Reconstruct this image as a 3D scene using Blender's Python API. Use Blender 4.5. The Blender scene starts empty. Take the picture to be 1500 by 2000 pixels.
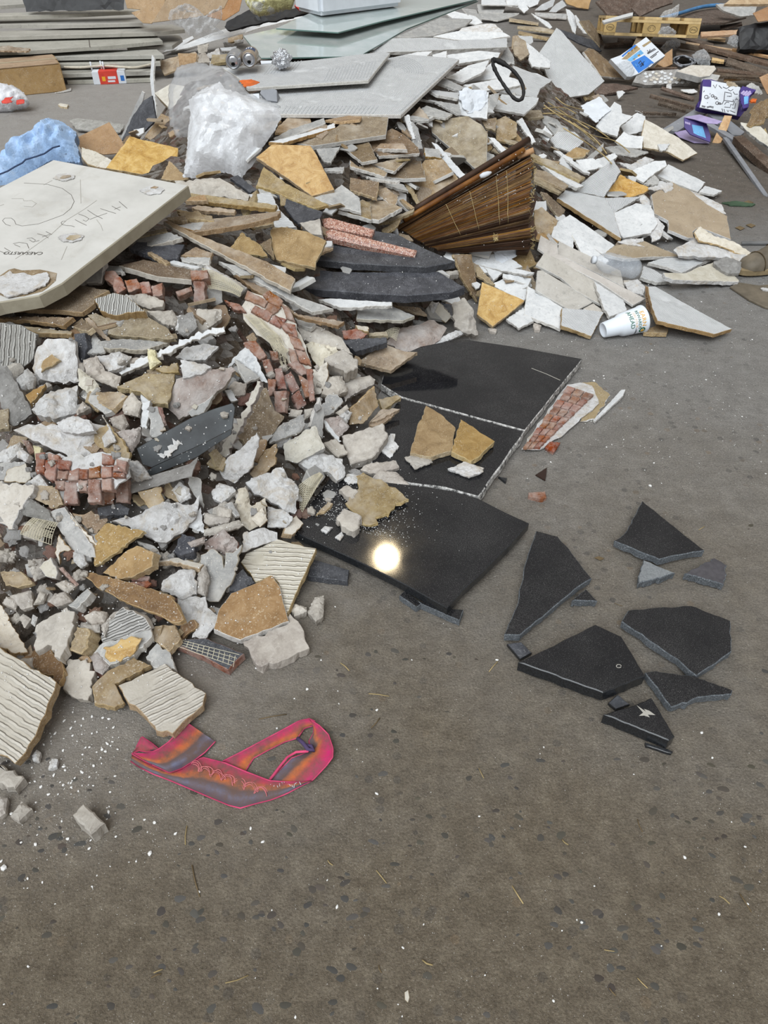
import bpy, bmesh, math, random
import numpy as np
from mathutils import Vector, Matrix, noise
from mathutils.geometry import delaunay_2d_cdt

# ------------------------------------------------------------------ camera
SC = bpy.context.scene
COL = SC.collection
CAM_H, PITCH, FPX = 1.35, math.radians(42.0), 1450.0
cam_d = bpy.data.cameras.new('camera')
cam_d.sensor_fit = 'VERTICAL'
cam_d.sensor_height = 36.0
cam_d.lens = 36.0 * FPX / 2000.0
cam_d.clip_start = 0.02
cam_d.clip_end = 200
cam = bpy.data.objects.new('camera', cam_d)
cam.location = (0, 0, CAM_H)
cam.rotation_euler = (math.pi / 2 - PITCH, 0, 0)
COL.objects.link(cam)
SC.camera = cam
SC.view_settings.view_transform = 'Standard'
SC.view_settings.look = 'None'
SC.view_settings.exposure = 0.0
SC.view_settings.gamma = 1.0
SC.view_settings.use_curve_mapping = False

# ------------------------------------------------------------------ light: open-sided hall, soft daylight from behind
W = bpy.data.worlds.new('hall_sky')
SC.world = W
W.use_nodes = True
W.node_tree.nodes['Background'].inputs['Color'].default_value = (1.0, 0.97, 0.93, 1)
W.node_tree.nodes['Background'].inputs['Strength'].default_value = 0.42
sun_d = bpy.data.lights.new('daylight', 'SUN')
sun_d.energy = 3.3
sun_d.angle = math.radians(50)
sun_d.color = (0.90, 0.96, 1.0)
sun = bpy.data.objects.new('daylight', sun_d)
# light travels towards +Y, slightly +X, and down
sun.rotation_euler = Vector((0.28, 0.70, -0.95)).to_track_quat('-Z', 'Y').to_euler()
COL.objects.link(sun)
# the warm hall lamp whose image shows in the polished slab
lamp_d = bpy.data.lights.new('hall_lamp', 'POINT')
lamp_d.energy = 90
lamp_d.color = (1.0, 0.80, 0.50)
lamp_d.shadow_soft_size = 0.13
lamp = bpy.data.objects.new('hall_lamp', lamp_d)
lamp.location = (0.03, 6.2, 5.05)
COL.objects.link(lamp)

# ------------------------------------------------------------------ pixel <-> place helpers
CAM = np.array([0.0, 0.0, CAM_H])
SP, CP = math.sin(PITCH), math.cos(PITCH)
CROPS = dict(X=(0, 0, 1.0), A=(0, 0, 3.75), B=(350, 0, 3.75), C=(700, 0, 3.75), D=(1100, 0, 3.75), E=(0, 280, 3.75),
             F=(350, 200, 3.75), G=(700, 200, 3.75), H=(1050, 200, 3.3333), I=(0, 530, 3.75), J=(350, 430, 3.75),
             K=(700, 430, 3.75), L=(1050, 430, 3.3333), M=(0, 780, 3.75), N=(350, 680, 3.75), O=(400, 900, 3.75),
             P=(0, 1050, 3.75), Q=(350, 1100, 3.75), R=(700, 640, 2.727), S=(950, 950, 2.727), T=(0, 1250, 2.143),
             U=(550, 940, 3.0), V=(1000, 0, 7.5), W=(0, 300, 5.357), Y=(1370, 0, 11.54), Z=(1350, 140, 10.0),
             HB=(240, 1380, 3.488), CU=(1150, 580, 10.0), AB=(0, 100, 6.0), SH=(1400, 440, 11.11), BX=(1180, 60, 10.714),
             CN=(430, 60, 10.0))

def px(crop, pts):
 x0, y0, s = CROPS[crop]
 if isinstance(pts, str):
  q = [float(v) for v in pts.split()]; pts = list(zip(q[::2], q[1::2]))
 return np.array([(x0 + x / s, y0 + y / s) for x, y in pts], float)

def ray(p):
 p = np.atleast_2d(np.asarray(p, float))
 u = (p[:, 0] - 750) / FPX
 v = (1000 - p[:, 1]) / FPX
 return np.stack([u, v * SP + CP, v * CP - SP], 1)

def at_z(p, z):
 d = ray(p)
 t = (z - CAM_H) / d[:, 2]
 return CAM + d * t[:, None]

def at_t(p, t):
 return CAM + ray(p) * np.asarray(t, float).reshape(-1, 1)

# ------------------------------------------------------------------ shape of the heap: heights at points seen in the photo
CTRL = [(0,1510,0),(90,1450,0),(170,1390,0),(320,1440,0),(410,1390,0),(470,1300,0),(610,1290,0),(640,1120,0),(700,1010,0.0),
 (800,900,.0),(830,800,.0),(800,700,.0),(870,650,0),(940,650,0),(1050,650,0),(1160,660,0),(1310,650,0),(1440,560,0),(1460,450,0),
 (1420,380,0),(1370,310,0),(1270,230,0),(1200,180,.0),
 (0,1200,.07),(100,1150,.10),(250,1180,.09),(400,1150,.06),(520,1100,.05),(100,950,.22),(250,850,.28),(400,900,.20),(550,900,.13),
 (650,850,.08),(500,1000,.11),(100,700,.35),(300,700,.33),(450,650,.31),(600,700,.20),(700,640,.14),(750,600,.16),(850,570,.10),
 (140,560,.41),(300,520,.41),(500,500,.38),(700,480,.28),(850,450,.20),(0,450,.46),(250,350,.44),(450,400,.43),(650,380,.40),
 (800,350,.36),(900,300,.36),(600,230,.52),(750,225,.53),(900,200,.48),(1000,250,.36),(1100,300,.25),(1200,300,.12),(1100,400,.13),
 (1000,450,.14),(1200,420,.09),(1350,400,.04),(1000,550,.05),(1150,540,.04),(1290,520,.03),(458,130,.55),(700,120,.60),(900,100,.53),
 (1000,60,.50),(1100,100,.38),(1150,180,.22),(600,50,.55),(350,130,.45),(330,200,.38),(260,270,.12),(200,330,.12),(150,300,.0),(0,400,.02)]
GX0, GX1, GY0, GY1, GS = -4.5, 5.5, 0.2, 11.0, 0.03

def _make_height():
 pts = []
 for x, y, z in CTRL:
  w = at_z((x, y), z)[0]
  pts.append((w[0], w[1], z))
 for x, y in [(-2.2, 1.2), (-2.2, 2.6), (-2.6, 3.6), (-2.2, 4.6), (-1.2, 5.2), (0, 5.6), (1, 5.6), (2, 5.0), (3.2, 4.2), (3.4, 3), (2.6, 2.2),
                 (1.6, 1.5), (1.2, 1.0), (0.4, .6), (-.6, .5), (-1.4, .7), (-4, 0.3), (5, 0.3), (-4, 10.5), (5, 10.5), (0, 10.5), (4, 6), (-4, 6)]:
  pts.append((x, y, 0.0))
 pts.append((-1.75, 1.75, .30)); pts.append((-1.5, 1.35, .2)); pts.append((-1.6, 2.2, .40))
 P_ = np.array(pts)
 n = len(P_)
 D = np.hypot(P_[:, None, 0] - P_[None, :, 0], P_[:, None, 1] - P_[None, :, 1])
 A = np.zeros((n + 3, n + 3))
 A[:n, :n] = -D - np.eye(n) * -0.01
 A[:n, n] = 1; A[:n, n + 1] = P_[:, 0]; A[:n, n + 2] = P_[:, 1]
 A[n:, :n] = A[:n, n:].T
 b = np.zeros(n + 3); b[:n] = P_[:, 2]
 c = np.linalg.solve(A, b)
 xs = np.arange(GX0, GX1, GS); ys = np.arange(GY0, GY1, GS)
 XX, YY = np.meshgrid(xs, ys)
 Z = c[n] + c[n + 1] * XX + c[n + 2] * YY
 for i in range(n):
  Z -= c[i] * np.hypot(XX - P_[i, 0], YY - P_[i, 1])
 return np.maximum(Z, 0.0)
HG = _make_height()

def hgt(x, y):
 fx = np.clip((np.asarray(x) - GX0) / GS, 0, HG.shape[1] - 1.001); fy = np.clip((np.asarray(y) - GY0) / GS, 0, HG.shape[0] - 1.001)
 ix = fx.astype(int); iy = fy.astype(int); ax = fx - ix; ay = fy - iy
 return (HG[iy, ix] * (1 - ax) + HG[iy, ix + 1] * ax) * (1 - ay) + (HG[iy + 1, ix] * (1 - ax) + HG[iy + 1, ix + 1] * ax) * ay

# depth of the ground and heap along each sight line (quarter resolution, a margin outside the frame)
ZS = 4
ZX0, ZX1, ZY0, ZY1 = -300, 1700, -80, 2080
zxs = np.arange(ZX0, ZX1, ZS) + ZS / 2; zys = np.arange(ZY0, ZY1, ZS) + ZS / 2
def _depth():
 gx, gy = np.meshgrid(zxs, zys)
 d = ray(np.stack([gx.ravel(), gy.ravel()], 1))
 tg = np.where(d[:, 2] < -1e-3, -CAM_H / np.minimum(d[:, 2], -1e-3), 60.0)
 tg = np.minimum(tg, 60.0)
 t = np.full(len(d), 0.6); hit = tg.copy(); alive = np.ones(len(d), bool)
 for k in range(420):
  t = 0.6 + k * 0.0165
  p = CAM + d * t
  below = alive & (p[:, 2] < hgt(p[:, 0], p[:, 1]))
  hit[below] = np.minimum(t, tg[below]); alive &= ~below
 return hit.reshape(gx.shape)
ZB = _depth()

def mask_of(poly):
 x0, x1 = poly[:, 0].min(), poly[:, 0].max(); y0, y1 = poly[:, 1].min(), poly[:, 1].max()
 i0 = max(0, int((x0 - ZX0) / ZS)); i1 = min(len(zxs), int((x1 - ZX0) / ZS) + 1)
 j0 = max(0, int((y0 - ZY0) / ZS)); j1 = min(len(zys), int((y1 - ZY0) / ZS) + 1)
 if i1 <= i0 or j1 <= j0:
  return None
 gx, gy = np.meshgrid(zxs[i0:i1], zys[j0:j1])
 ins = np.zeros(gx.shape, bool)
 n = len(poly)
 for k in range(n):
  xa, ya = poly[k]; xb, yb = poly[(k + 1) % n]
  if ya == yb: continue
  c = ((ya > gy) != (yb > gy)) & (gx < (xb - xa) * (gy - ya) / (yb - ya) + xa)
  ins ^= c
 if not ins.any():
  ins[:] = True
 return (slice(j0, j1), slice(i0, i1)), ins, gx, gy

RND = random.Random(7)

def basis(n, xdir):
 n = Vector(n).normalized()
 x = Vector(xdir) - n * Vector(xdir).dot(n)
 if x.length < 1e-6: x = n.orthogonal()
 x.normalize()
 y = n.cross(x)
 return x, y, n

def tilt(a, b):
 a, b = math.radians(a), math.radians(b)
 return np.array(Vector((math.sin(b), -math.sin(a), math.cos(a) * math.cos(b))).normalized())

def heap_normal(x, y, r=0.09):
 gx = (hgt(x + r, y) - hgt(x - r, y)) / (2 * r); gy = (hgt(x, y + r) - hgt(x, y - r)) / (2 * r)
 return np.array([-float(gx), -float(gy), 1.0])

def link(name, me, M=None, parent=None, **props):
 o = bpy.data.objects.new(name, me)
 COL.objects.link(o)
 if parent is not None:
  o.parent = parent
  if M is not None: o.matrix_local = M
 elif M is not None:
  o.matrix_world = M
 for k, v in props.items():
  if v is not None: o[k] = v
 return o

def mesh(name, vs, fs, mats, idx=None, smooth=False):
 me = bpy.data.meshes.new(name)
 me.from_pydata([tuple(v) for v in vs], [], fs)
 for m in mats: me.materials.append(m if not isinstance(m, str) else MAT[m])
 if idx is not None: me.polygons.foreach_set('material_index', idx)
 if smooth: me.polygons.foreach_set('use_smooth', [True] * len(me.polygons))
 me.update()
 return me

# ------------------------------------------------------------------ solids
def refine(loop, step, jag, rnd):
 """outline (n,2) in metres -> finer, chipped outline"""
 out = []
 n = len(loop)
 for i in range(n):
  a = np.array(loop[i]); b = np.array(loop[(i + 1) % n])
  L = np.hypot(*(b - a))
  k = max(1, min(24, int(round(L / step)))) if jag > 0 else 1
  nrm = np.array([b[1] - a[1], a[0] - b[0]]) / max(L, 1e-9)
  for j in range(k):
   p = a + (b - a) * (j / k)
   if j > 0:
    p = p + nrm * rnd.gauss(0, jag) + (b - a) / max(L, 1e-9) * rnd.uniform(-.3, .3) * L / k
   out.append(p)
 return np.array(out)

def area2(l):
 x, y = l[:, 0], l[:, 1]
 return 0.5 * float(np.sum(x * np.roll(y, -1) - np.roll(x, -1) * y))

def inset(l, c):
 p = np.roll(l, 1, 0); q = np.roll(l, -1, 0)
 e1 = l - p; e2 = q - l
 e1 /= np.maximum(np.linalg.norm(e1, axis=1), 1e-9)[:, None]; e2 /= np.maximum(np.linalg.norm(e2, axis=1), 1e-9)[:, None]
 n = np.stack([-(e1[:, 1] + e2[:, 1]), e1[:, 0] + e2[:, 0]], 1)
 L = np.maximum(np.linalg.norm(n, axis=1), 0.5)[:, None]
 return l + n / L * c

def slab_mesh(name, loop, th, mats, jag=0.0015, cham=0.0012, step=0.02, rnd=RND, under=0.0, wav=0.0):
 if area2(loop) < 0: loop = loop[::-1]
 l = refine(loop, step, jag, rnd)
 n = len(l)
 c = min(cham, th * .3)
 def wz(p): return wav * math.sin(p[0] * 9 + p[1] * 5) if wav else 0
 top = inset(l, c)
 bot = inset(l, under) + np.array([[rnd.gauss(0, jag * .8), rnd.gauss(0, jag * .8)] for _ in range(n)])
 vs = [(p[0], p[1], wz(p)) for p in top] + [(p[0], p[1], -c + wz(p)) for p in l] + [(p[0], p[1], -th + wz(p)) for p in bot]
 fs = [list(range(n))]; idx = [0]
 for i in range(n):
  j = (i + 1) % n
  fs.append([n + i, n + j, j, i]); idx.append(1)
  fs.append([2 * n + i, 2 * n + j, n + j, n + i]); idx.append(1)
 fs.append(list(range(3 * n - 1, 2 * n - 1, -1))); idx.append(2 if len(mats) > 2 else 1)
 return mesh(name, vs, fs, mats, idx)

def fill_pts(loop, step, rnd):
 """points inside a loop + its triangulation"""
 x0, y0 = loop.min(0); x1, y1 = loop.max(0)
 pts = [Vector(p) for p in loop]
 n = len(pts)
 k = 0
 y = y0 + step * .5
 row = 0
 while y < y1:
  x = x0 + step * (.5 if row % 2 else .0)
  while x < x1:
   q = (x + rnd.uniform(-.3, .3) * step, y + rnd.uniform(-.3, .3) * step)
   ins = False
   for i in range(n):
    a = loop[i]; b = loop[(i + 1) % n]
    if (a[1] > q[1]) != (b[1] > q[1]) and q[0] < (b[0] - a[0]) * (q[1] - a[1]) / (b[1] - a[1]) + a[0]: ins = not ins
   if ins and np.min(np.hypot(loop[:, 0] - q[0], loop[:, 1] - q[1])) > step * .45:
    pts.append(Vector(q))
   x += step
  y += step * .87; row += 1
 r = delaunay_2d_cdt(pts, [], [list(range(n))], 1, 1e-6)
 return r[0], r[2]

def chunk_mesh(name, loop, th, mats, amp=0.008, jag=0.004, rnd=RND, smooth=False, dome=.5, fine=1.0):
 """lumpy broken solid: rough top over a chipped outline, sides falling inwards"""
 if area2(loop) < 0: loop = loop[::-1]
 size = math.sqrt(abs(area2(loop)))
 step = max(size / (9 * fine), 0.0045)
 l = refine(loop, step * 1.0, jag, rnd)
 vs2, fs2 = fill_pts(l, step, rnd)
 P2 = np.array([(v.x, v.y) for v in vs2])
 n = len(l)
 # distance to outline
 A = l; B = np.roll(l, -1, 0)
 d = np.full(len(P2), 1e9)
 for a, b in zip(A, B):
  ab = b - a; q = np.clip(((P2 - a) @ ab) / max(ab @ ab, 1e-12), 0, 1)
  d = np.minimum(d, np.linalg.norm(P2 - (a + q[:, None] * ab), axis=1))
 off = Vector((rnd.uniform(0, 99), rnd.uniform(0, 99), rnd.uniform(0, 99)))
 zz = []
 for p, dd in zip(P2, d):
  v = Vector((p[0], p[1], 0))
  q = v * (2.0 / max(size, .02)) + off; vo = noise.voronoi(q)
  f = 1.1 * noise.noise(q * .7) + 1.0 * ((vo[1][0] - v * (2.0 / max(size, .02)) - off).dot(Vector((math.sin(vo[1][0].x * 37), math.cos(vo[1][0].y * 53), 0)))) + .16 * noise.noise(q * 6)
  e = min(1.0, dd / (size * .28))
  zz.append(amp * f * (.35 + .65 * e) - th * dome * .5 * (1 - e) ** 2 + rnd.gauss(0, amp * .06))
 nv = len(P2)
 # which verts are boundary: recompute from faces
 ec = {}
 for f in fs2:
  for i in range(len(f)):
   a, b = f[i], f[(i + 1) % len(f)]
   ec[(a, b)] = 1
 bl = [(a, b) for (a, b) in ec if (b, a) not in ec]
 bv = sorted({a for a, b in bl} | {b for a, b in bl})
 cen = P2.mean(0)
 vs = [(p[0], p[1], z) for p, z in zip(P2, zz)]
 fs = [list(f) for f in fs2]; idx = [0] * len(fs)
 mid = {}; bot = {}
 for v in bv:
  p = P2[v]; g = rnd.uniform(.96, 1.01); s = rnd.uniform(.80, .94)
  mid[v] = len(vs); vs.append((cen[0] + (p[0] - cen[0]) * g, cen[1] + (p[1] - cen[1]) * g, zz[v] - th * rnd.uniform(.3, .5)))
  bot[v] = len(vs); vs.append((cen[0] + (p[0] - cen[0]) * s, cen[1] + (p[1] - cen[1]) * s, -th))
 for a, b in bl:
  fs.append([b, a, mid[a], mid[b]]); idx.append(1)
  fs.append([mid[b], mid[a], bot[a], bot[b]]); idx.append(1)
 order = {a: b for a, b in bl}
 try:
  s = bl[0][0]; ring = [s]; k = order[s]
  while k != s and len(ring) <= len(bl):
   ring.append(k); k = order[k]
  fs.append([bot[v] for v in ring[::-1]]); idx.append(1)
 except KeyError:
  pass
 return mesh(name, vs, fs, mats, idx, smooth=smooth)

# ------------------------------------------------------------------ procedural materials
MAT = {}
def lin(c):
 return tuple(((v / 255) / 12.92 if v / 255 <= .04045 else ((v / 255 + .055) / 1.055) ** 2.4) for v in c) + (1,)

class NT:
 def __init__(s, name, rough=.85, spec=.3):
  s.m = bpy.data.materials.new(name); s.m.use_nodes = True
  s.t = s.m.node_tree; s.b = s.t.nodes['Principled BSDF']
  s.b.inputs['Roughness'].default_value = rough
  s.b.inputs['Specular IOR Level'].default_value = spec
  MAT[name] = s.m
  s._v = None
 def n(s, typ, **kw):
  x = s.t.nodes.new(typ)
  for k, v in kw.items(): setattr(x, k, v)
  return x
 def put(s, sock, val):
  if hasattr(val, 'is_linked'): s.t.links.new(val, sock)
  elif val is not None: sock.default_value = val
 def vec(s, own=True):
  """object coordinates, shifted per object so that no two pieces look alike"""
  if s._v is None:
   tc = s.n('ShaderNodeTexCoord'); oi = s.n('ShaderNodeObjectInfo')
   m = s.n('ShaderNodeMath', operation='MULTIPLY'); m.inputs[1].default_value = 57.0
   s.t.links.new(oi.outputs['Random'], m.inputs[0])
   a = s.n('ShaderNodeVectorMath', operation='ADD')
   s.t.links.new(tc.outputs['Object'], a.inputs[0]); s.t.links.new(m.outputs[0], a.inputs[1])
   s._v = a.outputs[0]; s._raw = tc.outputs['Object']; s.rnd = oi.outputs['Random']
  return s._v if own else s._raw
 def noise(s, scale, detail=4, rough=.6, vec=None, dist=0):
  x = s.n('ShaderNodeTexNoise'); x.inputs['Scale'].default_value = scale; x.inputs['Detail'].default_value = detail
  x.inputs['Roughness'].default_value = rough; x.inputs['Distortion'].default_value = dist
  s.put(x.inputs['Vector'], vec or s.vec()); return x.outputs['Fac']
 def vor(s, scale, feature='F1', vec=None, out='Distance', rand=1.0):
  x = s.n('ShaderNodeTexVoronoi', feature=feature); x.inputs['Scale'].default_value = scale
  x.inputs['Randomness'].default_value = rand
  s.put(x.inputs['Vector'], vec or s.vec()); return x.outputs[out]
 def wave(s, scale, dist=0.0, axis='Y', vec=None, dscale=2.0, prof='SIN'):
  x = s.n('ShaderNodeTexWave', wave_type='BANDS', bands_direction=axis, wave_profile=prof)
  x.inputs['Scale'].default_value = scale; x.inputs['Distortion'].default_value = dist; x.inputs['Detail Scale'].default_value = dscale
  s.put(x.inputs['Vector'], vec or s.vec(False)); return x.outputs['Fac']
 def ramp(s, fac, stops, interp='LINEAR'):
  x = s.n('ShaderNodeValToRGB'); r = x.color_ramp; r.interpolation = interp
  while len(r.elements) < len(stops): r.elements.new(.5)
  for e, (p, c) in zip(r.elements, stops):
   e.position = p; e.color = lin(c) if isinstance(c, tuple) else (c, c, c, 1)
  s.put(x.inputs[0], fac); return x.outputs[0]
 def mix(s, fac, a, b, mode='MIX'):
  x = s.n('ShaderNodeMix', data_type='RGBA', blend_type=mode)
  s.put(x.inputs[0], fac)
  for k, v in ((6, a), (7, b)):
   if isinstance(v, tuple): v = lin(v) if len(v) == 3 else v
   s.put(x.inputs[k], v)
  return x.outputs[2]
 def math(s, op, a, b=None, c=None):
  x = s.n('ShaderNodeMath', operation=op)
  for k, v in enumerate((a, b, c)):
   if v is not None: s.put(x.inputs[k], v)
  return x.outputs[0]
 def sub(s, v, lo=.0, hi=1.0, a=0.0, b=1.0):
  x = s.n('ShaderNodeMapRange'); x.clamp = True
  s.put(x.inputs[0], v)
  for k, q in enumerate((lo, hi, a, b)): x.inputs[k + 1].default_value = q
  return x.outputs[0]
 def bump(s, h, strength=.4, dist=.004, prev=None):
  x = s.n('ShaderNodeBump'); x.inputs['Strength'].default_value = strength; x.inputs['Distance'].default_value = dist
  s.put(x.inputs['Height'], h)
  if prev is not None: s.put(x.inputs['Normal'], prev)
  return x.outputs[0]
 def vary(s, col, h=.02, v=.18, sat=.2):
  """small per-piece shift of hue and value"""
  s.vec()
  x = s.n('ShaderNodeHueSaturation')
  r2 = s.math('FRACT', s.math('MULTIPLY', s.rnd, 17.31)); r3 = s.math('FRACT', s.math('MULTIPLY', s.rnd, 91.7))
  s.put(x.inputs['Hue'], s.sub(s.rnd, 0, 1, .5 - h, .5 + h)); s.put(x.inputs['Value'], s.sub(r2, 0, 1, 1 - v, 1 + v * .7))
  s.put(x.inputs['Saturation'], s.sub(r3, 0, 1, 1 - sat, 1 + sat)); s.put(x.inputs['Color'], col); return x.outputs[0]
 def done(s, col=None, nrm=None, rough=None, **kw):
  if col is not None: s.put(s.b.inputs['Base Color'], lin(col) if isinstance(col, tuple) and len(col) == 3 else col)
  if nrm is not None: s.put(s.b.inputs['Normal'], nrm)
  if rough is not None: s.put(s.b.inputs['Roughness'], rough)
  for k, v in kw.items(): s.b.inputs[k.replace('_', ' ')].default_value = v
  return s.m

def dust(N, col, dustcol=(214, 208, 200), amount=.5, scale=9):
 """patchy pale building dust lying on a face, with a spray of fine grains"""
 big = N.sub(N.noise(scale, 6, .65), 1 - amount - .12, 1.12 - amount * .7, 0, .8)
 grain = N.sub(N.noise(260, 2, .5), .56, .70, 0, .75)
 f = N.math('MAXIMUM', big, N.math('MULTIPLY', grain, N.sub(N.noise(14, 3), .35, .7)))
 return N.mix(f, col, dustcol)

def stone(name, cols, dustamt=.35, rough=.75, bump=.25, sc=22, var=.16, dcol=(206, 199, 188), hue=.012):
 N = NT(name, rough)
 c = N.ramp(N.noise(sc, 8, .75, dist=.6), [(.30, cols[0]), (.5, cols[1]), (.70, cols[2])])
 c = N.mix(N.math('MULTIPLY', N.sub(N.noise(sc * 3.5, 6, .75), .54, .68), .45), c, tuple(int(v * .72) for v in cols[0]))
 c = N.vary(c, hue, var)
 c = dust(N, c, dcol, dustamt)
 N.done(c, N.bump(N.noise(95, 5, .7), bump, .003))

stone('tan', [(116, 99, 77), (146, 127, 101), (170, 152, 124)], .40)
stone('brn', [(94, 76, 58), (120, 100, 77), (146, 124, 97)], .30)
stone('gry', [(138, 137, 136), (163, 162, 160), (188, 186, 183)], .35)
stone('wht', [(188, 190, 192), (207, 208, 209), (222, 222, 222)], .35, dcol=(232, 232, 232), var=.08, hue=.006)
stone('brd', [(172, 166, 158), (186, 180, 172), (198, 193, 186)], .2, bump=.08, sc=9, var=.06)
stone('con', [(128, 120, 113), (160, 153, 146), (190, 185, 179)], .55, .92, .5, 40)
stone('cream', [(180, 171, 156), (200, 193, 180), (217, 212, 202)], .35, .9, .5)
stone('slt', [(52, 53, 57), (72, 73, 78), (98, 99, 104)], .25, .6, .3, dcol=(140, 140, 143), var=.12)
stone('dry', [(146, 128, 100), (158, 140, 112), (170, 152, 124)], .12, .8, .08, 8, .05)
stone('card', [(150, 118, 84), (166, 134, 99), (180, 148, 112)], .1, .8, .06, 7, .12)
stone('edge', [(150, 128, 96), (182, 160, 126), (206, 190, 162)], .2, .9, .9, 60)
stone('edgew', [(182, 178, 172), (204, 201, 196), (222, 220, 217)], .3, .9, .8, 60)
stone('woodd', [(64, 52, 43), (86, 71, 60), (112, 96, 84)], .2, .8, .3, 18, .25)
stone('woodl', [(168, 132, 96), (190, 156, 118), (206, 178, 142)], .12, .75, .2, 14, .15)
stone('foam', [(200, 192, 156), (214, 207, 174), (228, 223, 198)], .1, .9, .8, 60)
stone('panel', [(154, 151, 143), (167, 164, 156), (178, 175, 167)], .15, .55, .05, 5, .06)

N = NT('gold', .55)
c = N.ramp(N.noise(16, 8, .72, dist=1.5), [(.25, (140, 108, 68)), (.42, (176, 142, 92)), (.56, (198, 167, 115)), (.75, (217, 193, 148))])
c = N.vary(c, .008, .14, .22)
c = dust(N, c, (210, 192, 160), .22)
N.done(c, N.bump(N.noise(80, 5, .7), .2, .003))

N = NT('goldbr', .6)
c = N.ramp(N.noise(24, 7, .7, dist=.8), [(.25, (122, 97, 64)), (.5, (152, 124, 86)), (.75, (178, 151, 112))])
c = N.vary(c, .008, .12, .15)
c = dust(N, c, (205, 190, 165), .28)
N.done(c, N.bump(N.noise(90, 5, .7), .2, .003))

N = NT('pls', .95, .1)
c = N.ramp(N.noise(26, 9, .75), [(.22, (168, 164, 159)), (.42, (204, 202, 200)), (.58, (220, 219, 219)), (.78, (234, 234, 234))])
c = N.vary(c, .012, .08, .4)
c = N.mix(N.math('MULTIPLY', N.sub(N.noise(15, 6, .7, dist=.8), .50, .66), .75), c, (186, 172, 152))
c = N.mix(N.math('MULTIPLY', N.sub(N.noise(34, 7, .75), .56, .70), .6), c, (140, 131, 122))
crack = N.vor(30, 'DISTANCE_TO_EDGE')
c = N.mix(N.math('MULTIPLY', N.sub(crack, 0, .022, .45, 0), N.sub(N.noise(9, 2), .54, .62)), c, (120, 112, 104))
h = N.math('ADD', N.noise(60, 9, .72), N.math('MULTIPLY', N.noise(16, 4), .9))
N.done(c, N.bump(h, .8, .010))

N = NT('mor', .95, .1)
c = N.ramp(N.noise(30, 8, .7), [(.25, (138, 135, 131)), (.5, (172, 169, 165)), (.75, (203, 201, 198))])
c = N.vary(c, .02, .12)
N.done(c, N.bump(N.noise(60, 9, .75), 1.0, .012))

def grooved(name, cols, freq, strength, dist, var=.08, ax='Y', worn=.5):
 N = NT(name, .9, .15)
 w = N.wave(freq, 2.6, ax, dscale=1.2)
 msk = N.sub(N.noise(7, 3), worn - .08, worn + .06)      # worn-off patches without ridges
 r = N.math('MULTIPLY', N.sub(w, .25, .75), msk)
 c = N.ramp(N.noise(22, 6, .65), [(.3, cols[0]), (.7, cols[1])])
 c = N.mix(N.math('MULTIPLY', r, .6), c, cols[2])
 c = N.mix(N.sub(N.vor(120), .0, .12, .35, 0), c, (150, 132, 106))
 c = N.vary(c, .008, var)
 h = N.math('ADD', r, N.math('MULTIPLY', N.noise(140, 4), .25))
 N.done(c, N.bump(h, strength, dist))
grooved('grv', [(186, 187, 188), (208, 209, 210), (234, 235, 236)], 42, 1.0, .006, worn=.40)
grooved('rib', [(178, 172, 160), (198, 192, 181), (216, 211, 202)], 24, .8, .008, worn=.46)
grooved('ribg', [(148, 146, 142), (168, 166, 161), (190, 188, 184)], 26, 1.0, .010, worn=.30)

# polished black granite, its dusty top and its broken edge
N = NT('blk', .13, .5)
c = N.ramp(N.noise(420, 3, .7), [(.35, (20, 20, 22)), (.62, (27, 27, 30)), (.85, (44, 44, 47))])
dst = N.math('MULTIPLY', N.sub(N.noise(5, 5, .6), .42, .75), N.sub(N.noise(420, 2, .6), .42, .7))
spk = N.math('MULTIPLY', N.sub(N.noise(620, 1, .5), .66, .74), .5)
c = N.mix(N.math('MAXIMUM', N.math('MULTIPLY', dst, .16), N.math('MULTIPLY', spk, .6)), c, (176, 173, 170))
N.done(c, None, N.sub(N.noise(6, 4), .35, .75, .05, .11))
N = NT('blkedge', .7)
c = N.ramp(N.noise(300, 4, .8), [(.3, (58, 62, 66)), (.52, (104, 109, 114)), (.72, (166, 170, 175))])
N.done(c, N.bump(N.noise(240, 5, .8), .9, .004))
N = NT('blkside', .22, .5)
N.done(N.ramp(N.noise(300, 3, .7), [(.3, (20, 21, 23)), (.7, (48, 50, 53))]), None)
N = NT('blkglue', .9)
N.done(N.ramp(N.noise(70, 6, .8), [(.40, (44, 44, 46)), (.5, (170, 168, 165)), (.62, (226, 224, 221))]), N.bump(N.noise(90, 5), .8, .004))

N = NT('pnk', .25, .5)
c = N.mix(N.sub(N.vor(230, out='Color'), .45, .55), (158, 108, 92), (196, 158, 142))
c = N.mix(N.sub(N.noise(280, 3, .7), .56, .62), c, (52, 46, 46))
c = N.mix(N.sub(N.noise(190, 2, .6), .60, .66), c, (212, 202, 196))
N.done(c)

N = NT('brk', .9, .15)
c = N.ramp(N.noise(40, 7, .7), [(.25, (104, 62, 42)), (.5, (142, 88, 62)), (.75, (168, 116, 86))])
c = N.vary(c, .012, .2, .2)
c = dust(N, c, (206, 198, 192), .50, 26)
N.done(c, N.bump(N.noise(110, 6, .75), .9, .005))
N = NT('brkd', .9, .15)
c = N.ramp(N.noise(40, 7, .7), [(.25, (98, 74, 62)), (.5, (136, 108, 94)), (.75, (176, 152, 138))])
c = dust(N, N.vary(c, .012, .2, .2), (214, 208, 204), .72, 18)
N.done(c, N.bump(N.noise(80, 6, .75), 1.0, .008))

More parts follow.
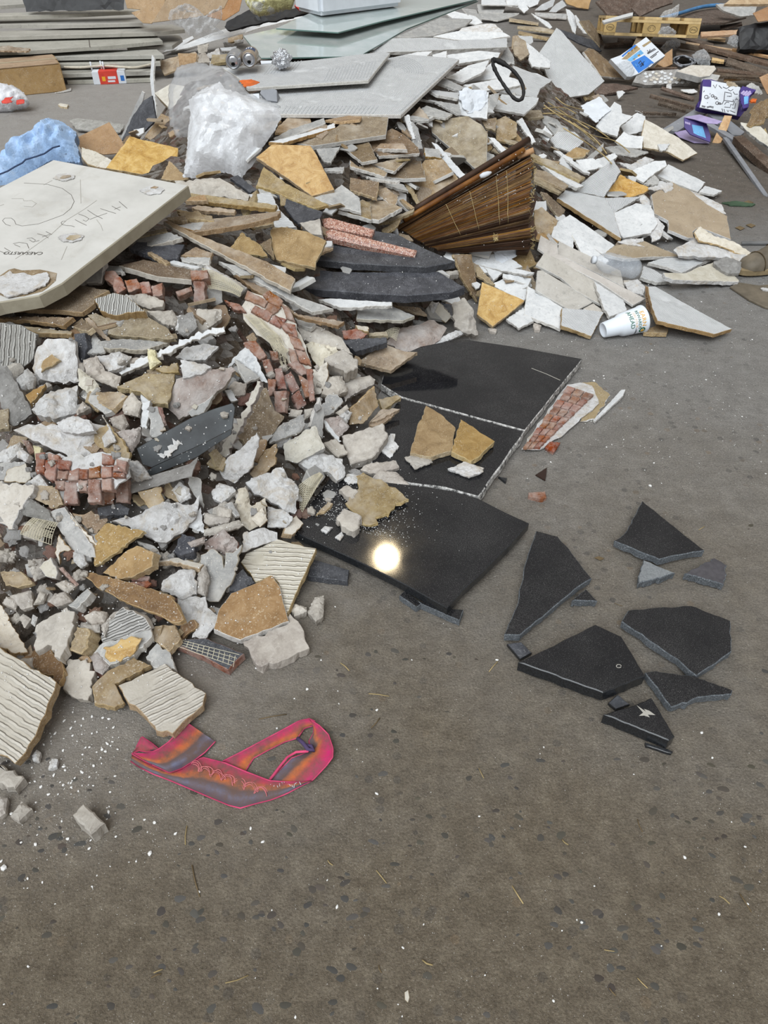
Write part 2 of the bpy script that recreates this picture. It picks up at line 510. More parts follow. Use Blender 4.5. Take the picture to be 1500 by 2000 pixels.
def flat(name, col, rough=.6, spec=.4, var=0.0, **kw):
 N = NT(name, rough, spec)
 if var:
  c = N.ramp(N.noise(14, 5, .6), [(.3, tuple(int(q * (1 - var)) for q in col)), (.7, tuple(min(255, int(q * (1 + var * .6))) for q in col))])
  N.done(c, **kw)
 else:
  N.done(col, **kw)
flat('black_rubber', (30, 28, 28), .7, var=.3)
flat('ink', (104, 98, 92), .9, .1)
flat('scuff', (172, 168, 160), .9, .1)
flat('metal', (150, 152, 155), .35, .5, .15, Metallic=.8)
flat('dark_metal', (62, 66, 68), .5, .5, .35)
flat('alu', (196, 198, 202), .28, .5, .1, Metallic=.85)
flat('hole', (16, 15, 15), .9, .1)
flat('cup', (226, 232, 240), .35, .4)
flat('green_ink', (18, 96, 62), .6)
flat('yellow_ink', (226, 168, 44), .6)
flat('peach_ink', (226, 190, 150), .6)
flat('print_dark', (66, 62, 66), .7)
flat('print_blue', (52, 116, 196), .6, var=.12)
flat('print_sky', (110, 176, 226), .6, var=.15)
flat('purple', (62, 42, 118), .5, var=.12)
flat('lilac', (170, 156, 196), .6, var=.1)
flat('paper', (212, 216, 222), .8, .2, .04)
flat('red_print', (206, 66, 52), .6, var=.1)
flat('orange_print', (216, 104, 40), .6, var=.2)
flat('yellow_print', (222, 206, 128), .6, var=.15)
flat('green_print', (84, 132, 84), .6, var=.2)
flat('pallet', (206, 180, 132), .8, .2, .12)
flat('pallet_end', (186, 158, 108), .85, .2, .15)
flat('leather', (104, 95, 82), .6, .4, .22)
flat('sole', (132, 116, 88), .8, .3, .2)
flat('mud', (84, 72, 54), .9, .2, .3)
flat('straw', (176, 156, 112), .85, .2, .2)
flat('twig', (112, 96, 72), .9, .2, .2)
flat('fibre', (206, 198, 176), .85, .2, .08)
flat('bluepipe', (70, 122, 168), .5, .4, .15)
flat('black_plastic', (42, 42, 44), .55, .4, .25)
flat('grey_plastic', (134, 136, 142), .5, .4, .1)
flat('amber', (44, 26, 18), .2, .5)
flat('green_wood', (66, 84, 66), .8, .2, .2)
flat('tarp_dark', (60, 74, 104), .8, .2)

N = NT('mirror', .06, .5)
N.done(N.mix(N.sub(N.noise(6, 5), .45, .75), (196, 206, 204), (222, 226, 225)), None, N.sub(N.noise(9, 4), .4, .8, .04, .3), Metallic=.45)  # pale base colour stands in for bright surroundings reflected in the sheet
N = NT('glass_edge', .2, .5); N.done((96, 122, 116))

def film(name, col, alpha, rough=.25, trans=.5, wr=30, bs=.6):
 """thin plastic film: part see-through, part pale scatter"""
 N = NT(name, rough, .5)
 f = N.noise(wr, 5, .6, dist=1.5)
 nb = N.bump(f, bs, .01)
 t = N.t
 tr = N.n('ShaderNodeBsdfTransparent'); tl = N.n('ShaderNodeBsdfTranslucent')
 tl.inputs['Color'].default_value = lin(col); t.links.new(nb, tl.inputs['Normal'])
 N.done(col, nb)
 m1 = N.n('ShaderNodeMixShader'); m1.inputs[0].default_value = trans
 t.links.new(N.b.outputs[0], m1.inputs[1]); t.links.new(tl.outputs[0], m1.inputs[2])
 m2 = N.n('ShaderNodeMixShader'); N.put(m2.inputs[0], N.sub(f, .35, .7, alpha * .75, min(1, alpha * 1.3)))
 t.links.new(tr.outputs[0], m2.inputs[1]); t.links.new(m1.outputs[0], m2.inputs[2])
 t.links.new(m2.outputs[0], t.nodes['Material Output'].inputs[0])
film('bag_white', (248, 250, 254), .93, .14, .25, 14, .35)
film('bag_clear', (220, 222, 226), .48, .14, .4, 10, .3)
film('bottle', (216, 222, 230), .30, .06, .1, 20, .2)
film('wrap', (226, 229, 233), .36, .06, .15, 60, .5)

N = NT('tarp', .55, .35)
c = N.ramp(N.noise(7, 6, .65, dist=1.0), [(.3, (132, 160, 200)), (.5, (158, 188, 226)), (.75, (186, 208, 236))])
c = N.mix(N.sub(N.noise(40, 5, .7), .62, .72), c, (84, 92, 112))
N.done(c, N.bump(N.noise(30, 6, .6, dist=2.0), .35, .008))

N = NT('carrier', .45, .35)
N.done(N.ramp(N.noise(12, 5, .6), [(.35, (196, 196, 202)), (.6, (226, 227, 231))]), N.bump(N.noise(25, 5, dist=1.5), .7, .012))

# woven reed blind slats
N = NT('reed', .5, .35)
c = N.ramp(N.noise(9, 5, .6), [(.3, (78, 53, 32)), (.5, (112, 80, 46)), (.72, (148, 112, 66))])
c = N.vary(c, .012, .30, .2)
N.done(c, N.bump(N.noise(70, 4), .25, .002))
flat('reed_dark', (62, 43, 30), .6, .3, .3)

# fabric: pink / orange / slate stripes along the band (v across the band in the uv map)
N = NT('fabric', .9, .15)
uv = N.n('ShaderNodeUVMap'); sp = N.n('ShaderNodeSeparateXYZ'); N.t.links.new(uv.outputs[0], sp.inputs[0])
vv = N.math('ADD', sp.outputs['Y'], N.math('MULTIPLY', N.math('SUBTRACT', N.noise(30, 4), .5), .18))
c = N.ramp(vv, [(.0, (190, 40, 96)), (.10, (206, 36, 110)), (.30, (196, 66, 84)), (.42, (214, 110, 60)), (.52, (196, 112, 66)), (.60, (92, 84, 92)), (.76, (112, 116, 140)), (.88, (84, 78, 96)), (1.0, (80, 66, 88))])
c = N.mix(N.sub(N.noise(26, 6, .7), .34, .62, .15, .88), c, (104, 84, 76))
weave = N.noise(900, 1)
N.done(c, N.bump(weave, .5, .001))
flat('hem', (188, 72, 106), .9, .1, .35)
flat('thread', (196, 116, 120), .9, .1, .25)
flat('fabric_in', (78, 66, 96), .9, .1, .2)

# concrete floor: grey, brown dirt trodden in near the viewer, stone specks, chalk dust near the heap
N = NT('concrete', .88, .25)
gp = N.n('ShaderNodeNewGeometry').outputs['Position']
sp = N.n('ShaderNodeSeparateXYZ'); N.t.links.new(gp, sp.inputs[0])
big = N.noise(1.7, 6, .6, vec=gp)
c = N.ramp(N.noise(16, 8, .72, vec=gp), [(.25, (110, 106, 102)), (.5, (131, 127, 122)), (.75, (150, 146, 141))])
dirt = N.ramp(N.noise(24, 9, .75, vec=gp), [(.25, (85, 76, 64)), (.5, (111, 101, 87)), (.75, (136, 126, 110))])
f = N.sub(N.math('ADD', N.math('MULTIPLY', sp.outputs['Y'], -.55), N.math('MULTIPLY', big, 1.2)), -.55, .35)
c = N.mix(f, c, dirt)
far = N.sub(N.math('ADD', sp.outputs['Y'], N.math('MULTIPLY', big, 1.0)), 2.0, 3.6)
c = N.mix(N.math('MULTIPLY', far, .7), c, N.ramp(N.noise(11, 7, .7, vec=gp), [(.3, (116, 114, 112)), (.7, (148, 147, 146))]))
woody = N.math('MULTIPLY', N.sub(sp.outputs['Y'], 3.1, 4.0), N.sub(sp.outputs['X'], .9, 1.7))
c = N.mix(N.math('MULTIPLY', woody, .85), c, N.ramp(N.noise(20, 8, .75, vec=gp), [(.3, (74, 66, 58)), (.7, (110, 100, 90))]))
# flush stones showing in the worn surface
v = N.n('ShaderNodeTexVoronoi'); v.inputs['Scale'].default_value = 34; N.put(v.inputs['Vector'], gp)
st = N.math('MULTIPLY', N.math('LESS_THAN', v.outputs['Distance'], .30), N.sub(N.noise(2.6, 3, vec=gp), .40, .62))
sep = N.n('ShaderNodeSeparateColor'); N.t.links.new(v.outputs['Color'], sep.inputs[0])
st = N.math('MULTIPLY', st, N.math('GREATER_THAN', sep.outputs[0], .60))
c = N.mix(N.math('MULTIPLY', st, .55), c, N.ramp(sep.outputs[1], [(.0, (62, 61, 62)), (.6, (84, 82, 80)), (.95, (132, 112, 88))]))
# fine pale grit
gr = N.math('MULTIPLY', N.sub(N.noise(330, 2, .5, vec=gp), .64, .72), N.sub(N.noise(3.0, 4, vec=gp), .38, .65, .1, .8))
c = N.mix(gr, c, (190, 184, 176))
c = N.mix(.8, c, N.ramp(N.noise(210, 6, .8, vec=gp), [(.30, .22), (.5, .52), (.70, .82)]), 'OVERLAY')
c = N.mix(N.math('MULTIPLY', N.sub(N.noise(75, 5, .7, vec=gp), .56, .66), .22), c, (78, 71, 64))
chalk = N.math('MULTIPLY', N.sub(N.math('ADD', N.math('MULTIPLY', sp.outputs['X'], -1.0), N.math('MULTIPLY', N.noise(4, 6, .7, vec=gp), 1.0)), .55, 1.25), N.sub(sp.outputs['Y'], .45, .85))
c = N.mix(N.math('MULTIPLY', chalk, .45), c, (176, 170, 164))
h = N.math('ADD', N.noise(60, 9, .72, vec=gp), N.math('MULTIPLY', N.noise(9, 5, .6, vec=gp), 1.6))
h = N.math('ADD', h, N.math('MULTIPLY', N.noise(240, 3, .6, vec=gp), .35))
N.done(c, N.bump(h, .75, .011), N.sub(big, .3, .7, .75, .95))

N = NT('pebble', .7, .35)
N.done(N.vary(N.ramp(N.noise(60, 4), [(.3, (64, 61, 58)), (.7, (92, 87, 80))]), .03, .3, .6), N.bump(N.noise(120, 4), .3, .002))

# crushed rubble bed under the loose pieces, colours darkened for shade in the gaps
N = NT('rubble', .95, .1)
cell = N.vor(34, out='Color')
sep = N.n('ShaderNodeSeparateColor'); N.t.links.new(cell, sep.inputs[0])
c = N.ramp(sep.outputs[0], [(.0, (70, 60, 51)), (.3, (100, 88, 76)), (.55, (122, 116, 110)), (.75, (146, 141, 136)), (1.0, (96, 68, 56))], 'LINEAR')
c = N.mix(N.sub(N.noise(22, 7, .7), .5, .7, 0, .6), c, (140, 134, 128))
N.done(c, N.bump(N.math('ADD', N.vor(34), N.noise(70, 6)), 1.0, .02))

N = NT('slab_edge', .7, .3)
N.done(N.ramp(N.noise(14, 5, .6), [(.3, (150, 142, 124)), (.7, (172, 165, 147))]), N.bump(N.noise(60, 4), .25, .003))

N = NT('slabw', .55, .4)
c = N.ramp(N.noise(5, 6, .65), [(.3, (186, 184, 179)), (.5, (200, 198, 193)), (.75, (211, 209, 205))])
c = N.mix(N.math('MULTIPLY', N.sub(N.noise(11, 6, .7, dist=1.0), .56, .74), .35), c, (160, 152, 138))
N.done(c, N.bump(N.noise(140, 3), .05, .002))
N = NT('bread_bag', .3, .5)
c = N.mix(N.sub(N.wave(2.2, 5.0, 'Y', dscale=3), .78, .86), (214, 208, 152), (96, 142, 100))
c = N.mix(N.sub(N.noise(16, 4), .54, .62), c, (226, 226, 214))
N.done(c, N.bump(N.noise(40, 4, dist=1.5), .6, .01))
N = NT('foil', .22, .5)
N.done((206, 208, 212), N.bump(N.noise(160, 3, dist=1), .8, .006), Metallic=.95)

N = NT('blkdull', .45, .4)
N.done(N.ramp(N.noise(30, 5, .7), [(.3, (62, 60, 64)), (.6, (84, 81, 85)), (.8, (108, 104, 106))]), None)
N = NT('blkback', .8, .3)
N.done(N.ramp(N.noise(260, 4, .8), [(.3, (104, 107, 109)), (.7, (142, 145, 147))]), N.bump(N.noise(200, 4), .3, .002))
flat('navy', (28, 52, 92), .4)
flat('canb', (176, 160, 140), .35, .5, .12, Metallic=.5)
flat('crumb', (228, 227, 225), .9, .1)
flat('ridge', (172, 174, 176), .9, .1)

# ------------------------------------------------------------------ traced solid pieces
STYLE = {  # name, category, edge material, rough?
 'tan': ('tile_shard', 'tile', 'edge'), 'brn': ('tile_shard', 'tile', 'edge'), 'gold': ('tile_shard', 'tile', 'edge'), 'goldbr': ('tile_shard', 'tile', 'edge'),
 'gry': ('tile_shard', 'tile', 'edgew'), 'wht': ('tile_shard', 'tile', 'edgew'), 'brd': ('tile_plank', 'tile', 'edgew'), 'cream': ('tile_shard', 'tile', 'edge'),
 'grv': ('tile_shard', 'tile', 'edgew'), 'rib': ('tile_shard', 'tile', 'edge'), 'ribg': ('tile_shard', 'tile', 'edgew'), 'slt': ('stone_plate', 'stone', 'slt'),
 'con': ('stone_chunk', 'stone', 'con'), 'pls': ('plaster_chunk', 'plaster', 'pls'), 'mor': ('mortar_chunk', 'mortar', 'mor'), 'dry': ('gypsum_board', 'board', 'pls'),
 'card': ('cardboard_sheet', 'cardboard', 'card'), 'blk': ('granite_shard', 'granite', 'blkedge'), 'pnk': ('granite_strip', 'granite', 'pnk'), 'brk': ('brick_chunk', 'brick', 'brk'),
 'brkd': ('brick_chunk', 'brick', 'brkd'), 'woodd': ('wood_board', 'wood', 'woodd'), 'woodl': ('wood_board', 'wood', 'woodl'), 'foam': ('foam_piece', 'foam', 'foam'),
 'panel': ('cladding_panel', 'board', 'panel'), 'paper': ('paper_sheet', 'paper', 'paper'), 'mirror': ('mirror_panel', 'mirror', 'glass_edge')}
ROUGH = {'con', 'pls', 'mor', 'foam', 'brkd', 'brk'}
PIECES = []

def P(crop, mat, th, poly, label, name=None, cat=None, t=None, q=.3, z=None, zd=None, g=None, edge=None, jag=None, rough=None, amp=None,
      group=None, parent=None, kind=None, cham=.0012, blend=.65, stamp=True, extra=None, under=0.0, ztop=None):
 rnd = random.Random(len(PIECES) * 131 + 5)
 pp = px(crop, poly)
 th = th / 1000.0
 mk = mask_of(pp)
 cen = pp.mean(0)
 # where the sight line through the middle meets what already lies there
 if mk is None:
  depth = float(np.linalg.norm(at_z(cen, 0)[0] - CAM))
 else:
  depth = float(np.median(ZB[mk[0]][mk[1]]))
 c3 = at_t(cen, depth)[0]
 if t is None:
  n = heap_normal(c3[0], c3[1]); n = n / np.linalg.norm(n)
  n = n * blend + np.array([0, 0, 1]) * (1 - blend) + np.array([rnd.gauss(0, .05), rnd.gauss(0, .05), 0])
 elif isinstance(t, tuple) and len(t) == 2:
  n = tilt(*t)
 else:
  n = np.array(t, float)
 if z is None and zd is None:
  jt = .17 if crop in 'IMNOP' else .07
  n = n + np.array([rnd.gauss(0, jt), rnd.gauss(0, jt), 0])
 n = n / np.linalg.norm(n)
 if z is not None:
  c = n @ (at_z(cen, z)[0] - CAM)
 elif zd is not None:
  c = n @ (at_t(cen, zd)[0] - CAM)
 else:
  d = ray(np.stack([mk[2][mk[1]], mk[3][mk[1]]], 1))
  nd = d @ n
  nd = np.minimum(nd, -0.04)
  cc = ZB[mk[0]][mk[1]] * nd            # negative: offset that puts the plane on the surface there
  c = np.quantile(cc, 1 - q)            # nearer to the viewer = closer to zero
  c = c + th * .62
 dpoly = ray(pp)
 nd = np.minimum(dpoly @ n, -0.04)
 w = CAM + dpoly * (c / nd)[:, None]
 # never let a piece dip under the floor: lift whole piece
 low = (w[:, 2]).min() - th * n[2]
 if z is None and zd is None and low < 0.001 and ztop is None:
  c2 = c
  for _ in range(12):
   c2 *= .985
   w = CAM + dpoly * (c2 / nd)[:, None]
   if w[:, 2].min() - th * n[2] >= 0.001: break
  c = c2
 o3 = w.mean(0)
 gd = (px(crop, g) if g is not None else pp[:2])
 ga = CAM + ray(gd) * (c / np.minimum(ray(gd) @ n, -.04))[:, None]
 x, y, nn = basis(n, ga[1] - ga[0])
 loop = np.array([((Vector(p) - Vector(o3)).dot(x), (Vector(p) - Vector(o3)).dot(y)) for p in w])
 st = STYLE.get(mat, (name, cat, mat))
 name = name or st[0]; cat = cat or st[1]; edge = edge or st[2]
 blk_ = name in ('stone_block', 'granite_block', 'stone_tile') and rough is None
 rough = (mat in ROUGH and not blk_) if rough is None else rough
 if blk_:
  jag = 2.0 if jag is None else jag; cham = max(cham, .003)
 size = math.sqrt(abs(area2(loop)))
 if rough:
  th2 = max(th, .006)
  me = chunk_mesh(name, loop, th2, [mat, edge], amp=(amp / 1000 if amp is not None else min(.2 * th2 + .003, size * .12)),
      jag=(jag / 1000 if jag is not None else min(.003, size * .022)), rnd=rnd)
 else:
  me = slab_mesh(name, loop, th, [mat, edge, 'grv' if mat in ('tan', 'gold', 'goldbr', 'brn') else edge], jag=(jag / 1000 if jag is not None else .0013), cham=cham,
                       step=max(.008, size * .10), rnd=rnd, under=under)
 M = Matrix((( x.x, y.x, nn.x, o3[0]), (x.y, y.y, nn.y, o3[1]), (x.z, y.z, nn.z, o3[2]), (0, 0, 0, 1)))
 if parent is not None:
  o = link(name, me, parent.matrix_world.inverted() @ M, parent, label=label)
 else:
  o = link(name, me, M, None, label=label, category=cat, group=group, kind=kind)
 PIECES.append(o)
 if stamp and mk is not None:
  d = ray(np.stack([mk[2][mk[1]], mk[3][mk[1]]], 1))
  tt = c / np.minimum(d @ n, -.04)
  sub = ZB[mk[0]]
  v = sub[mk[1]]
  sub[mk[1]] = np.minimum(v, tt)
 o['_n'] = 0
 del o['_n']
 return o

def decal(piece, crop, polys, mat, name, lift=.0006, th=.0004, rough=False):
 """flat print lying on the face of a piece, one part of it"""
 M = piece.matrix_world; Mi = M.inverted()
 n = np.array(M.to_3x3().col[2]); c3 = np.array(M.translation) + n * lift
 vs = []; fs = []
 if isinstance(polys, str) or not isinstance(polys[0], str) and not isinstance(polys[0][0], (tuple, list)): polys = [polys]
 for poly in polys:
  w = [Mi @ Vector(p) for p in frame_of(crop, poly, n, c3)]
  a = sum(w[i].x * w[(i + 1) % len(w)].y - w[(i + 1) % len(w)].x * w[i].y for i in range(len(w)))
  if a < 0: w = w[::-1]
  b = len(vs); k = len(w)
  vs += [(v.x, v.y, v.z) for v in w] + [(v.x, v.y, v.z - th) for v in w]
  fs.append([b + i for i in range(k)])
  fs += [[b + i, b + k + i, b + k + (i + 1) % k, b + (i + 1) % k] for i in range(k)]
 return link(name, mesh(name, vs, fs, [mat]), Matrix.Identity(4), piece)

def ink(piece, crop, strokes, width, mat, name, lift=.0006):
 """pen strokes on the face of a piece"""
 M = piece.matrix_world; Mi = M.inverted()
 n = np.array(M.to_3x3().col[2]); c3 = np.array(M.translation) + n * lift
 vs = []; fs = []
 for s in strokes:
  w = [Mi @ Vector(p) for p in frame_of(crop, s, n, c3)]
  b = len(vs)
  for i, p in enumerate(w):
   q = w[min(i + 1, len(w) - 1)] - w[max(i - 1, 0)]
   q = Vector((-q.y, q.x, 0)).normalized() * width * .5 if q.length > 1e-9 else Vector((0, width * .5, 0))
   vs += [tuple(p + q), tuple(p - q)]
  for i in range(len(w) - 1):
   fs.append([b + 2 * i, b + 2 * i + 1, b + 2 * i + 3, b + 2 * i + 2])
 return link(name, mesh(name, vs, fs, [mat]), Matrix.Identity(4), piece)

def stamp(crop, poly, tt):
 mk = mask_of(px(crop, poly))
 sub = ZB[mk[0]]
 sub[mk[1]] = np.minimum(sub[mk[1]], tt)

def frame_of(crop, pts, n, c3):
 """pixels -> points on the plane through c3 with normal n"""
 n = np.array(n, float); n = n / np.linalg.norm(n)
 d = ray(px(crop, pts))
 return CAM + d * ((n @ (np.array(c3) - CAM)) / (d @ n))[:, None]

def text_mesh(name, body, size, mat, f=None, extrude=.0003):
 cu = bpy.data.curves.new(name, 'FONT'); cu.body = body; cu.size = size; cu.align_x = 'CENTER'; cu.align_y = 'CENTER'; cu.extrude = extrude; cu.resolution_u = 3
 tmp = bpy.data.objects.new(name, cu); COL.objects.link(tmp)
 me = bpy.data.meshes.new_from_object(tmp.evaluated_get(bpy.context.evaluated_depsgraph_get()))
 bpy.data.objects.remove(tmp); bpy.data.curves.remove(cu)
 me.materials.clear(); me.materials.append(MAT[mat])
 if f is not None:
  for v in me.vertices: v.co = f(v.co)
 me.name = name
 return me

def crumple(name, loop, mats, bulge=.05, amp=.02, thick=.02, fine=22, rnd=RND, facet=4.0, smooth=True):
 """creased thin-walled shape over an outline in metres: swollen middle, sharp folds"""
 if area2(loop) < 0: loop = loop[::-1]
 size = math.sqrt(abs(area2(loop)))
 step = size / fine
 l = refine(loop, step, step * .25, rnd)
 vs2, fs2 = fill_pts(l, step, rnd)
 P2 = np.array([(v.x, v.y) for v in vs2])
 d = np.full(len(P2), 1e9)
 for a, b in zip(l, np.roll(l, -1, 0)):
  ab = b - a; q = np.clip(((P2 - a) @ ab) / max(ab @ ab, 1e-12), 0, 1)
  d = np.minimum(d, np.linalg.norm(P2 - (a + q[:, None] * ab), axis=1))
 off = Vector((rnd.uniform(0, 99), rnd.uniform(0, 99), rnd.uniform(0, 99)))
 dirs = []
 for k in range(7):
  a = rnd.uniform(0, 3.14); fq = facet * rnd.uniform(.35, 1.5); dirs.append((math.cos(a), math.sin(a), fq, rnd.random(), .55 * (facet * .5 / fq) ** .8 * .6))
 zz = []
 for p, dd in zip(P2, d):
  v = Vector((p[0], p[1], 0)) / size
  wx = noise.noise(v * 1.6 + off) * .22; wy = noise.noise(v * 1.6 + off + Vector((9, 4, 2))) * .22
  e = min(1.0, dd / (size * .32)); q = 0.0
  for (dx, dy, fq, ph, am) in dirs:
   t = ((v.x + wx) * dx + (v.y + wy) * dy) * fq + ph
   q += am * (abs((t % 1.0) - .5) * 4 - 1)
  zz.append(bulge * (1 - (1 - e) ** 2) + amp * q * (.3 + .7 * e))
 ec = {}
 for f in fs2:
  for i in range(len(f)): ec[(f[i], f[(i + 1) % len(f)])] = 1
 bl = [(a, b) for (a, b) in ec if (b, a) not in ec]
 n = len(P2)
 vs = [(p[0], p[1], z) for p, z in zip(P2, zz)]
 fs = [list(f) for f in fs2]
 bot = {}
 for a, b in bl:
  for v in (a, b):
   if v not in bot:
    bot[v] = len(vs); vs.append((P2[v][0] * .93, P2[v][1] * .93, zz[v] - thick))
  fs.append([b, a, bot[a], bot[b]])
 return mesh(name, vs, fs, mats, smooth=smooth)

def C(crop, mat, poly, label, name, cat, t=(40, 0), zd=None, z=None, bulge=50, amp=20, thick=20, fine=22, facet=4.0, parent=None, stampit=True, lift=0.0, smooth=True):
 rnd = random.Random(len(PIECES) * 17 + 3)
 pp = px(crop, poly); n = tilt(*t); cen = pp.mean(0)
 mk = mask_of(pp)
 if zd is None and z is None:
  zd = float(np.quantile(ZB[mk[0]][mk[1]], .3)) - lift
 amp_ = amp
 c3 = at_z(cen, z)[0] if z is not None else at_t(cen, zd)[0]
 w = frame_of('X', pp, n, c3)
 o3 = w.mean(0)
 x, y, nn = basis(n, (1, 0, 0))
 loop = np.array([((Vector(p) - Vector(o3)).dot(x), (Vector(p) - Vector(o3)).dot(y)) for p in w])
 me = crumple(name, loop, [mat] if isinstance(mat, str) else mat, bulge / 1000, amp / 1000, thick / 1000, fine, rnd, facet, smooth)
 M = Matrix(((x.x, y.x, nn.x, o3[0]), (x.y, y.y, nn.y, o3[1]), (x.z, y.z, nn.z, o3[2]), (0, 0, 0, 1)))
 if parent is not None: o = link(name, me, parent.matrix_world.inverted() @ M, parent, label=label)
 else: o = link(name, me, M, None, label=label, category=cat)
 PIECES.append(o)
 if stampit and mk is not None:
  sub = ZB[mk[0]]; d = ray(np.stack([mk[2][mk[1]], mk[3][mk[1]]], 1))
  sub[mk[1]] = np.minimum(sub[mk[1]], (n @ (c3 - CAM)) / (d @ n) - bulge / 2000)
 return o

def net(crop, quad, nu, nv, zd, name, label, parent=None, bul=.02, r=.0008, t=(35, 0), cat='mesh', skip=.0, wob=.0, mat='fibre'):
 """piece of glass-fibre mesh over a four-cornered patch"""
 n = tilt(*t); pp = px(crop, quad); c3 = at_t(pp.mean(0), zd)[0]
 rnd = random.Random(nu * 7 + nv)
 w = [Vector(p) for p in frame_of('X', pp, n, c3)]; nn = Vector(n)
 def pt(u, v):
  p = (w[0] * (1 - u) + w[1] * u) * (1 - v) + (w[3] * (1 - u) + w[2] * u) * v
  return p + nn * (bul * 4 * u * (1 - u) + wob * noise.noise(Vector((u * 3, v * 3, 1))))
 vs = []; fs = []
 def strip(pts):
  for a, b in zip(pts, pts[1:]):
   d = (b - a).normalized(); s = d.cross(nn).normalized() * r; q = nn * r
   k = len(vs); vs.extend([tuple(x) for x in (a - s, a + q, a + s, b - s, b + q, b + s)])
   fs.extend([[k, k + 1, k + 4, k + 3], [k + 1, k + 2, k + 5, k + 4], [k + 2, k, k + 3, k + 5]])
 for i in range(nu + 1):
  u = i / nu; v1 = 1 if rnd.random() > skip else rnd.uniform(.5, .9)
  strip([pt(u, v1 * j / 8) for j in range(9)])
 for j in range(nv + 1):
  v = j / nv; u1 = 1 if rnd.random() > skip else rnd.uniform(.5, .9)
  strip([pt(u1 * i / 10, v) for i in range(11)])
 me = mesh(name, vs, fs, [mat])
 if parent is not None:
  return link(name, me, parent.matrix_world.inverted(), parent, label=label)
 return link(name, me, None, None, label=label, category=cat)

# ------------------------------------------------------------------ floor
me = mesh('floor', [(-9, -3, 0), (12, -3, 0), (12, 30, 0), (-9, 30, 0)], [[0, 1, 2, 3]], ['concrete'])
FLOOR = link('floor', me, None, None, kind='structure', label='worn grey-brown concrete floor of the hall')

# stones set in the worn concrete, a hair proud of it
def peb(k, rnd):
 n = 9
 vs = [(0, 0, 1)]
 for r, zz in ((.62, .82), (1.0, 0.0)):
  for i in range(n):
   a = i * 2 * math.pi / n
   f = 1 + .16 * math.sin(2 * a + k) + .1 * math.sin(3 * a + 2 * k) + rnd.gauss(0, .05)
   vs.append((math.cos(a) * r * f, math.sin(a) * r * f, zz))
 fs = [[0, 1 + i, 1 + (i + 1) % n] for i in range(n)] + [[1 + i, 1 + n + i, 1 + n + (i + 1) % n, 1 + (i + 1) % n] for i in range(n)]
 return mesh('pebble', vs, fs, ['pebble'], smooth=True)
prnd = random.Random(21)
PEB = [peb(k, prnd) for k in range(6)]
for k in range(290):
 for _ in range(30):
  x, y = prnd.uniform(-20, 1520), prnd.uniform(1010, 2000)
  if noise.noise(Vector((x / 260, y / 200, 3.3))) + prnd.gauss(0, .25) > .05 and not (x < 620 and y < 1480) and not (950 < x < 1460 and y < 1480) and not (x < 1050 and y < 1250): break
 else: continue
 w = at_z((x, y), 0)[0]
 r = prnd.uniform(.0022, .0075)
 M = Matrix.Translation((w[0], w[1], 0)) @ Matrix.Rotation(prnd.uniform(-.7, .5), 4, 'Z') @ Matrix.Diagonal((r * prnd.uniform(1.0, 1.6), r * prnd.uniform(.7, 1), .0007, 1))
 link('pebble', prnd.choice(PEB), M, FLOOR)

# ------------------------------------------------------------------ crushed rubble the heap rests on
def bed():
 step = .035
 xs = np.arange(-2.4, 3.4, step); ys = np.arange(.6, 5.6, step)
 vid = {}; vs = []; fs = []
 for j, y in enumerate(ys):
  for i, x in enumerate(xs):
   h = float(hgt(x, y))
   f = noise.noise(Vector((x * 11, y * 11, 0))) * .020 + noise.noise(Vector((x * 26, y * 26, 5))) * .012
   vid[i, j] = len(vs)
   vs.append((x + RND.uniform(-.01, .01), y + RND.uniform(-.01, .01), h - .075 + f * min(1, h * 14) if h > .012 else -.03))
 for j in range(len(ys) - 1):
  for i in range(len(xs) - 1):
   q = [vid[i, j], vid[i + 1, j], vid[i + 1, j + 1], vid[i, j + 1]]
   if max(vs[k][2] for k in q) > -.012: fs.append(q)
 used = sorted({k for f in fs for k in f}); mp = {k: i for i, k in enumerate(used)}
 return mesh('rubble_bed', [vs[k] for k in used], [[mp[k] for k in f] for f in fs], ['rubble'])
link('rubble_bed', bed(), None, None, kind='stuff', label='crushed grey-brown rubble filling the inside of the heap', category='rubble')

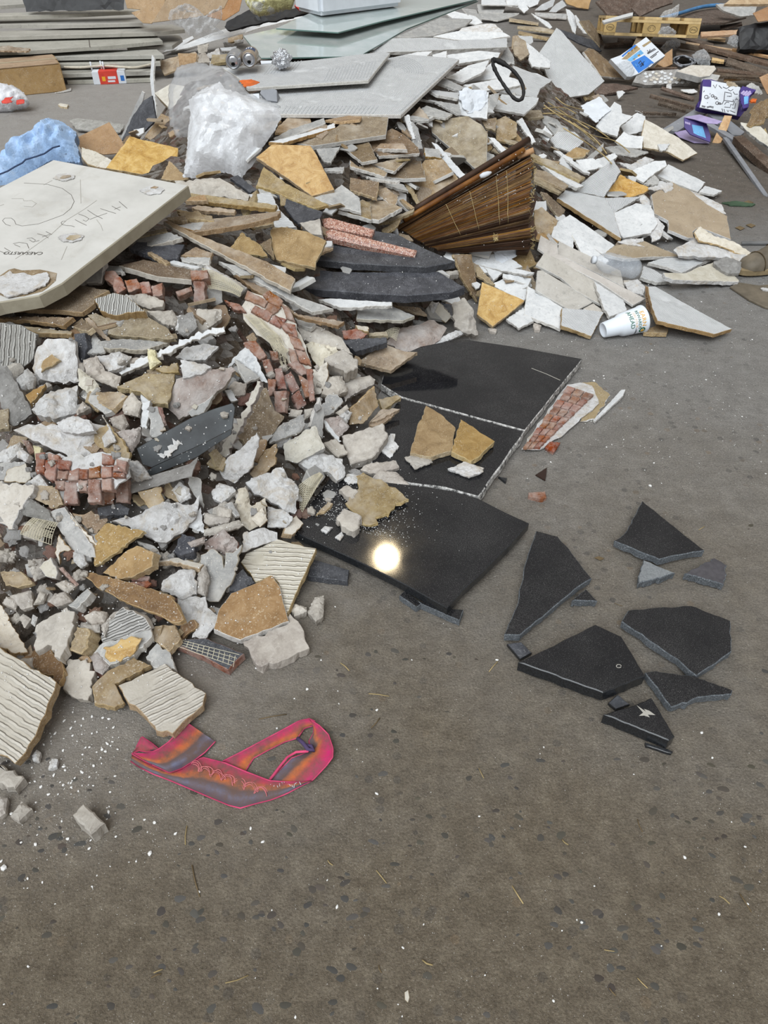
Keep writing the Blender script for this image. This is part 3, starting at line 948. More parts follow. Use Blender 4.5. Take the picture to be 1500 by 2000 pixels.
# ------------------------------------------------------------------ behind the heap, left: stacked wall panels and rubbish
fr = random.Random(3)
L_ = -900
P('A', 'black_plastic', 8, '150 -60 900 -60 905 66 580 78 190 84', 'crumpled black plastic sheet behind the stacked grey panels', 'plastic_sheet', 'plastic', t=(50, 0), z=.42, rough=True, amp=20)
for i, (pl, zz, tb, lb) in enumerate([
 ('480 552 1110 548 1105 575 490 590', .03, 1, 'lowest grey wall panel of the stack, almost on the floor'),
 ([(L_, 520), (480, 505), (1110, 495), (1105, 522), (490, 540), (L_, 560)], .075, 0, 'grey wall panel second from the floor in the stack'),
 ([(L_, 440), (0, 428), (1180, 410), (1172, 455), (800, 466), (0, 472), (L_, 490)], .12, 0, 'broad grey wall panel with the cable lying along its front'),
 ([(L_, 400), (220, 380), (1150, 362), (1200, 402), (250, 418), (L_, 440)], .16, 0, 'thin grey wall panel just above the panel with the cable'),
 ('930 350 1150 250 1310 248 1335 280 1260 335', .17, 0, 'short grey panel end poking out at the right of the stack'),
 ([(L_, 330), (0, 292), (1110, 228), (1190, 298), (800, 333), (200, 370), (L_, 400)], .21, 0, 'grey wall panel with a short dark line drawn across it'),
 ([(L_, 270), (0, 228), (1260, 178), (1352, 214), (1130, 236), (0, 268), (L_, 300)], .25, 0, 'long grey wall panel ending beside the crumpled clear film'),
 ([(L_, 170), (0, 132), (960, 95), (1045, 166), (600, 178), (0, 180), (L_, 210)], .29, 0, 'grey wall panel with a slanted right end high in the stack'),
 ([(L_, 140), (0, 96), (1020, 64), (1030, 76), (600, 98), (0, 118), (L_, 150)], .345, 2, 'narrow grey panel with two white crumbs near the top of the stack'),
 ([(L_, 20), (0, -40), (430, -30), (436, 8), (0, 40), (L_, 60)], .40, 2, 'topmost grey wall panel cut by the edge of the photo')]):
 o = P('A', 'panel', 26, pl, lb, t=(tb, 0), z=zz, jag=0, cham=.002)
 if i == 5:
  ink(o, 'A', [[(652, 292), (658, 342)]], .008, 'ink', 'drawn_line')
P('A', 'card', 6, '905 -40 1215 -40 1200 60 1110 172 1046 168 960 92 1030 70 930 60', 'brown cardboard sheet leaning behind the right end of the grey panels', t=(58, -10), z=.40, jag=0)
P('A', 'card', 6, '1115 165 1205 20 1230 -40 1700 -60 1640 60 1480 120 1240 150', 'curved cardboard sheet behind the crumpled clear film', t=(60, 5), z=.42, jag=0)
P('B', 'card', 5, '120 -40 470 -50 440 80 330 150 200 120', 'pale cardboard box side left of the yellow-green bag', t=(62, 0), z=.34, jag=0)
P('B', 'black_plastic', 20, '330 190 345 150 520 60 840 55 990 38 985 85 590 160 350 215', 'black plastic sheet under the yellow-green bag', 'plastic_sheet', 'plastic', t=(25, 0), zd=4.3, rough=True, amp=14)
P('B', 'red_print', 20, '845 40 900 -30 970 -30 965 45 880 70', 'dark red carton corner between the bag and the white box', 'carton', 'box', t=(55, 0), zd=4.25, jag=0)
# cable along the panels
def tube(name, pts, r, mat, sides=8, close=False, taper=None):
 pts = [Vector(p) for p in pts]
 vs = []; fs = []
 up = Vector((0, 0, 1))
 n = len(pts)
 for i, p in enumerate(pts):
  a = pts[i - 1] if (i > 0 or close) else pts[0]; b = pts[(i + 1) % n] if (i < n - 1 or close) else pts[-1]
  d = (b - a).normalized() if (b - a).length > 1e-9 else Vector((1, 0, 0))
  s = d.cross(up)
  if s.length < .05: s = d.cross(Vector((1, 0, 0)))
  s.normalize(); u = s.cross(d)
  rr = r if taper is None else r * taper[i]
  for k in range(sides):
   q = 2 * math.pi * k / sides
   vs.append(tuple(p + (s * math.cos(q) + u * math.sin(q)) * rr))
 m = n if close else n - 1
 for i in range(m):
  j = (i + 1) % n
  for k in range(sides):
   fs.append([i * sides + k, i * sides + (k + 1) % sides, j * sides + (k + 1) % sides, j * sides + k])
 if not close:
  fs.append(list(range(sides))[::-1]); fs.append([(n - 1) * sides + k for k in range(sides)])
 return mesh(name, vs, fs, [mat], smooth=True)
def smooth_pts(pts, k=6):
 pts = [Vector(p) for p in pts]; out = []
 n = len(pts)
 for i in range(n - 1):
  p0 = pts[max(i - 1, 0)]; p1 = pts[i]; p2 = pts[i + 1]; p3 = pts[min(i + 2, n - 1)]
  for j in range(k):
   t = j / k
   out.append(.5 * ((2 * p1) + (p2 - p0) * t + (2 * p0 - 5 * p1 + 4 * p2 - p3) * t * t + (3 * p1 - p0 - 3 * p2 + p3) * t ** 3))
 out.append(pts[-1]); return out
cb = [at_z(px('A', [p])[0], .105)[0] * .997 + CAM * .003 for p in [(470, 492), (600, 494), (740, 482), (900, 492), (1000, 494), (1110, 470)]]
root = link('cable', None, None, None, label='thin pale cable strung along the front of the panels', category='cable')
link('cable_run', tube('cable_run', smooth_pts(cb), .008, 'cream'), None, root)
for p in [(668, 486), (740, 480), (757, 484)]:
 w = at_z(px('A', [p])[0], .105)[0] * .996 + CAM * .004
 link('cable_clip', tube('cable_clip', [w + np.array([0, 0, -.03]), w + np.array([0, 0, .03])], .006, 'paper', 6), None, root)
P('A', 'tan', 12, '-60 345 60 332 110 345 215 352 212 372 -60 368', 'torn brown wood strip lying on the grey panels at the left edge', 'wood_strip', 'wood', t=(10, 0), z=.235, jag=3)
# cardboard box on the floor, plastic carrier, red packet
def box_px(name, label, cat, crop, a, b, z0, h, depth, mat, group=None):
 """closed carton standing on z0 with its front lower edge from pixel a to pixel b"""
 w = at_z(px(crop, [a, b]), z0); A_, B_ = Vector(w[0]), Vector(w[1])
 x = (B_ - A_).normalized(); y = Vector((0, 0, 1)).cross(x)
 M = Matrix(((x.x, y.x, 0, A_.x), (x.y, y.y, 0, A_.y), (0, 0, 1, A_.z), (0, 0, 0, 1)))
 return M, (B_ - A_).length, link(name, None, M, None, label=label, category=cat, group=group)
def quadbox(name, x0, x1, y0, y1, z0, z1, mat, parent, bev=.002, skew=0):
 bm = bmesh.new(); bmesh.ops.create_cube(bm, size=1)
 for v in bm.verts:
  v.co = Vector((x0 if v.co.x < 0 else x1, y0 if v.co.y < 0 else y1, z0 if v.co.z < 0 else z1))
  if skew and v.co.z > (z0 + z1) / 2: v.co.y += skew
 if bev: bmesh.ops.bevel(bm, geom=bm.edges[:], offset=bev, segments=2, affect='EDGES')
 me = bpy.data.meshes.new(name); bm.to_mesh(me); bm.free()
 me.materials.append(MAT[mat] if isinstance(mat, str) else mat)
 return link(name, me, Matrix.Identity(4), parent)
M, ln, root = box_px('cardboard_box', 'long brown cardboard box on the floor in front of the grey panels', 'box', 'A', (-700, 790), (490, 668), 0, .2, .5, 'card')
quadbox('carton_body', 0, ln, 0, .34, 0, .175, 'card', root, .004)
quadbox('flap', .02, ln - .01, .0, .33, .176, .181, 'card', root, .001)
quadbox('tape_strip', 0.0, ln, .15, .19, .1815, .1822, 'dry', root, 0)
stamp('A', '-700 480 470 480 490 668 -700 790', 5.0)
M, ln, root = box_px('printed_packet', 'small red and white printed packet on the floor before the panels', 'packet', 'A', (690, 622), (930, 612), 0, .2, .5, 'card')
quadbox('packet_body', 0, ln, 0, .10, 0, .085, 'paper', root, .003)
quadbox('red_label', ln * .20, ln * .76, -.001, .101, .002, .0865, 'red_print', root, 0)
quadbox('lettering', ln * .46, ln * .70, -.0016, 0, .034, .052, 'paper', root, 0)
quadbox('lettering', ln * .44, ln * .66, -.0016, 0, .014, .026, 'paper', root, 0)
quadbox('emblem', ln * .28, ln * .38, -.0016, 0, .022, .052, 'yellow_ink', root, 0)
quadbox('blue_print', ln * .84, ln * .95, -.0016, .0, .02, .055, 'print_blue', root, 0)
P('A', 'cream', 12, '425 765 440 755 500 765 490 785 440 778', 'small cream chip on the floor between carrier bag and heap', 'plaster_chip', t=(0, 0), z=.012)
P('A', 'gry', 4, '400 678 460 665 520 642 522 660 470 672', 'scrap of grey card at the corner of the long cardboard box', 'card_scrap', 'cardboard', t=(2, 0), z=.008)

# ------------------------------------------------------------------ behind the heap, right: scrap wood, pallet, cartons
def Pg(crop, mat, th, poly, label, **k):
 return P(crop, mat, th, poly, label, **k)
P('D', 'woodd', 18, '840 105 1150 52 1345 122 1180 165 1000 165', 'broad dark board lying behind the pallet', t=(4, 3), z=.12, jag=0)
P('D', 'woodd', 20, '240 10 520 -60 560 60 500 110 330 110', 'dark plywood sheet behind the left end of the pallet', t=(22, 5), z=.10, jag=1)
P('D', 'woodd', 16, '500 60 560 -60 820 -80 800 20 680 60 560 120', 'dark broken plywood standing behind the pallet', t=(30, 0), z=.16, jag=2)
P('D', 'woodl', 20, '1180 30 1230 -10 1700 -30 1700 20 1430 30', 'pale timber lying across the top right corner', t=(20, 0), z=.32, jag=1)
P('D', 'gry', 20, '1120 30 1230 20 1420 40 1400 110 1300 120 1180 80', 'grey stained board with pale streaks below the pale timber', t=(40, 0), z=.2, jag=1)
P('D', 'card', 6, '1390 95 1560 20 1700 0 1700 120 1430 157', 'flat cardboard piece over the black plastic at the right edge', t=(14, -6), z=.34, jag=1)
link('plastic_pipe', tube('plastic_pipe', smooth_pts([at_z(px('D', [p])[0], .17)[0] for p in [(700, 140), (860, 95), (1020, 50), (1150, 38), (1190, 48)]]), .016, 'bluepipe'), None, None, label='bent blue plastic pipe behind the pallet', category='pipe')

# loose planks, in the order they lie
wl = [('woodd', (400, 290), (880, 330), 14), ('woodd', (860, 330), (1500, 440), 20), ('woodd', (1000, 330), (1560, 470), 16), ('woodd', (830, 380), (1330, 440), 18), ('woodd', (960, 520), (1500, 580), 16),
      ('woodd', (1080, 545), (1440, 560), 10), ('woodl', (900, 310), (1280, 368), 7), ('woodl', (1240, 355), (1560, 420), 6), ('woodd', (1130, 510), (1480, 545), 14), ('woodd', (1200, 440), (1520, 540), 30),
      ('woodd', (250, 200), (290, 330), 14), ('woodd', (300, 330), (560, 300), 12), ('woodl', (1060, 270), (1190, 290), 10), ('woodl', (1010, 250), (1310, 230), 22), ('woodd', (1150, 200), (1310, 168), 16),
      ('woodl', (1090, 430), (1180, 445), 14), ('woodd', (640, 690), (960, 780), 6), ('woodd', (700, 745), (900, 800), 12), ('woodd', (720, 640), (960, 720), 12), ('woodd', (560, 820), (830, 830), 5),
      ('woodd', (1000, 620), (1010, 700), 8), ('woodd', (1330, 560), (1500, 600), 12), ('woodl', (1180, 575), (1420, 560), 6), ('woodd', (600, 500), (840, 492), 6), ('woodd', (840, 260), (1100, 330), 16)]
wlab = ['dark broken board below the left part of the pallet', 'long dark plank running right from under the pallet', 'second long dark plank beside the black bag', 'dark plank behind the clumped clear film',
  'dark plank behind the doodled white carton', 'thin dark lath behind the doodled white carton', 'thin pale lath curving under the pallet end', 'pale lath continuing to the right edge',
  'narrow dark board left of the open brown box', 'broad dark board in shadow above the doodled carton', 'short dark offcut left of the pallet', 'dark offcut just below the pallet blocks',
  'pale wood chip under the right end of the pallet', 'pale plank leaning from the pallet to the black bag', 'brown plank behind the pallet end', 'short pale offcut beside the clear bottle',
  'thin rotten lath on the bare ground', 'rotten wood strip on the bare ground beside the frame pieces', 'dark lath under the mosaic slab', 'thin splinter at the foot of the white plaster',
  'dark upright offcut left of the doodled carton', 'dark board end behind the purple wrapping', 'pale lath lying over the doodled carton', 'curved bark strip over the mosaic slab', 'dark board under the pallet middle']
for (m, a, b, w), lb in zip(wl, wlab):
 a = np.array(a, float); b = np.array(b, float); d = (b - a) / np.linalg.norm(b - a); nn = np.array([-d[1], d[0]]) * w / 2 * 1.6
 P('D', m, fr.uniform(9, 22), [tuple(a - nn), tuple(b - nn * fr.uniform(.7, 1.1)), tuple(b + nn * fr.uniform(.7, 1.1)), tuple(a + nn)], lb, t=(fr.uniform(0, 16), fr.uniform(-8, 8)), z=fr.uniform(.03, .09), jag=1.2, name='wood_plank', cat='wood')
# the pallet: deck boards, three blocks along the short side, bottom boards
def pallet():
 w = at_z(px('D', [(292, 258), (985, 282)]), .20)
 A_, B_ = Vector(w[0]), Vector(w[1])
 x = (B_ - A_); sx = x.length; x.normalize(); y = Vector((0, 0, 1)).cross(x)
 f = sx / .8
 M = Matrix(((x.x * f, y.x * f, 0, A_.x), (x.y * f, y.y * f, 0, A_.y), (x.z * f, y.z * f, f, A_.z), (0, 0, 0, 1)))
 M = M @ Matrix.Rotation(math.radians(-8), 4, 'X')
 root = link('euro_pallet', None, M, None, label='light wooden pallet with stamped blocks lying on the scrap wood', category='pallet')
 for k, (x0, x1) in enumerate(((0, .10), (.3275, .4725), (.70, .80))):
  for j, (y0, y1) in enumerate(((0, .145), (.5275, .6725), (1.055, 1.2))):
   b = quadbox('block', x0, x1, y0, y1, .022, .100, 'pallet_end', root, .002)
   if j == 0:
    ov = []
    cx, cz = (x0 + x1) / 2, .061
    rx = .034
    vs = []; fs = []
    n = 20
    for i in range(n):
     a = 2 * math.pi * i / n
     for r in (1, .86): vs.append((cx + rx * r * math.cos(a), y0 - .0012, cz + .024 * r * math.sin(a)))
    for i in range(n): fs.append([2 * i, 2 * i + 1, 2 * ((i + 1) % n) + 1, 2 * ((i + 1) % n)])
    link('stamp', mesh('stamp', vs, fs, ['twig']), Matrix.Identity(4), b)
    me = text_mesh('stamp_text', 'EPAL' if k != 1 else 'IT 15', .022, 'twig')
    link('stamp_text', me, Matrix.Translation((cx, y0 - .0014, cz)) @ Matrix.Rotation(math.pi / 2, 4, 'X'), b)
 for x0, x1 in ((0, .10), (.3275, .4725), (.70, .80)):
  quadbox('bottom_board', x0, x1, 0, 1.2, 0, .022, 'pallet', root, .002)
 for y0 in (0, .5275, 1.055):
  quadbox('stringer_board', 0, .8, y0, y0 + .145, .100, .122, 'pallet', root, .002)
 quadbox('end_board', 0, .8, 0, .10, 0, .0219, 'pallet', root, .002)
 for i in range(5):
  x0 = (0, .18, .3275, .52, .655)[i]
  quadbox('deck_board', x0, x0 + (.145 if i in (0, 2, 4) else .10), 0, 1.2, .122, .144, 'pallet', root, .002)
pallet()
stamp('D', '290 160 1160 150 1160 280 290 280', 5.5)
P('D', 'wht', 12, '285 150 480 96 512 90 510 112 300 166', 'white batten lying across the back left corner of the pallet', 'batten', 'wood', t=(-4, 0), z=.358, jag=0)
P('D', 'black_plastic', 120, '1300 185 1420 150 1700 120 1700 350 1500 345 1310 342', 'black plastic bin bag slumped at the right edge', 'bin_bag', 'bag', t=(48, 0), z=.2, rough=True, amp=25)
C('D', 'wrap', '700 142 730 90 800 60 850 30 842 110 790 150', 'crushed clear plastic bottle behind the pallet', 'plastic_bottle', 'bottle', t=(30, 0), z=.30, bulge=30, amp=16, thick=12, fine=14, facet=6, smooth=False)
C('D', 'wrap', '692 245 720 200 770 195 830 235 820 258 740 262', 'clear film stuffed inside the pallet', 'plastic_film', 'plastic', t=(45, 0), z=.27, bulge=30, amp=16, thick=12, fine=14, facet=6, smooth=False)
C('D', 'wrap', '1200 318 1215 270 1250 255 1300 280 1305 340 1250 345', 'clear plastic tray with a six-sided top beside the bin bag', 'plastic_tray', 'plastic', t=(40, 0), z=.14, bulge=30, amp=16, thick=12, fine=14, facet=6, smooth=False)
C('D', 'wrap', '940 405 985 372 1030 355 1080 420 1075 478 990 472', 'clump of clear film above the mosaic slab', 'plastic_film', 'plastic', t=(40, 0), z=.10, bulge=30, amp=16, thick=12, fine=14, facet=6, smooth=False)
root = link('packing_straps', None, Matrix.Translation(at_z(px('D', [(880, 450)])[0], .05)[0]), None, label='tangle of grey packing straps behind the mosaic slab', category='straps')
bpy.context.view_layer.update()
for k in range(9):
 a0 = fr.uniform(0, 6); pts = [Vector(at_z(px('D', [(885 + fr.uniform(45, 90) * math.cos(a0 + q * .7), 448 + fr.uniform(25, 42) * math.sin(a0 + q * .7))])[0], fr.uniform(.03, .10))[0]) - root.location for q in range(8)]
 link('strap', tube('strap', smooth_pts(pts, 4), .006, 'grey_plastic', 5), Matrix.Identity(4), root)
P('D', 'brn', 8, '510 335 540 270 600 235 660 275 600 320 540 350', 'curled brown cardboard leaning at the front of the pallet', 'cardboard_sheet', 'cardboard', t=(40, 15), z=.17, jag=1)
P('D', 'card', 60, '690 470 745 395 800 355 802 470 740 495', 'brown carton half behind the printed white and blue carton', 'carton', 'box', t=(35, 20), z=.10, jag=0)
C('D', 'wrap', '715 350 760 300 850 285 860 330 800 380 750 385', 'pale twist of film between pallet and printed carton', 'plastic_film', 'plastic', t=(40, 0), z=.10, bulge=30, amp=16, thick=12, fine=14, facet=6, smooth=False)
o = P('BX', 'paper', 40, '130 590 340 512 880 130 1280 520 740 890 560 965 480 960', 'flattened white and blue printed carton in front of the pallet', 'printed_carton', 'box', t=(48, 4), z=.15, jag=0)
decal(o, 'BX', '555 660 845 512 1045 670 720 888', 'print_blue', 'blue_panel')
decal(o, 'BX', '360 530 640 290 700 320 480 470 390 550', 'print_blue', 'blue_stripe')
decal(o, 'BX', '480 610 760 400 830 470 560 650', 'print_sky', 'blue_stripe')
decal(o, 'BX', '360 600 680 310 760 380 480 600', 'dry', 'picture_strip')
decal(o, 'BX', ['480 480 510 440 540 460 500 495', '560 420 590 390 610 415 580 440', '620 370 680 320 700 350 640 395'], 'yellow_ink', 'picture')
decal(o, 'BX', ['600 590 630 570 655 600 620 620', '690 520 740 480 765 520 720 545'], 'yellow_ink', 'picture')
decal(o, 'BX', '790 310 960 205 990 235 830 345', 'dry', 'label_box')
decal(o, 'BX', '920 735 1000 675 1020 705 950 765', 'paper', 'barcode')
ink(o, 'BX', [[(900, 470), (1060, 370)], [(910, 485), (1085, 385)], [(960, 560), (1140, 430)], [(985, 575), (1100, 490)], '900 410 940 450 960 390'], .006, 'print_dark', 'small_print')
ink(o, 'BX', ['720 690 760 630 800 690 840 640', '740 720 780 690 830 730', [(760, 750), (830, 690)]], .009, 'print_dark', 'dark_print')
ink(o, 'BX', [[(650, 690), (680, 740)], [(690, 740), (720, 750)], [(830, 600), (860, 640)]], .006, 'print_sky', 'pale_print')
C('BX', 'wrap', '240 700 430 620 560 640 640 830 560 960 480 950', 'crumpled clear film over the corner of the printed carton', 'plastic_film', 'plastic', t=(45, 4), z=.12, bulge=30, amp=16, thick=12, fine=14, facet=6, smooth=False)
# mosaic slab
o = P('D', 'mor', 30, '510 600 540 540 600 520 840 505 935 550 1010 572 1008 604 800 612 600 622', 'slab set with broken white mosaic pieces on the bare ground', 'mosaic_plate', 'mosaic', t=(40, 0), z=.06, rough=False, jag=2)
mr = random.Random(5)
cells = []
for _ in range(400):
 c = (mr.uniform(600, 1000), mr.uniform(522, 605))
 if c[1] < 520 + (c[0] - 600) * .0 or c[1] < 510 + max(0, c[0] - 840) * .34: continue
 if all(abs(c[0] - q[0]) / 34 + abs(c[1] - q[1]) / 24 > 1 for q in cells): cells.append(c)
for c in cells:
 k = mr.choice((4, 5, 6)); a0 = mr.uniform(0, 6)
 decal(o, 'D', [(c[0] + mr.uniform(11, 19) * math.cos(a0 + i * 2 * math.pi / k), c[1] + mr.uniform(8, 13) * math.sin(a0 + i * 2 * math.pi / k)) for i in range(k)], mr.choice(['wht', 'wht', 'cream']), 'mosaic_piece', lift=.004, th=.006)
P('D', 'cream', 40, '830 522 940 475 1108 480 1120 505 1075 556 1000 565 930 548', 'cream terrazzo slab lying on the end of the mosaic slab', 'stone_plate', 'stone', t=(16, 5), z=.11, jag=1, edge='gry')
P('D', 'gry', 20, '1010 560 1085 540 1150 550 1130 585 1020 600', 'grey slab end under the doodled white carton', 'stone_plate', 'stone', t=(20, 0), z=.08, jag=1)
P('D', 'pls', 20, '755 640 760 610 795 608 795 645', 'small crumpled white paper below the mosaic slab', 'paper_scrap', 'paper', t=(20, 0), z=.04)
P('D', 'wht', 10, '390 670 430 662 455 680 405 725', 'white tile corner propped beside the brown board', t=(45, 0), z=.05)
P('D', 'woodd', 16, '290 610 400 612 550 640 300 690 230 680', 'dark brown board below the large grooved tile', t=(20, 0), z=.04)
P('D', 'wht', 5, '860 655 960 652 985 672 940 682 880 668', 'thin white strip on the ground left of the doodled carton', 'plastic_strip', 'plastic', t=(5, 0), z=.02)
# grey frame profiles
for pl, lb in [('725 945 960 800 1062 812 1010 850 835 962', 'grey frame profile behind the purple carton'), ('1060 832 1150 825 1330 965 1300 990 1240 985', 'grey frame profile behind the pale plank'),
               ('1040 905 1090 900 1330 1040 1290 1050', 'second grey frame profile behind the pale plank')]:
 P('D', 'grey_plastic', 20, pl, lb, 'frame_profile', 'frame', t=(8, 0), z=.05, jag=0, under=.002)
P('Z', 'grey_plastic', 15, '630 1290 690 1270 900 1560 800 1560', 'narrow grey profile below the pale plank', 'frame_profile', 'frame', t=(5, 0), z=.03, jag=0)
P('H', 'grey_plastic', 14, '1208 225 1245 235 1500 598 1498 615 1470 600', 'long grey metal strip running down to the right edge', 'metal_strip', 'metal', t=(3, 0), z=.02, jag=0)
P('H', 'woodd', 40, '1275 222 1335 212 1520 370 1520 450', 'dark brown plank end beside the long grey strip', 'wood_plank', 'wood', t=(10, -8), z=.06, jag=1)
P('Z', 'cream', 16, '960 990 1110 1010 1360 1068 1520 1240 1520 1480 1180 1230 1090 1160 1050 1120', 'dirty white board leaning at the right edge below the torn plywood', 'plaster_board', 'board', t=(20, -10), z=.12, jag=2, edge='gry')
# purple cartons
P('Z', 'card', 6, '1330 105 1530 20 1560 460 1480 430 1400 270', 'open brown cardboard box flap at the right edge', 'cardboard_box', 'box', t=(35, -20), z=.26, jag=0)
P('Z', 'gry', 8, '1080 270 1180 210 1330 290 1400 420 1200 420', 'grey paper scraps inside the open brown box', 'paper_scrap', 'paper', t=(25, -10), z=.20, jag=2)
o = P('Z', 'purple', 30, '960 330 1010 275 1270 350 1150 470 1120 690 1020 725 960 560', 'crushed purple wrapping right of the doodled carton', 'printed_carton', 'box', t=(40, -10), z=.20, jag=1)
ink(o, 'Z', [[(975, 430), (1040, 375)], [(1010, 455), (1100, 375)], [(1050, 470), (1160, 380)], [(1090, 475), (1170, 410)]], .012, 'lilac', 'pale_print')
decal(o, 'Z', '1030 490 1120 470 1110 620 1035 640', 'print_sky', 'blue_label')
P('Z', 'orange_print', 10, '1140 560 1200 520 1290 530 1270 580 1180 590', 'orange wrapper scrap beside the purple wrapping', 'wrapper', 'wrapper', t=(25, 0), z=.20, jag=2)
P('Z', 'brn', 14, '1110 1000 1180 830 1160 745 1250 640 1530 500 1530 850 1390 1015 1140 1075', 'torn brown plywood sheet at the right edge', 'plywood_sheet', 'wood', t=(38, -15), z=.19, jag=4)
P('Z', 'purple', 40, '180 560 130 600 120 690 190 720 960 880 1050 760 980 560 960 330 400 150 230 150', 'purple carton under the white doodled sheet', 'printed_carton', 'box', t=(48, -4), z=.15, jag=0)
o = P('Z', 'paper', 6, '165 695 205 545 225 290 235 190 395 170 690 225 962 300 942 580 885 852 520 765', 'white sheet with a black line maze lying on the purple carton', 'printed_sheet', 'paper', t=(48, -4), z=.178, jag=0)
decal(o, 'Z', '230 150 396 180 388 300 226 286', 'purple', 'purple_patch')
maze = ['660 390 640 560 600 640', '670 400 780 420 790 480 700 480', '640 560 850 590 860 540 910 540', '650 690 760 700 770 640 820 650 840 600',
  '650 640 690 590 740 600', '820 390 850 440 910 440', '870 610 850 720 800 710', [(600, 720), (620, 780)], [(640, 730), (660, 790)], '700 750 720 790 740 750', [(760, 760), (860, 800)]]
ink(o, 'Z', maze, .004, 'print_dark', 'maze_lines')
sq = []
for cx, cy, r in ((300, 490, 55), (420, 470, 40), (480, 510, 35), (510, 610, 45), (560, 620, 30)):
 sq.append([(cx + r * math.cos(a * .7) * (1 - a * .05), cy + r * .8 * math.sin(a * .7) * (1 - a * .05)) for a in range(12)])
sq += ['300 690 370 675 440 690', '310 705 370 690 435 712', '720 350 770 375 820 345', [(205, 660), (280, 680)], [(205, 680), (275, 695)], [(240, 400), (260, 370)], '430 260 470 320 500 250', [(540, 270), (600, 330)], '620 300 690 330 740 300']
for q_ in sq: ink(o, 'Z', [q_], .004, 'print_dark', 'doodle')
decal(o, 'Z', ['360 430 375 420 378 440 362 446', '310 600 325 595 325 612 310 612', '875 510 892 508 890 525 875 525', '520 540 532 536 532 550 520 552', '745 475 765 470 765 490 748 492', '815 550 835 548 833 570 815 570'], 'print_dark', 'print_dots')
P('Z', 'tan', 5, '680 215 730 180 860 215 920 280 760 290 720 270', 'torn brown paper lying on the white doodled sheet', 'paper_scrap', 'paper', t=(44, -4), z=.27, jag=2)
P('D', 'lilac', 5, '815 968 910 948 1050 1028 1072 1046 960 1042 850 1000', 'pale inner flap of the purple carton resting on the ground', 'carton_flap', 'cardboard', t=(3, 0), z=.015, jag=0)
o = P('D', 'purple', 8, '885 862 960 870 1050 900 1080 995 1078 1042 930 985 888 935', 'purple carton with a pale blue picture standing on the ground', 'printed_carton', 'box', t=(56, -12), z=.085, jag=0)
decal(o, 'D', '942 912 1022 926 1046 1012 985 990 955 975', 'print_sky', 'picture')
ink(o, 'D', [[(895, 890), (898, 905)], [(905, 893), (908, 908)], '914 896 918 912 912 905', [(924, 898), (928, 914)]], .006, 'lilac', 'lettering')
P('D', 'lilac', 4, '885 856 1000 838 1165 888 1130 906 1050 900 960 872', 'open lilac lid of the purple carton', 'carton_sheet', 'cardboard', t=(12, -6), z=.135, jag=0)
P('Z', 'woodl', 18, '395 1430 410 1380 650 850 800 862 720 1090 580 1385', 'pale plank leaning against the white doodled sheet', 'wood_plank', 'wood', t=(34, -12), z=.05, jag=0)
P('H', 'green_wood', 6, '1200 650 1290 640 1420 660 1400 672 1260 668', 'thin dark green strip on the floor right of the drywall', 'wood_strip', 'wood', t=(0, 0), z=.008, jag=1)
P('L', 'metal', 8, '1330 136 1700 130 1700 148 1330 150', 'thin aluminium rail on the floor at the right edge', 'metal_rail', 'metal', t=(0, 0), z=.012, jag=0)

# ------------------------------------------------------------------ small fragments lodged between the larger pieces
FIL = {}
def frag_proto(kind, k):
 rnd = random.Random(k * 31 + sum(map(ord, kind)) % 7)
 n = rnd.choice((4, 5, 5, 6))
 loop = np.array([(math.cos(i * 2 * math.pi / n + rnd.uniform(-.3, .3)) * rnd.uniform(.7, 1.2), math.sin(i * 2 * math.pi / n + rnd.uniform(-.3, .3)) * rnd.uniform(.45, 1.0)) for i in range(n)])
 if kind in ROUGH:
  return chunk_mesh(STYLE[kind][0], loop, rnd.uniform(.7, 1.1), [kind, STYLE[kind][2]], amp=.14, jag=.08, rnd=rnd, fine=.55)
 return slab_mesh(STYLE[kind][0], loop, rnd.uniform(.12, .24), [kind, STYLE[kind][2]], jag=.035, cham=.03, step=.35, rnd=rnd)
GROUPS = {'tan': ('tile_fragment', 'tile', 'small tan tile fragment lodged between larger pieces of the heap', 'tan tile fragments in the heap'),
          'gry': ('tile_fragment', 'tile', 'small grey tile fragment lodged between larger pieces of the heap', 'grey tile fragments in the heap'),
          'wht': ('tile_fragment', 'tile', 'small white tile fragment lodged between larger pieces of the heap', 'white tile fragments in the heap'),
          'con': ('stone_fragment', 'stone', 'small grey-brown stone fragment lodged between larger pieces of the heap', 'stone fragments in the heap'),
          'pls': ('plaster_fragment', 'plaster', 'small white plaster fragment lodged between larger pieces of the heap', 'plaster fragments in the heap'),
          'brn': ('tile_fragment', 'tile', 'small dark brown tile fragment lodged between larger pieces of the heap', 'brown tile fragments in the heap'),
          'cream': ('plaster_fragment', 'plaster', 'small cream plaster fragment lodged between larger pieces of the heap', 'cream fragments in the heap'),
          'brk': ('brick_fragment', 'brick', 'small red brick fragment lodged between larger pieces of the heap', 'brick fragments in the heap')}
for kd in GROUPS: FIL[kd] = [frag_proto(kd, k) for k in range(7)]
zr = random.Random(99)
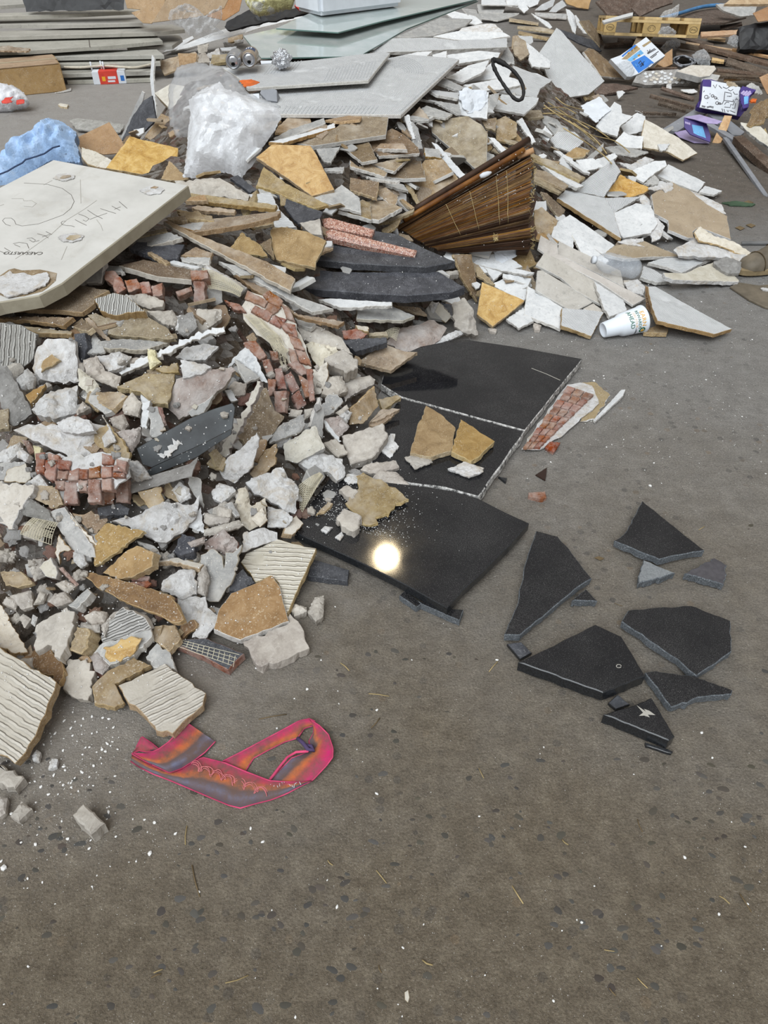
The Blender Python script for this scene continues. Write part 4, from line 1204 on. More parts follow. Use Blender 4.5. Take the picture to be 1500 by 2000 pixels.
def fill(n, xr, yr, kinds, size, top=False):
 for _ in range(n):
  for _t in range(40):
   x, y = zr.uniform(*xr), zr.uniform(*yr)
   j = int((y - ZY0) / ZS); i = int((x - ZX0) / ZS)
   d = ZB[j, i]; w = at_t((x, y), d)[0]
   if hgt(w[0], w[1]) > .03 and not (top and (760 < x < 1060 and 270 < y < 500 or 330 < x < 550 and y < 350)) and not (430 < x < 900 and y < 232) and not (x < 380 and y < 590 and y > 300): break
  else: continue
  kd = zr.choice(kinds); r = zr.uniform(*size)
  nm, ct, lb, gp = GROUPS[kd]
  nn = heap_normal(w[0], w[1]); nn = nn / np.linalg.norm(nn)
  nv = Vector(nn * .7 + np.array([0, 0, .3])) + Vector((zr.gauss(0, .35), zr.gauss(0, .35), 0))
  nv.normalize()
  a = zr.uniform(0, 6.28)
  xx, yy, zz_ = basis(nv, (math.cos(a), math.sin(a), .1))
  p = Vector(w) + nv * r * (.5 if top and kd in ROUGH else .15 if top else .06)
  M = Matrix(((xx.x * r, yy.x * r, zz_.x * r, p.x), (xx.y * r, yy.y * r, zz_.y * r, p.y), (xx.z * r, yy.z * r, zz_.z * r, p.z), (0, 0, 0, 1)))
  link(nm, zr.choice(FIL[kd]), M, None, label=lb, category=ct, group=gp)
  pr = r * FPX / d * .6
  i0, i1 = max(0, int((x - pr - ZX0) / ZS)), int((x + pr - ZX0) / ZS) + 1; j0, j1 = max(0, int((y - pr - ZY0) / ZS)), int((y + pr - ZY0) / ZS) + 1
  ZB[j0:j1, i0:i1] = np.minimum(ZB[j0:j1, i0:i1], d - r * .08)
fill(70, (-20, 460), (1020, 1350), ['con', 'pls', 'tan', 'con', 'brk'], (.008, .024))
fill(170, (-20, 700), (620, 1330), ['con', 'pls', 'tan', 'gry', 'con', 'brk', 'pls', 'brn'], (.012, .038))
fill(95, (200, 950), (230, 640), ['tan', 'tan', 'gry', 'brn', 'wht', 'tan'], (.025, .065))
fill(75, (850, 1400), (160, 600), ['wht', 'wht', 'gry', 'tan', 'wht'], (.025, .07))
fill(35, (300, 1180), (20, 260), ['wht', 'gry', 'wht', 'tan'], (.03, .08))

# ------------------------------------------------------------------ the heap, from its far side to the near toe
# --- far crest
P('V', 'card', 8, '740 -60 1170 -60 1120 130 960 110 800 50', 'brown cardboard piece on the far crest of the heap', t=(30, 0))
P('V', 'wht', 8, '-100 -40 150 -20 250 130 180 190 100 110 -60 90', 'torn white sheet on the far crest, leftmost of the fan', t=(30, 5))
P('V', 'wht', 8, '150 -40 420 -40 380 60 260 110 180 50', 'bright white torn sheet in the middle of the far crest', t=(38, 0))
P('V', 'grv', 8, '330 150 440 60 640 -30 600 90 480 150', 'ridged white sheet fanning out on the far crest', t=(35, 8), g=[(330, 150), (640, 0)])
P('V', 'grv', 8, '540 170 640 60 740 0 800 80 640 180', 'ridged white sheet at the right of the far crest', t=(35, 12), g=[(560, 170), (740, 20)])
P('V', 'gry', 12, '330 180 800 200 800 270 540 255 350 225', 'dark grey board under the fan of torn sheets', t=(14, 0))
P('C', 'wht', 10, '900 -20 1150 -20 1170 40 900 35', 'white board lying behind the grey boards on the crest', t=(14, 0))
P('C', 'gry', 10, '870 30 1080 35 1060 95 880 90', 'grey dusty board right of the glass sheets', t=(14, 0))
P('C', 'gry', 10, '880 95 1180 95 1160 112 1020 152 880 130', 'grey board with a pointed right end near the crest', t=(14, 0))
P('V', 'tan', 10, '-40 262 390 330 385 362 -40 300', 'narrow tan strip near the crest, upper of three', t=(10, 0))
P('V', 'tan', 12, '80 380 400 390 620 440 600 480 80 408', 'narrow tan strip near the crest, middle of three', t=(12, 0))
P('V', 'tan', 12, '100 450 550 550 520 580 95 485', 'narrow tan strip near the crest, lowest of three', t=(12, 0))
P('V', 'wht', 8, '280 190 540 330 590 400 560 420 500 380 330 240', 'jagged white strip falling across the tan strips', t=(25, 15))
P('V', 'brn', 10, '990 310 1130 290 1230 420 1290 560 1290 690 1100 470', 'curved brown board behind the right side of the crest', t=(35, 30))
P('V', 'slt', 10, '650 410 740 440 1190 590 1320 742 1290 752 1000 640 720 490', 'long dark grey board sloping behind the large grooved tile', t=(25, 20))
P('V', 'brn', 12, '1040 760 1120 700 1200 720 1510 975 1180 990', 'dark brown tile behind the large grooved tile', t=(25, 20), edge='edgew')
P('D', 'brn', 12, '150 380 215 362 470 565 460 575 280 560', 'dark brown tile with a white rim right of the large grooved tile', t=(24, 22), edge='edgew')
P('V', 'wht', 8, '915 225 940 220 1120 500 1060 490 960 370', 'slim white sliver leaning on the crest', t=(45, 20))
P('V', 'wht', 8, '790 125 850 150 920 230 950 370 930 500 890 460 820 280', 'white blade-shaped shard standing on the crest', t=(50, 10))
P('V', 'tan', 12, '20 640 90 540 200 600 250 790 130 880 30 780', 'tan-centred white shard left of the large grooved tile', t=(35, 0))
P('V', 'grv', 10, '95 525 300 530 310 615 230 665', 'small ridged white shard left of the large grooved tile', t=(25, 0))
P('V', 'wht', 10, '100 560 240 640 300 680 400 770 570 900 560 990 300 980 240 860 260 790 200 680', 'long white shard under the left side of the large grooved tile', t=(30, 5))
P('X', 'grv', 14, '1087 54 1096 60 1181 158 1150 184 1112 190 1085 168 1068 148 1053 103', 'large grooved white tile standing on the right shoulder of the heap', t=(42, 10), g=[(1053, 103), (1110, 190)], jag=.4)
# --- top of the heap: boards, glass
P('B', 'wht', 10, '-60 375 0 340 250 240 480 165 590 183 480 235 60 352', 'long whitish board at the back left of the top', t=(10, 0))
P('B', 'wht', 10, '480 238 560 150 960 82 1000 75 940 118 590 202', 'long whitish board pointing at the white box', t=(8, 0))
P('A', 'tan', 14, '1150 450 1260 420 1430 378 1452 410 1440 462 1270 520 1200 546', 'tan tile lump at the left rim of the top boards', t=(25, -10))
P('A', 'wht', 10, '1190 385 1260 330 1410 262 1420 280 1290 360', 'pale stick at the left rim of the top boards', 'wood_strip', 'wood', t=(14, -5))
for pl, m, lb in [('350 245 465 250 460 300 360 310', 'tan', 'tan chip above the drink cans'), ('320 300 400 320 395 345 330 340', 'pls', 'white chip left above the drink cans'),
                  ('400 290 470 285 470 305 410 318', 'pls', 'flat white chip right above the drink cans'), ('130 330 215 318 205 372 140 392', 'con', 'grey crumb at the left end of the can ledge'),
                  ('190 400 290 350 300 400 210 425', 'pls', 'pale lump between the bag and the cans'), ('300 350 420 340 410 370 310 372', 'wht', 'white splinter just above the left can'),
                  ('240 400 350 395 340 450 230 470', 'tan', 'brown chip beside the left can'), ('120 400 190 380 230 450 130 460', 'con', 'stony chip behind the white bag'), ('-10 390 130 390 120 465 0 480', 'goldbr', 'golden brown tile piece behind the white bag')]:
 P('B', m, 16, pl, lb, 'rubble_chip', 'rubble', t=(30, 0))
GB1 = P('X', 'grv', 14, '440 222 783 224 897 116 884 113 793 106 560 158 470 190', 'largest grooved white board, lower of the two on top', 'tile_board', t=(3, 0), z=.56, g=[(500, 224), (640, 130)], jag=.3, cham=.002)
P('B', 'grey_plastic', 60, '590 680 600 658 690 650 715 660 718 745 640 735', 'grey plastic box end wedged between the two grooved boards', 'plastic_box', 'box', t=(50, 0), q=.1, jag=0)
P('B', 'paper', 40, '500 690 585 682 590 730 540 715', 'white box corner beside the grey plastic box end', 'carton', 'box', t=(40, 0), q=.1, jag=0)
P('B', 'mirror', 6, '470 262 600 424 1320 411 1670 208 2190 5 1900 0 1300 130 720 205', 'large dusty mirror sheet lying on top of the heap', t=(4, 2), z=.62, jag=0, cham=.0006)
GB2 = P('B', 'grv', 12, '320 498 430 566 500 645 1385 588 1545 388 1490 378 1100 425 820 455 600 472', 'grooved white board under the drink cans, upper of the two', 'tile_board', t=(3, 0), z=.60, g=[(600, 472), (760, 420)], jag=.3, cham=.002)
ink(GB1, 'C', [[(290 + r * math.sin(a * .22), 520 - r * .55 * math.cos(a * .22)) for a in range(-3, 9)] for r in range(50, 200, 17)], .004, 'ridge', 'trowel_ridges')
ink(GB1, 'B', [[(750 + k * 29, 832), (790 + k * 29, 775)] for k in range(24)], .004, 'ridge', 'trowel_ridges')
ink(GB1, 'C', [[(300 + k * 24, 815 - k * 22), (345 + k * 24, 790 - k * 22)] for k in range(16)], .004, 'ridge', 'trowel_ridges')
ink(GB2, 'B', [[(620 + k * 24, 545 - k * 3), (680 + k * 24, 470 - k * 3)] for k in range(10)], .004, 'ridge', 'trowel_ridges')
ink(GB2, 'B', [[(1060 + k * 24, 592 - k * 2), (1105 + k * 24, 500 - k * 4)] for k in range(15)], .004, 'ridge', 'trowel_ridges')
P('B', 'orange_print', 4, '440 590 530 578 590 600 540 625 480 635', 'orange and white scrap of packet on the upper grooved board', 'packet_scrap', 'packet', t=(4, 0), q=.2, jag=2)
P('B', 'paper', 6, '595 445 690 442 690 460 600 466', 'small white strip between the cans and the foil ball', 'paper_strip', 'paper', t=(6, 0), q=.2, jag=0)
P('B', 'mirror', 6, '710 206 1165 236 1500 150 2180 -6 2190 -60 1500 -70 1000 76', 'upper glass sheet carrying the white box', 'glass_sheet', 'glass', t=(3, 2), z=.66, jag=0, cham=.0006)
# --- right part of the top: white shards
P('C', 'gry', 12, '760 60 860 70 905 150 850 172', 'grey shard right of the glass sheets', t=(20, 5))
P('C', 'wht', 12, '640 100 700 80 860 120 910 166 860 182 700 140', 'white shard just right of the glass sheet tip', t=(14, 0))
P('C', 'gry', 14, '285 265 600 128 835 140 780 190 560 258 380 275', 'long grey board strewn with crumbs beside the glass', t=(10, 4))
P('C', 'pls', 24, '710 238 760 200 940 165 1000 170 1058 222 1050 252 730 246', 'heap of white plaster crumbs on the upper right boards', t=(14, 5))
P('C', 'wht', 12, '550 265 720 228 1060 236 1112 265 1030 275 870 300 700 290', 'white board under the plaster crumbs', t=(10, 4))
P('C', 'grv', 14, '80 385 250 280 550 275 700 295 1090 280 1090 345 700 360 400 376', 'long narrow grooved board right of the cans', t=(10, 3), g=[(680, 300), (720, 350)])
P('C', 'wht', 10, '220 430 430 380 540 375 500 412 330 412', 'thin white board under the long narrow grooved board', t=(8, 0))
P('C', 'wht', 10, '540 402 650 370 645 425 560 432', 'small white shard below the long narrow grooved board', t=(10, 0))
P('C', 'wht', 12, '640 402 880 370 1042 386 1022 420 740 465 680 450', 'white pointed board above the black strap', t=(12, 4))
P('C', 'gry', 12, '1040 420 1090 330 1140 420 1145 470 1060 460', 'grey shard right above the black strap', t=(30, 10))
P('C', 'grv', 12, '510 655 740 680 732 722 570 692', 'ridged strip below the largest board at its right', t=(12, 5))
P('C', 'gry', 12, '560 600 640 575 780 640 740 662', 'grey strip under the white shards beside the largest board', t=(14, 5))
P('C', 'gry', 10, '430 720 560 735 740 765 750 842 720 832 560 745', 'grey shard hanging below the crumpled white paper', t=(25, 10))
P('C', 'grv', 12, '1130 480 1422 585 1330 650 1310 712 1220 702 1030 672 1190 590', 'grooved white tile right of the black strap', t=(18, 8), g=[(1160, 600), (1330, 560)])
P('C', 'grv', 12, '985 792 1050 690 1322 715 1300 762 1210 838 1050 805', 'grooved white tile below the black strap', t=(22, 8), g=[(1000, 740), (1260, 770)])
P('C', 'wht', 10, '640 572 800 480 960 440 920 522 760 602 700 582', 'white shard left of the black strap, upper left', t=(16, 5))
P('C', 'wht', 10, '750 610 830 580 980 450 1130 500 1100 570 960 582', 'white shard inside the loop of the black strap', t=(18, 5))
P('C', 'wht', 12, '770 622 1100 562 1205 592 1190 622 1040 656 850 666', 'white shard crossed by the lower part of the black strap', t=(14, 5))
P('C', 'wht', 10, '735 722 955 672 945 872 850 862 728 836', 'white shard behind the crumpled white paper', t=(35, 5))
P('C', 'gry', 10, '950 862 962 692 1035 678 1010 770', 'grey shard right of the crumpled white paper', t=(35, 12))
P('C', 'paper', 12, '735 665 780 640 870 655 942 668 946 740 900 800 800 826 760 782', 'crumpled white paper on the front of the white shards', 'crumpled_paper', 'paper', t=(40, 5), q=.15, rough=True, amp=16, jag=3)
# --- left end: upright grey slabs, cream blocks, gold tiles
P('A', 'mor', 20, '508 870 560 860 780 882 912 908 880 962 560 942', 'grey plaster board on the floor behind the brown square sheet', 'plaster_board', 'board', t=(8, 0), z=.04)
P('A', 'slt', 12, '890 1030 960 870 1050 735 1112 700 1140 880 1010 1005', 'dark slate slab standing on edge left of the white bag', t=(58, -30), z=.18)
P('A', 'wht', 10, '1098 570 1112 400 1132 430 1122 560 1150 880 1130 890', 'tall thin white slab standing on edge', t=(40, -50), z=.26)
P('A', 'gry', 8, '885 1005 1040 665 1056 680 1045 735 905 1030', 'thin grey slab leaning on the dark slate', t=(55, -40), z=.19)
P('A', 'card', 6, '545 1015 800 893 908 1052 880 1120 760 1130 590 1085', 'square brown hardboard sheet left of the gold tile', 'hardboard_sheet', 'board', t=(28, -6), z=.12, jag=0)
P('A', 'cream', 60, '1130 682 1250 612 1400 640 1380 760 1245 800', 'cream box edge behind the white bag', 'carton', 'box', t=(25, -20), z=.34, jag=0)
P('A', 'tan', 10, '1060 1000 1180 830 1270 870 1380 1090 1200 1080', 'brown tile sloping behind the left gold tile', t=(35, -10), z=.26)
P('E', 'cream', 40, '595 25 700 55 800 110 700 172 640 152 595 100', 'cream block between blue bag and left gold tile', 'stone_block', 'stone', t=(28, -10), z=.20, jag=1)
P('E', 'cream', 20, '700 170 780 100 830 130 790 185', 'cream chip beside the left gold tile', t=(20, 0), z=.22)
P('X', 'gold', 12, '253 266 348 289 346 312 325 326 288 342 207 328', 'golden tile behind the big white slab, left of the bag', t=(24, 0), z=.36)
P('E', 'goldbr', 12, '1240 125 1385 262 1300 275 1178 262', 'small golden brown triangle tile at the slab corner', t=(28, 0), z=.40)
# --- centre: layers of tan tile below the grooved boards
P('F', 'tan', 10, '700 222 720 180 800 105 960 110 970 150 780 212', 'tan tile just right of the white bag, uppermost', t=(8, 0))
P('F', 'gry', 10, '690 262 800 200 1060 115 1072 150 950 202 740 272', 'grey split tile right of the white bag', t=(8, 0))
P('F', 'tan', 10, '1070 128 1240 96 1335 100 1320 126 1180 142', 'thin tan strip directly under the largest board', t=(6, 0))
P('F', 'wht', 12, '655 290 950 215 1140 148 1142 186 1060 208 760 298', 'white tile with a golden broken rim right of the bag', t=(10, 0), edge='goldbr')
P('F', 'tan', 16, '860 300 1140 190 1250 100 1535 92 1514 238 985 318', 'long dusty tan board below the largest grooved board', 'tile_board', t=(10, 0), g=[(985, 318), (1514, 238)], edge='edgew', jag=.6)
P('G', 'gry', 10, '300 110 400 95 520 120 515 132 330 128', 'grey strip end under the right corner of the largest board', t=(10, 0))
P('G', 'tan', 10, '380 102 450 30 520 118 480 130', 'tan shard under the right corner of the largest board', t=(25, 0))
P('G', 'gry', 10, '440 52 500 22 690 85 640 115 490 92', 'grey tile in shadow right of the largest board', t=(18, 0))
P('G', 'brn', 12, '60 300 245 190 330 230 440 330 450 372 150 395', 'broad brown tile in the middle of the layered tiles', t=(18, 5), edge='edgew')
P('G', 'tan', 14, '125 335 160 300 330 300 356 343 135 338', 'small brown tile with a bright front edge on the broad tile', t=(10, 0), q=.1, edge='edgew')
P('G', 'gry', 10, '395 140 440 190 472 340 430 345 400 300', 'grey broken tile standing beside the white strip', t=(50, 20))
P('G', 'wht', 10, '330 100 372 88 420 268 398 270', 'white strip standing below the largest board', t=(48, 15))
P('G', 'brn', 12, '905 128 1010 110 1005 205 930 182', 'dark brown shard behind the large tan tile', t=(30, 0))
P('G', 'tan', 12, '1010 130 1080 98 1162 150 1160 250 1080 292 1010 270', 'tan tile leaning right of the large tan tile', t=(35, 10))
P('G', 'goldbr', 10, '1140 200 1195 260 1200 295 1130 272', 'golden brown chip above the reed blind', t=(30, 10))
P('G', 'wht', 8, '1162 130 1200 110 1302 290 1278 302', 'long white sliver sloping above the reed blind', t=(30, 20))
P('G', 'brn', 10, '925 272 945 250 982 330 930 362', 'small brown shard at the right rim of the large tan tile', t=(30, 5))
P('G', 'wht', 10, '950 250 1000 262 1110 372 1060 382', 'narrow whitish tile piece behind the reed blind', t=(25, 8))
P('G', 'gry', 10, '940 360 992 380 1002 422 935 430', 'grey tile piece just above the reed blind', t=(25, 5))
P('G', 'tan', 10, '1060 252 1200 300 1180 322 1068 280', 'tan strip behind the top end of the reed blind', t=(20, 8))
P('G', 'gry', 10, '480 332 590 342 612 408 490 398', 'grey tile with a golden edge beside the white bars', t=(15, 0), edge='goldbr')
P('G', 'tan', 14, '370 602 490 420 620 415 745 580 450 745', 'tan tile leaning behind the reed blind', t=(38, 5))
P('G', 'wht', 12, '535 290 580 308 795 545 755 572 610 412', 'long white bar leaning left of the large tan tile', t=(36, -10), q=.2)
P('G', 'tan', 16, '520 145 620 120 800 100 900 160 947 230 940 440 862 490 540 222', 'largest tan tile, tilted, above the reed blind', t=(34, -8), q=.25, edge='edgew', jag=.8)
P('F', 'gry', 10, '1005 342 1180 322 1112 442 1060 432', 'grey broken tile right of the central gold tile', t=(20, 0))
P('F', 'gry', 10, '1060 482 1210 470 1200 502 1070 502', 'grey strip right of the central gold tile', t=(12, 0))
P('F', 'brn', 12, '1190 320 1390 290 1452 418 1340 440', 'brown tile below the long dusty tan board', t=(14, 0), edge='edgew')
P('G', 'tan', 12, '100 452 300 410 370 410 262 508', 'tan tile with a bright rim in the layered stack', t=(12, 0), edge='edgew')
P('G', 'tan', 12, '-60 420 0 470 90 450 212 515 190 545 60 502 -60 470', 'long tan tile low in the layered stack', t=(12, 0), edge='edgew')
P('G', 'brn', 14, '180 545 400 420 460 430 492 552 330 560', 'brown pointed tile at the right of the layered stack', t=(12, 4), edge='edgew')
P('G', 'gry', 10, '-40 490 100 545 302 568 280 584 90 556', 'grey tile edge under the layered stack', t=(10, 0))
P('G', 'gry', 12, '165 565 330 600 366 648 200 602', 'dark grey tile corner under the layered stack', t=(14, 0), edge='edgew')
P('G', 'brn', 12, '-60 550 150 580 132 702 -60 640', 'brown tile left below the layered stack', t=(16, -4))
P('G', 'tan', 12, '105 650 200 620 292 690 272 765 230 745', 'tan tile with a bright chipped edge below the stack', t=(18, 0), edge='edgew')
P('G', 'tan', 10, '320 570 370 570 452 740 430 752', 'slim tan strip standing left of the leaning tan tile', t=(45, -15))
P('G', 'tan', 14, '20 722 200 720 322 770 150 862 20 842', 'tan tile beside the pink granite strips', t=(10, 0), edge='edgew')
P('F', 'tan', 14, '1165 790 1340 710 1400 740 1410 860', 'flat tan tile above the pink granite strips', t=(10, 0), edge='edgew')
P('G', 'goldbr', 12, '300 712 330 705 412 770 390 782', 'small golden stick beside the reed blind', t=(20, 0))
P('G', 'tan', 12, '150 880 410 778 402 800 255 868', 'tan tile sliver touching the reed blind', t=(12, 0))
P('G', 'tan', 12, '170 932 310 850 292 902 200 962', 'tan chip at the lower end of the reed blind', t=(20, 0))
P('F', 'slt', 14, '370 550 430 530 570 640 520 662', 'dark stone sliver below the white bag', t=(15, 0))
P('F', 'slt', 14, '690 650 990 778 1052 800 1030 850 870 892 800 802', 'dark slate tile below the central gold tile', t=(16, 0))
P('F', 'tan', 12, '562 610 620 470 800 600 835 620 1095 750 990 775 700 652', 'long tan tile under the central gold tile', t=(20, 4))
P('F', 'gry', 12, '965 702 1140 640 1190 600 1322 700 1332 808 1200 770', 'grey tile right of the central gold tile tip', t=(16, 0))
P('X', 'gold', 14, '500 307 531 282 606 284 620 305 653 370 609 383 563 349', 'large golden tile in the centre, right of the white bag', t=(26, 4), q=.15, jag=.8)
P('F', 'con', 40, '-40 560 150 550 290 535 400 600 512 660 500 700 300 680 80 662 -20 620', 'grainy mortar lump below the white bag', t=(24, 0))
P('F', 'grv', 12, '500 672 670 662 740 790 860 912 700 912 690 850', 'ridged grey tile below the white bag', t=(20, 0), g=[(560, 760), (700, 760)])
P('F', 'tan', 14, '40 690 90 662 500 720 715 750 700 780 300 740 60 720', 'narrow tan board pointing right below the mortar lump', t=(10, 0), edge='goldbr')
P('F', 'tan', 12, '90 770 130 752 412 785 405 806 160 792', 'short tan strip below the narrow tan board', t=(10, 0))
P('F', 'tan', 12, '-20 782 240 830 255 868 50 860', 'tan tile right beside the big white slab', t=(10, 0))
P('E', 'goldbr', 14, '1350 402 1500 375 1520 418 1360 420', 'golden edged tile at the right corner of the white slab', t=(10, 0))
P('E', 'tan', 12, '1300 512 1450 490 1510 560 1370 550', 'tan tile under the right corner of the white slab', t=(10, 0))
P('E', 'tan', 14, '1220 542 1360 528 1368 568 1230 562', 'small tan block under the right edge of the white slab', t=(10, 0))
P('E', 'gry', 12, '1285 602 1500 570 1510 620 1420 640', 'grey tile with a golden rim right of the white slab', t=(10, 0), edge='goldbr')
P('F', 'tan', 16, '-10 892 250 850 700 800 742 790 720 830 500 890 120 950 20 930', 'long tan tile with a rough golden edge left of the gold shards', t=(10, 0), edge='goldbr')
P('F', 'goldbr', 12, '520 902 690 868 692 888 560 912', 'small golden strip under the long tan tile', t=(10, 0))
P('E', 'tan', 12, '955 682 1210 618 1228 645 970 702', 'tan tile edge beside the white slab', t=(10, 0))
P('E', 'slt', 14, '950 770 1000 720 1350 740 1300 840 1180 852', 'dark stone in the gap right of the white slab', t=(14, 0))
P('E', 'gry', 14, '945 712 1240 650 1338 690 1110 752 1040 752', 'grey tile with a rounded cream edge right of the white slab', t=(8, 0), edge='cream')
P('E', 'gry', 20, '560 1022 740 850 772 860 742 1022', 'grey block under the white slab', 'stone_block', 'stone', t=(40, 0))
P('E', 'tan', 12, '1080 798 1110 792 1245 868 1220 882', 'thin tan stick right of the white slab', t=(10, 0))
P('E', 'tan', 12, '1320 822 1430 758 1560 800 1540 835', 'tan tile left of the long sloping board', t=(12, 0))
P('E', 'gry', 14, '1320 832 1540 834 1530 895 1330 862', 'grey tile left of the long sloping board', t=(14, 0))
P('E', 'wht', 12, '1240 848 1480 905 1430 920 1245 878', 'thin white tile end left of the long sloping board', t=(12, 0))
P('E', 'gry', 12, '780 892 870 898 912 940 780 932', 'small grey strip under the white slab edge', t=(10, 0))
P('E', 'brn', 16, '870 895 1050 850 1405 925 1402 1000 1150 975', 'brown tile with a pale front edge above the loose bricks', t=(10, 0), edge='cream')
P('J', 'brn', 12, '590 172 670 130 692 272 650 242', 'brown tile left of the square golden brown tile', t=(25, -5))
P('F', 'goldbr', 12, '372 1060 460 950 500 985 590 1040 645 1125 470 1112', 'small golden tile with a curved top left of centre', t=(28, 0))
P('J', 'tan', 10, '1030 212 1120 178 1128 205 1040 242', 'pale chips at the corner of the square golden brown tile', t=(14, 0))
P('J', 'goldbr', 14, '668 72 750 48 930 80 1078 150 1030 250 1002 300 995 348 710 288 690 240', 'square golden brown tile with a broken right side', t=(26, 0), q=.15)
P('J', 'tan', 14, '-115 10 -80 0 100 92 640 300 850 428 815 518 370 282 0 82', 'long sloping tan board left of the dark slabs', 'tile_board', t=(16, 6), g=[(0, 60), (640, 380)], q=.2, edge='cream')
P('J', 'gry', 14, '290 300 420 330 640 440 870 560 1130 648 970 672 640 485 400 372', 'second long sloping board, grey, below the tan one', 'tile_board', t=(16, 6), g=[(330, 330), (870, 580)])
P('J', 'tan', 14, '390 380 560 470 640 500 870 690 1210 740 1165 775 870 705 540 505', 'third long sloping board, grey-tan, lowest of three', 'tile_board', t=(16, 6), g=[(420, 400), (860, 700)], edge='goldbr')
# --- dark slabs and pink granite
P('F', 'con', 40, '880 882 1030 850 1046 972 960 962', 'grey granite block left of the pink granite strips', 'granite_block', 'granite', t=(30, 0), rough=False)
P('X', 'slt', 26, '617 507 649 478 727 449 776 457 826 483 889 510 833 521 700 515', 'upper dark grey stone slab below the pink granite', t=(9, 0), z=.285, jag=1.2, cham=.003)
P('X', 'slt', 30, '571 561 585 526 700 531 857 530 908 560 885 569 795 577 700 571', 'lower dark grey stone slab in the centre', t=(9, 0), z=.235, jag=1.2, cham=.003)
P('F', 'pnk', 26, '1040 852 1100 838 1432 928 1412 978 1062 905', 'speckled pink granite strip, rear one', t=(20, 4), q=.15, jag=.5, cham=.004)
P('X', 'pnk', 30, '632 450 646 444 815 486 811 498 700 474 634 459', 'polished pink granite bullnose strip, front one', t=(24, 4), q=.1, jag=.3, cham=.009)
P('K', 'con', 30, '640 365 730 360 735 385 660 392', 'rounded pale stone at the right end of the dark slabs', t=(14, 0))
P('K', 'gry', 12, '-10 642 220 612 270 640 412 700 330 735 -10 725', 'grey tile with a cream front edge under the lower dark slab', t=(10, 0), edge='cream')
P('J', 'wht', 12, '1020 580 1110 572 1560 600 1560 625 1180 640', 'whitish tile edge directly under the lower dark slab', t=(8, 0))
P('K', 'tan', 10, '260 620 450 640 502 690 430 682', 'tan sliver under the lower dark slab', t=(14, 0))
P('K', 'slt', 16, '600 602 800 640 795 672 680 702', 'small dark tile with a white edge below the dark slabs', t=(14, 0), edge='edgew')
P('K', 'pls', 20, '520 612 590 595 545 690 520 662', 'white plaster bit below the dark slabs', t=(40, 0))
P('K', 'cream', 12, '540 682 590 600 682 702 640 752', 'cream chip standing below the dark slabs', t=(45, 5))
P('K', 'con', 40, '690 600 780 560 840 632 882 832 790 822 710 772', 'rough brown stone at the right toe of the dark slabs', t=(35, 12))
P('K', 'mor', 24, '400 722 520 740 505 822 430 802', 'grey mortar bit on the dusty brick mass', t=(25, 0))
P('K', 'brkd', 30, '200 882 300 785 420 762 560 722 652 780 600 872 480 932 340 962', 'dusty broken brick mass at the head of the black slab', t=(22, 8))
P('K', 'pls', 20, '420 942 560 880 650 832 720 800 792 810 700 862 560 912', 'white mortar rim of the brick mass above the black slab', t=(25, 12))
P('K', 'slt', 16, '-20 882 200 858 152 922 -20 942', 'dark stone edge left of the dusty brick mass', t=(14, 0))
P('K', 'tan', 16, '-5 1040 180 905 340 960 432 965 240 1100 60 1055', 'dusty tan tile at the head of the black slab', t=(18, 4), q=.2)
# --- right wing of the heap
P('H', 'paper', 12, '280 20 400 -40 480 40 380 130 300 62', 'crumpled white cloth below the large grooved tile', 'crumpled_cloth', 'cloth', t=(25, 5), rough=True, amp=10)
P('H', 'gry', 10, '15 92 60 85 130 110 182 180 150 242 40 132', 'grey tile on the right slope, uppermost left', t=(30, 10))
P('H', 'wht', 10, '10 202 50 150 100 210 70 252', 'small white tile on the right slope', t=(30, 8))
P('H', 'grv', 10, '80 242 130 190 240 190 302 250 230 325 120 292', 'faintly ridged white tile on the right slope', t=(28, 8))
P('H', 'cream', 10, '680 202 700 110 780 150 860 200 920 230 1042 330 950 376 850 322 690 292', 'long pale gypsum board at the right rim of the heap', 'gypsum_board', 'board', t=(18, 14))
P('H', 'wht', 10, '380 152 500 -5 545 20 550 70 622 90 540 152 520 222 420 192', 'white plaster plate with a tall point on the right slope', t=(32, 10))
P('H', 'wht', 10, '540 152 600 100 650 65 702 90 700 182 600 212 560 192', 'white plaster plate right of the pointed one', t=(28, 10))
P('H', 'wht', 10, '505 250 560 190 600 212 692 220 680 302 560 292', 'white plaster plate below the pointed one', t=(22, 10))
P('H', 'wht', 8, '780 272 862 268 832 310 800 315', 'small white plate on the long gypsum board', t=(16, 10))
P('H', 'goldbr', 10, '160 350 250 290 342 310 300 352 220 366', 'golden brown tile on the right slope', t=(20, 6))
P('H', 'gry', 8, '310 372 430 262 432 300 350 372', 'grey pointed shard on the right slope', t=(30, 0))
P('H', 'wht', 8, '250 372 360 362 430 420 300 450', 'pale flake on the right slope', t=(22, 6))
P('H', 'gry', 8, '440 290 520 280 720 320 640 350 500 330', 'grey flake below the white plaster plates', t=(14, 6))
P('H', 'pls', 14, '520 382 610 400 700 350 762 370 690 410 620 442', 'white plaster crumbs in the middle of the right wing', t=(18, 6))
P('H', 'wht', 10, '580 462 640 430 760 380 832 378 842 410 760 462 690 522', 'white plate above the golden tile on the right wing', t=(20, 8))
P('H', 'gry', 10, '690 532 760 472 792 502 782 532', 'grey chip above the brown drywall', t=(20, 8))
P('H', 'gold', 12, '430 616 540 468 600 500 742 560 690 592 600 618', 'golden tile on the right wing under ridged tiles', t=(18, 6))
P('H', 'wht', 14, '350 380 500 328 522 350 430 422', 'white shard above the ridged tile of the right wing', t=(20, 6))
P('H', 'tan', 12, '-40 330 100 380 312 488 275 512 -40 362', 'long tan strip right of the reed blind, uppermost', t=(20, 12))
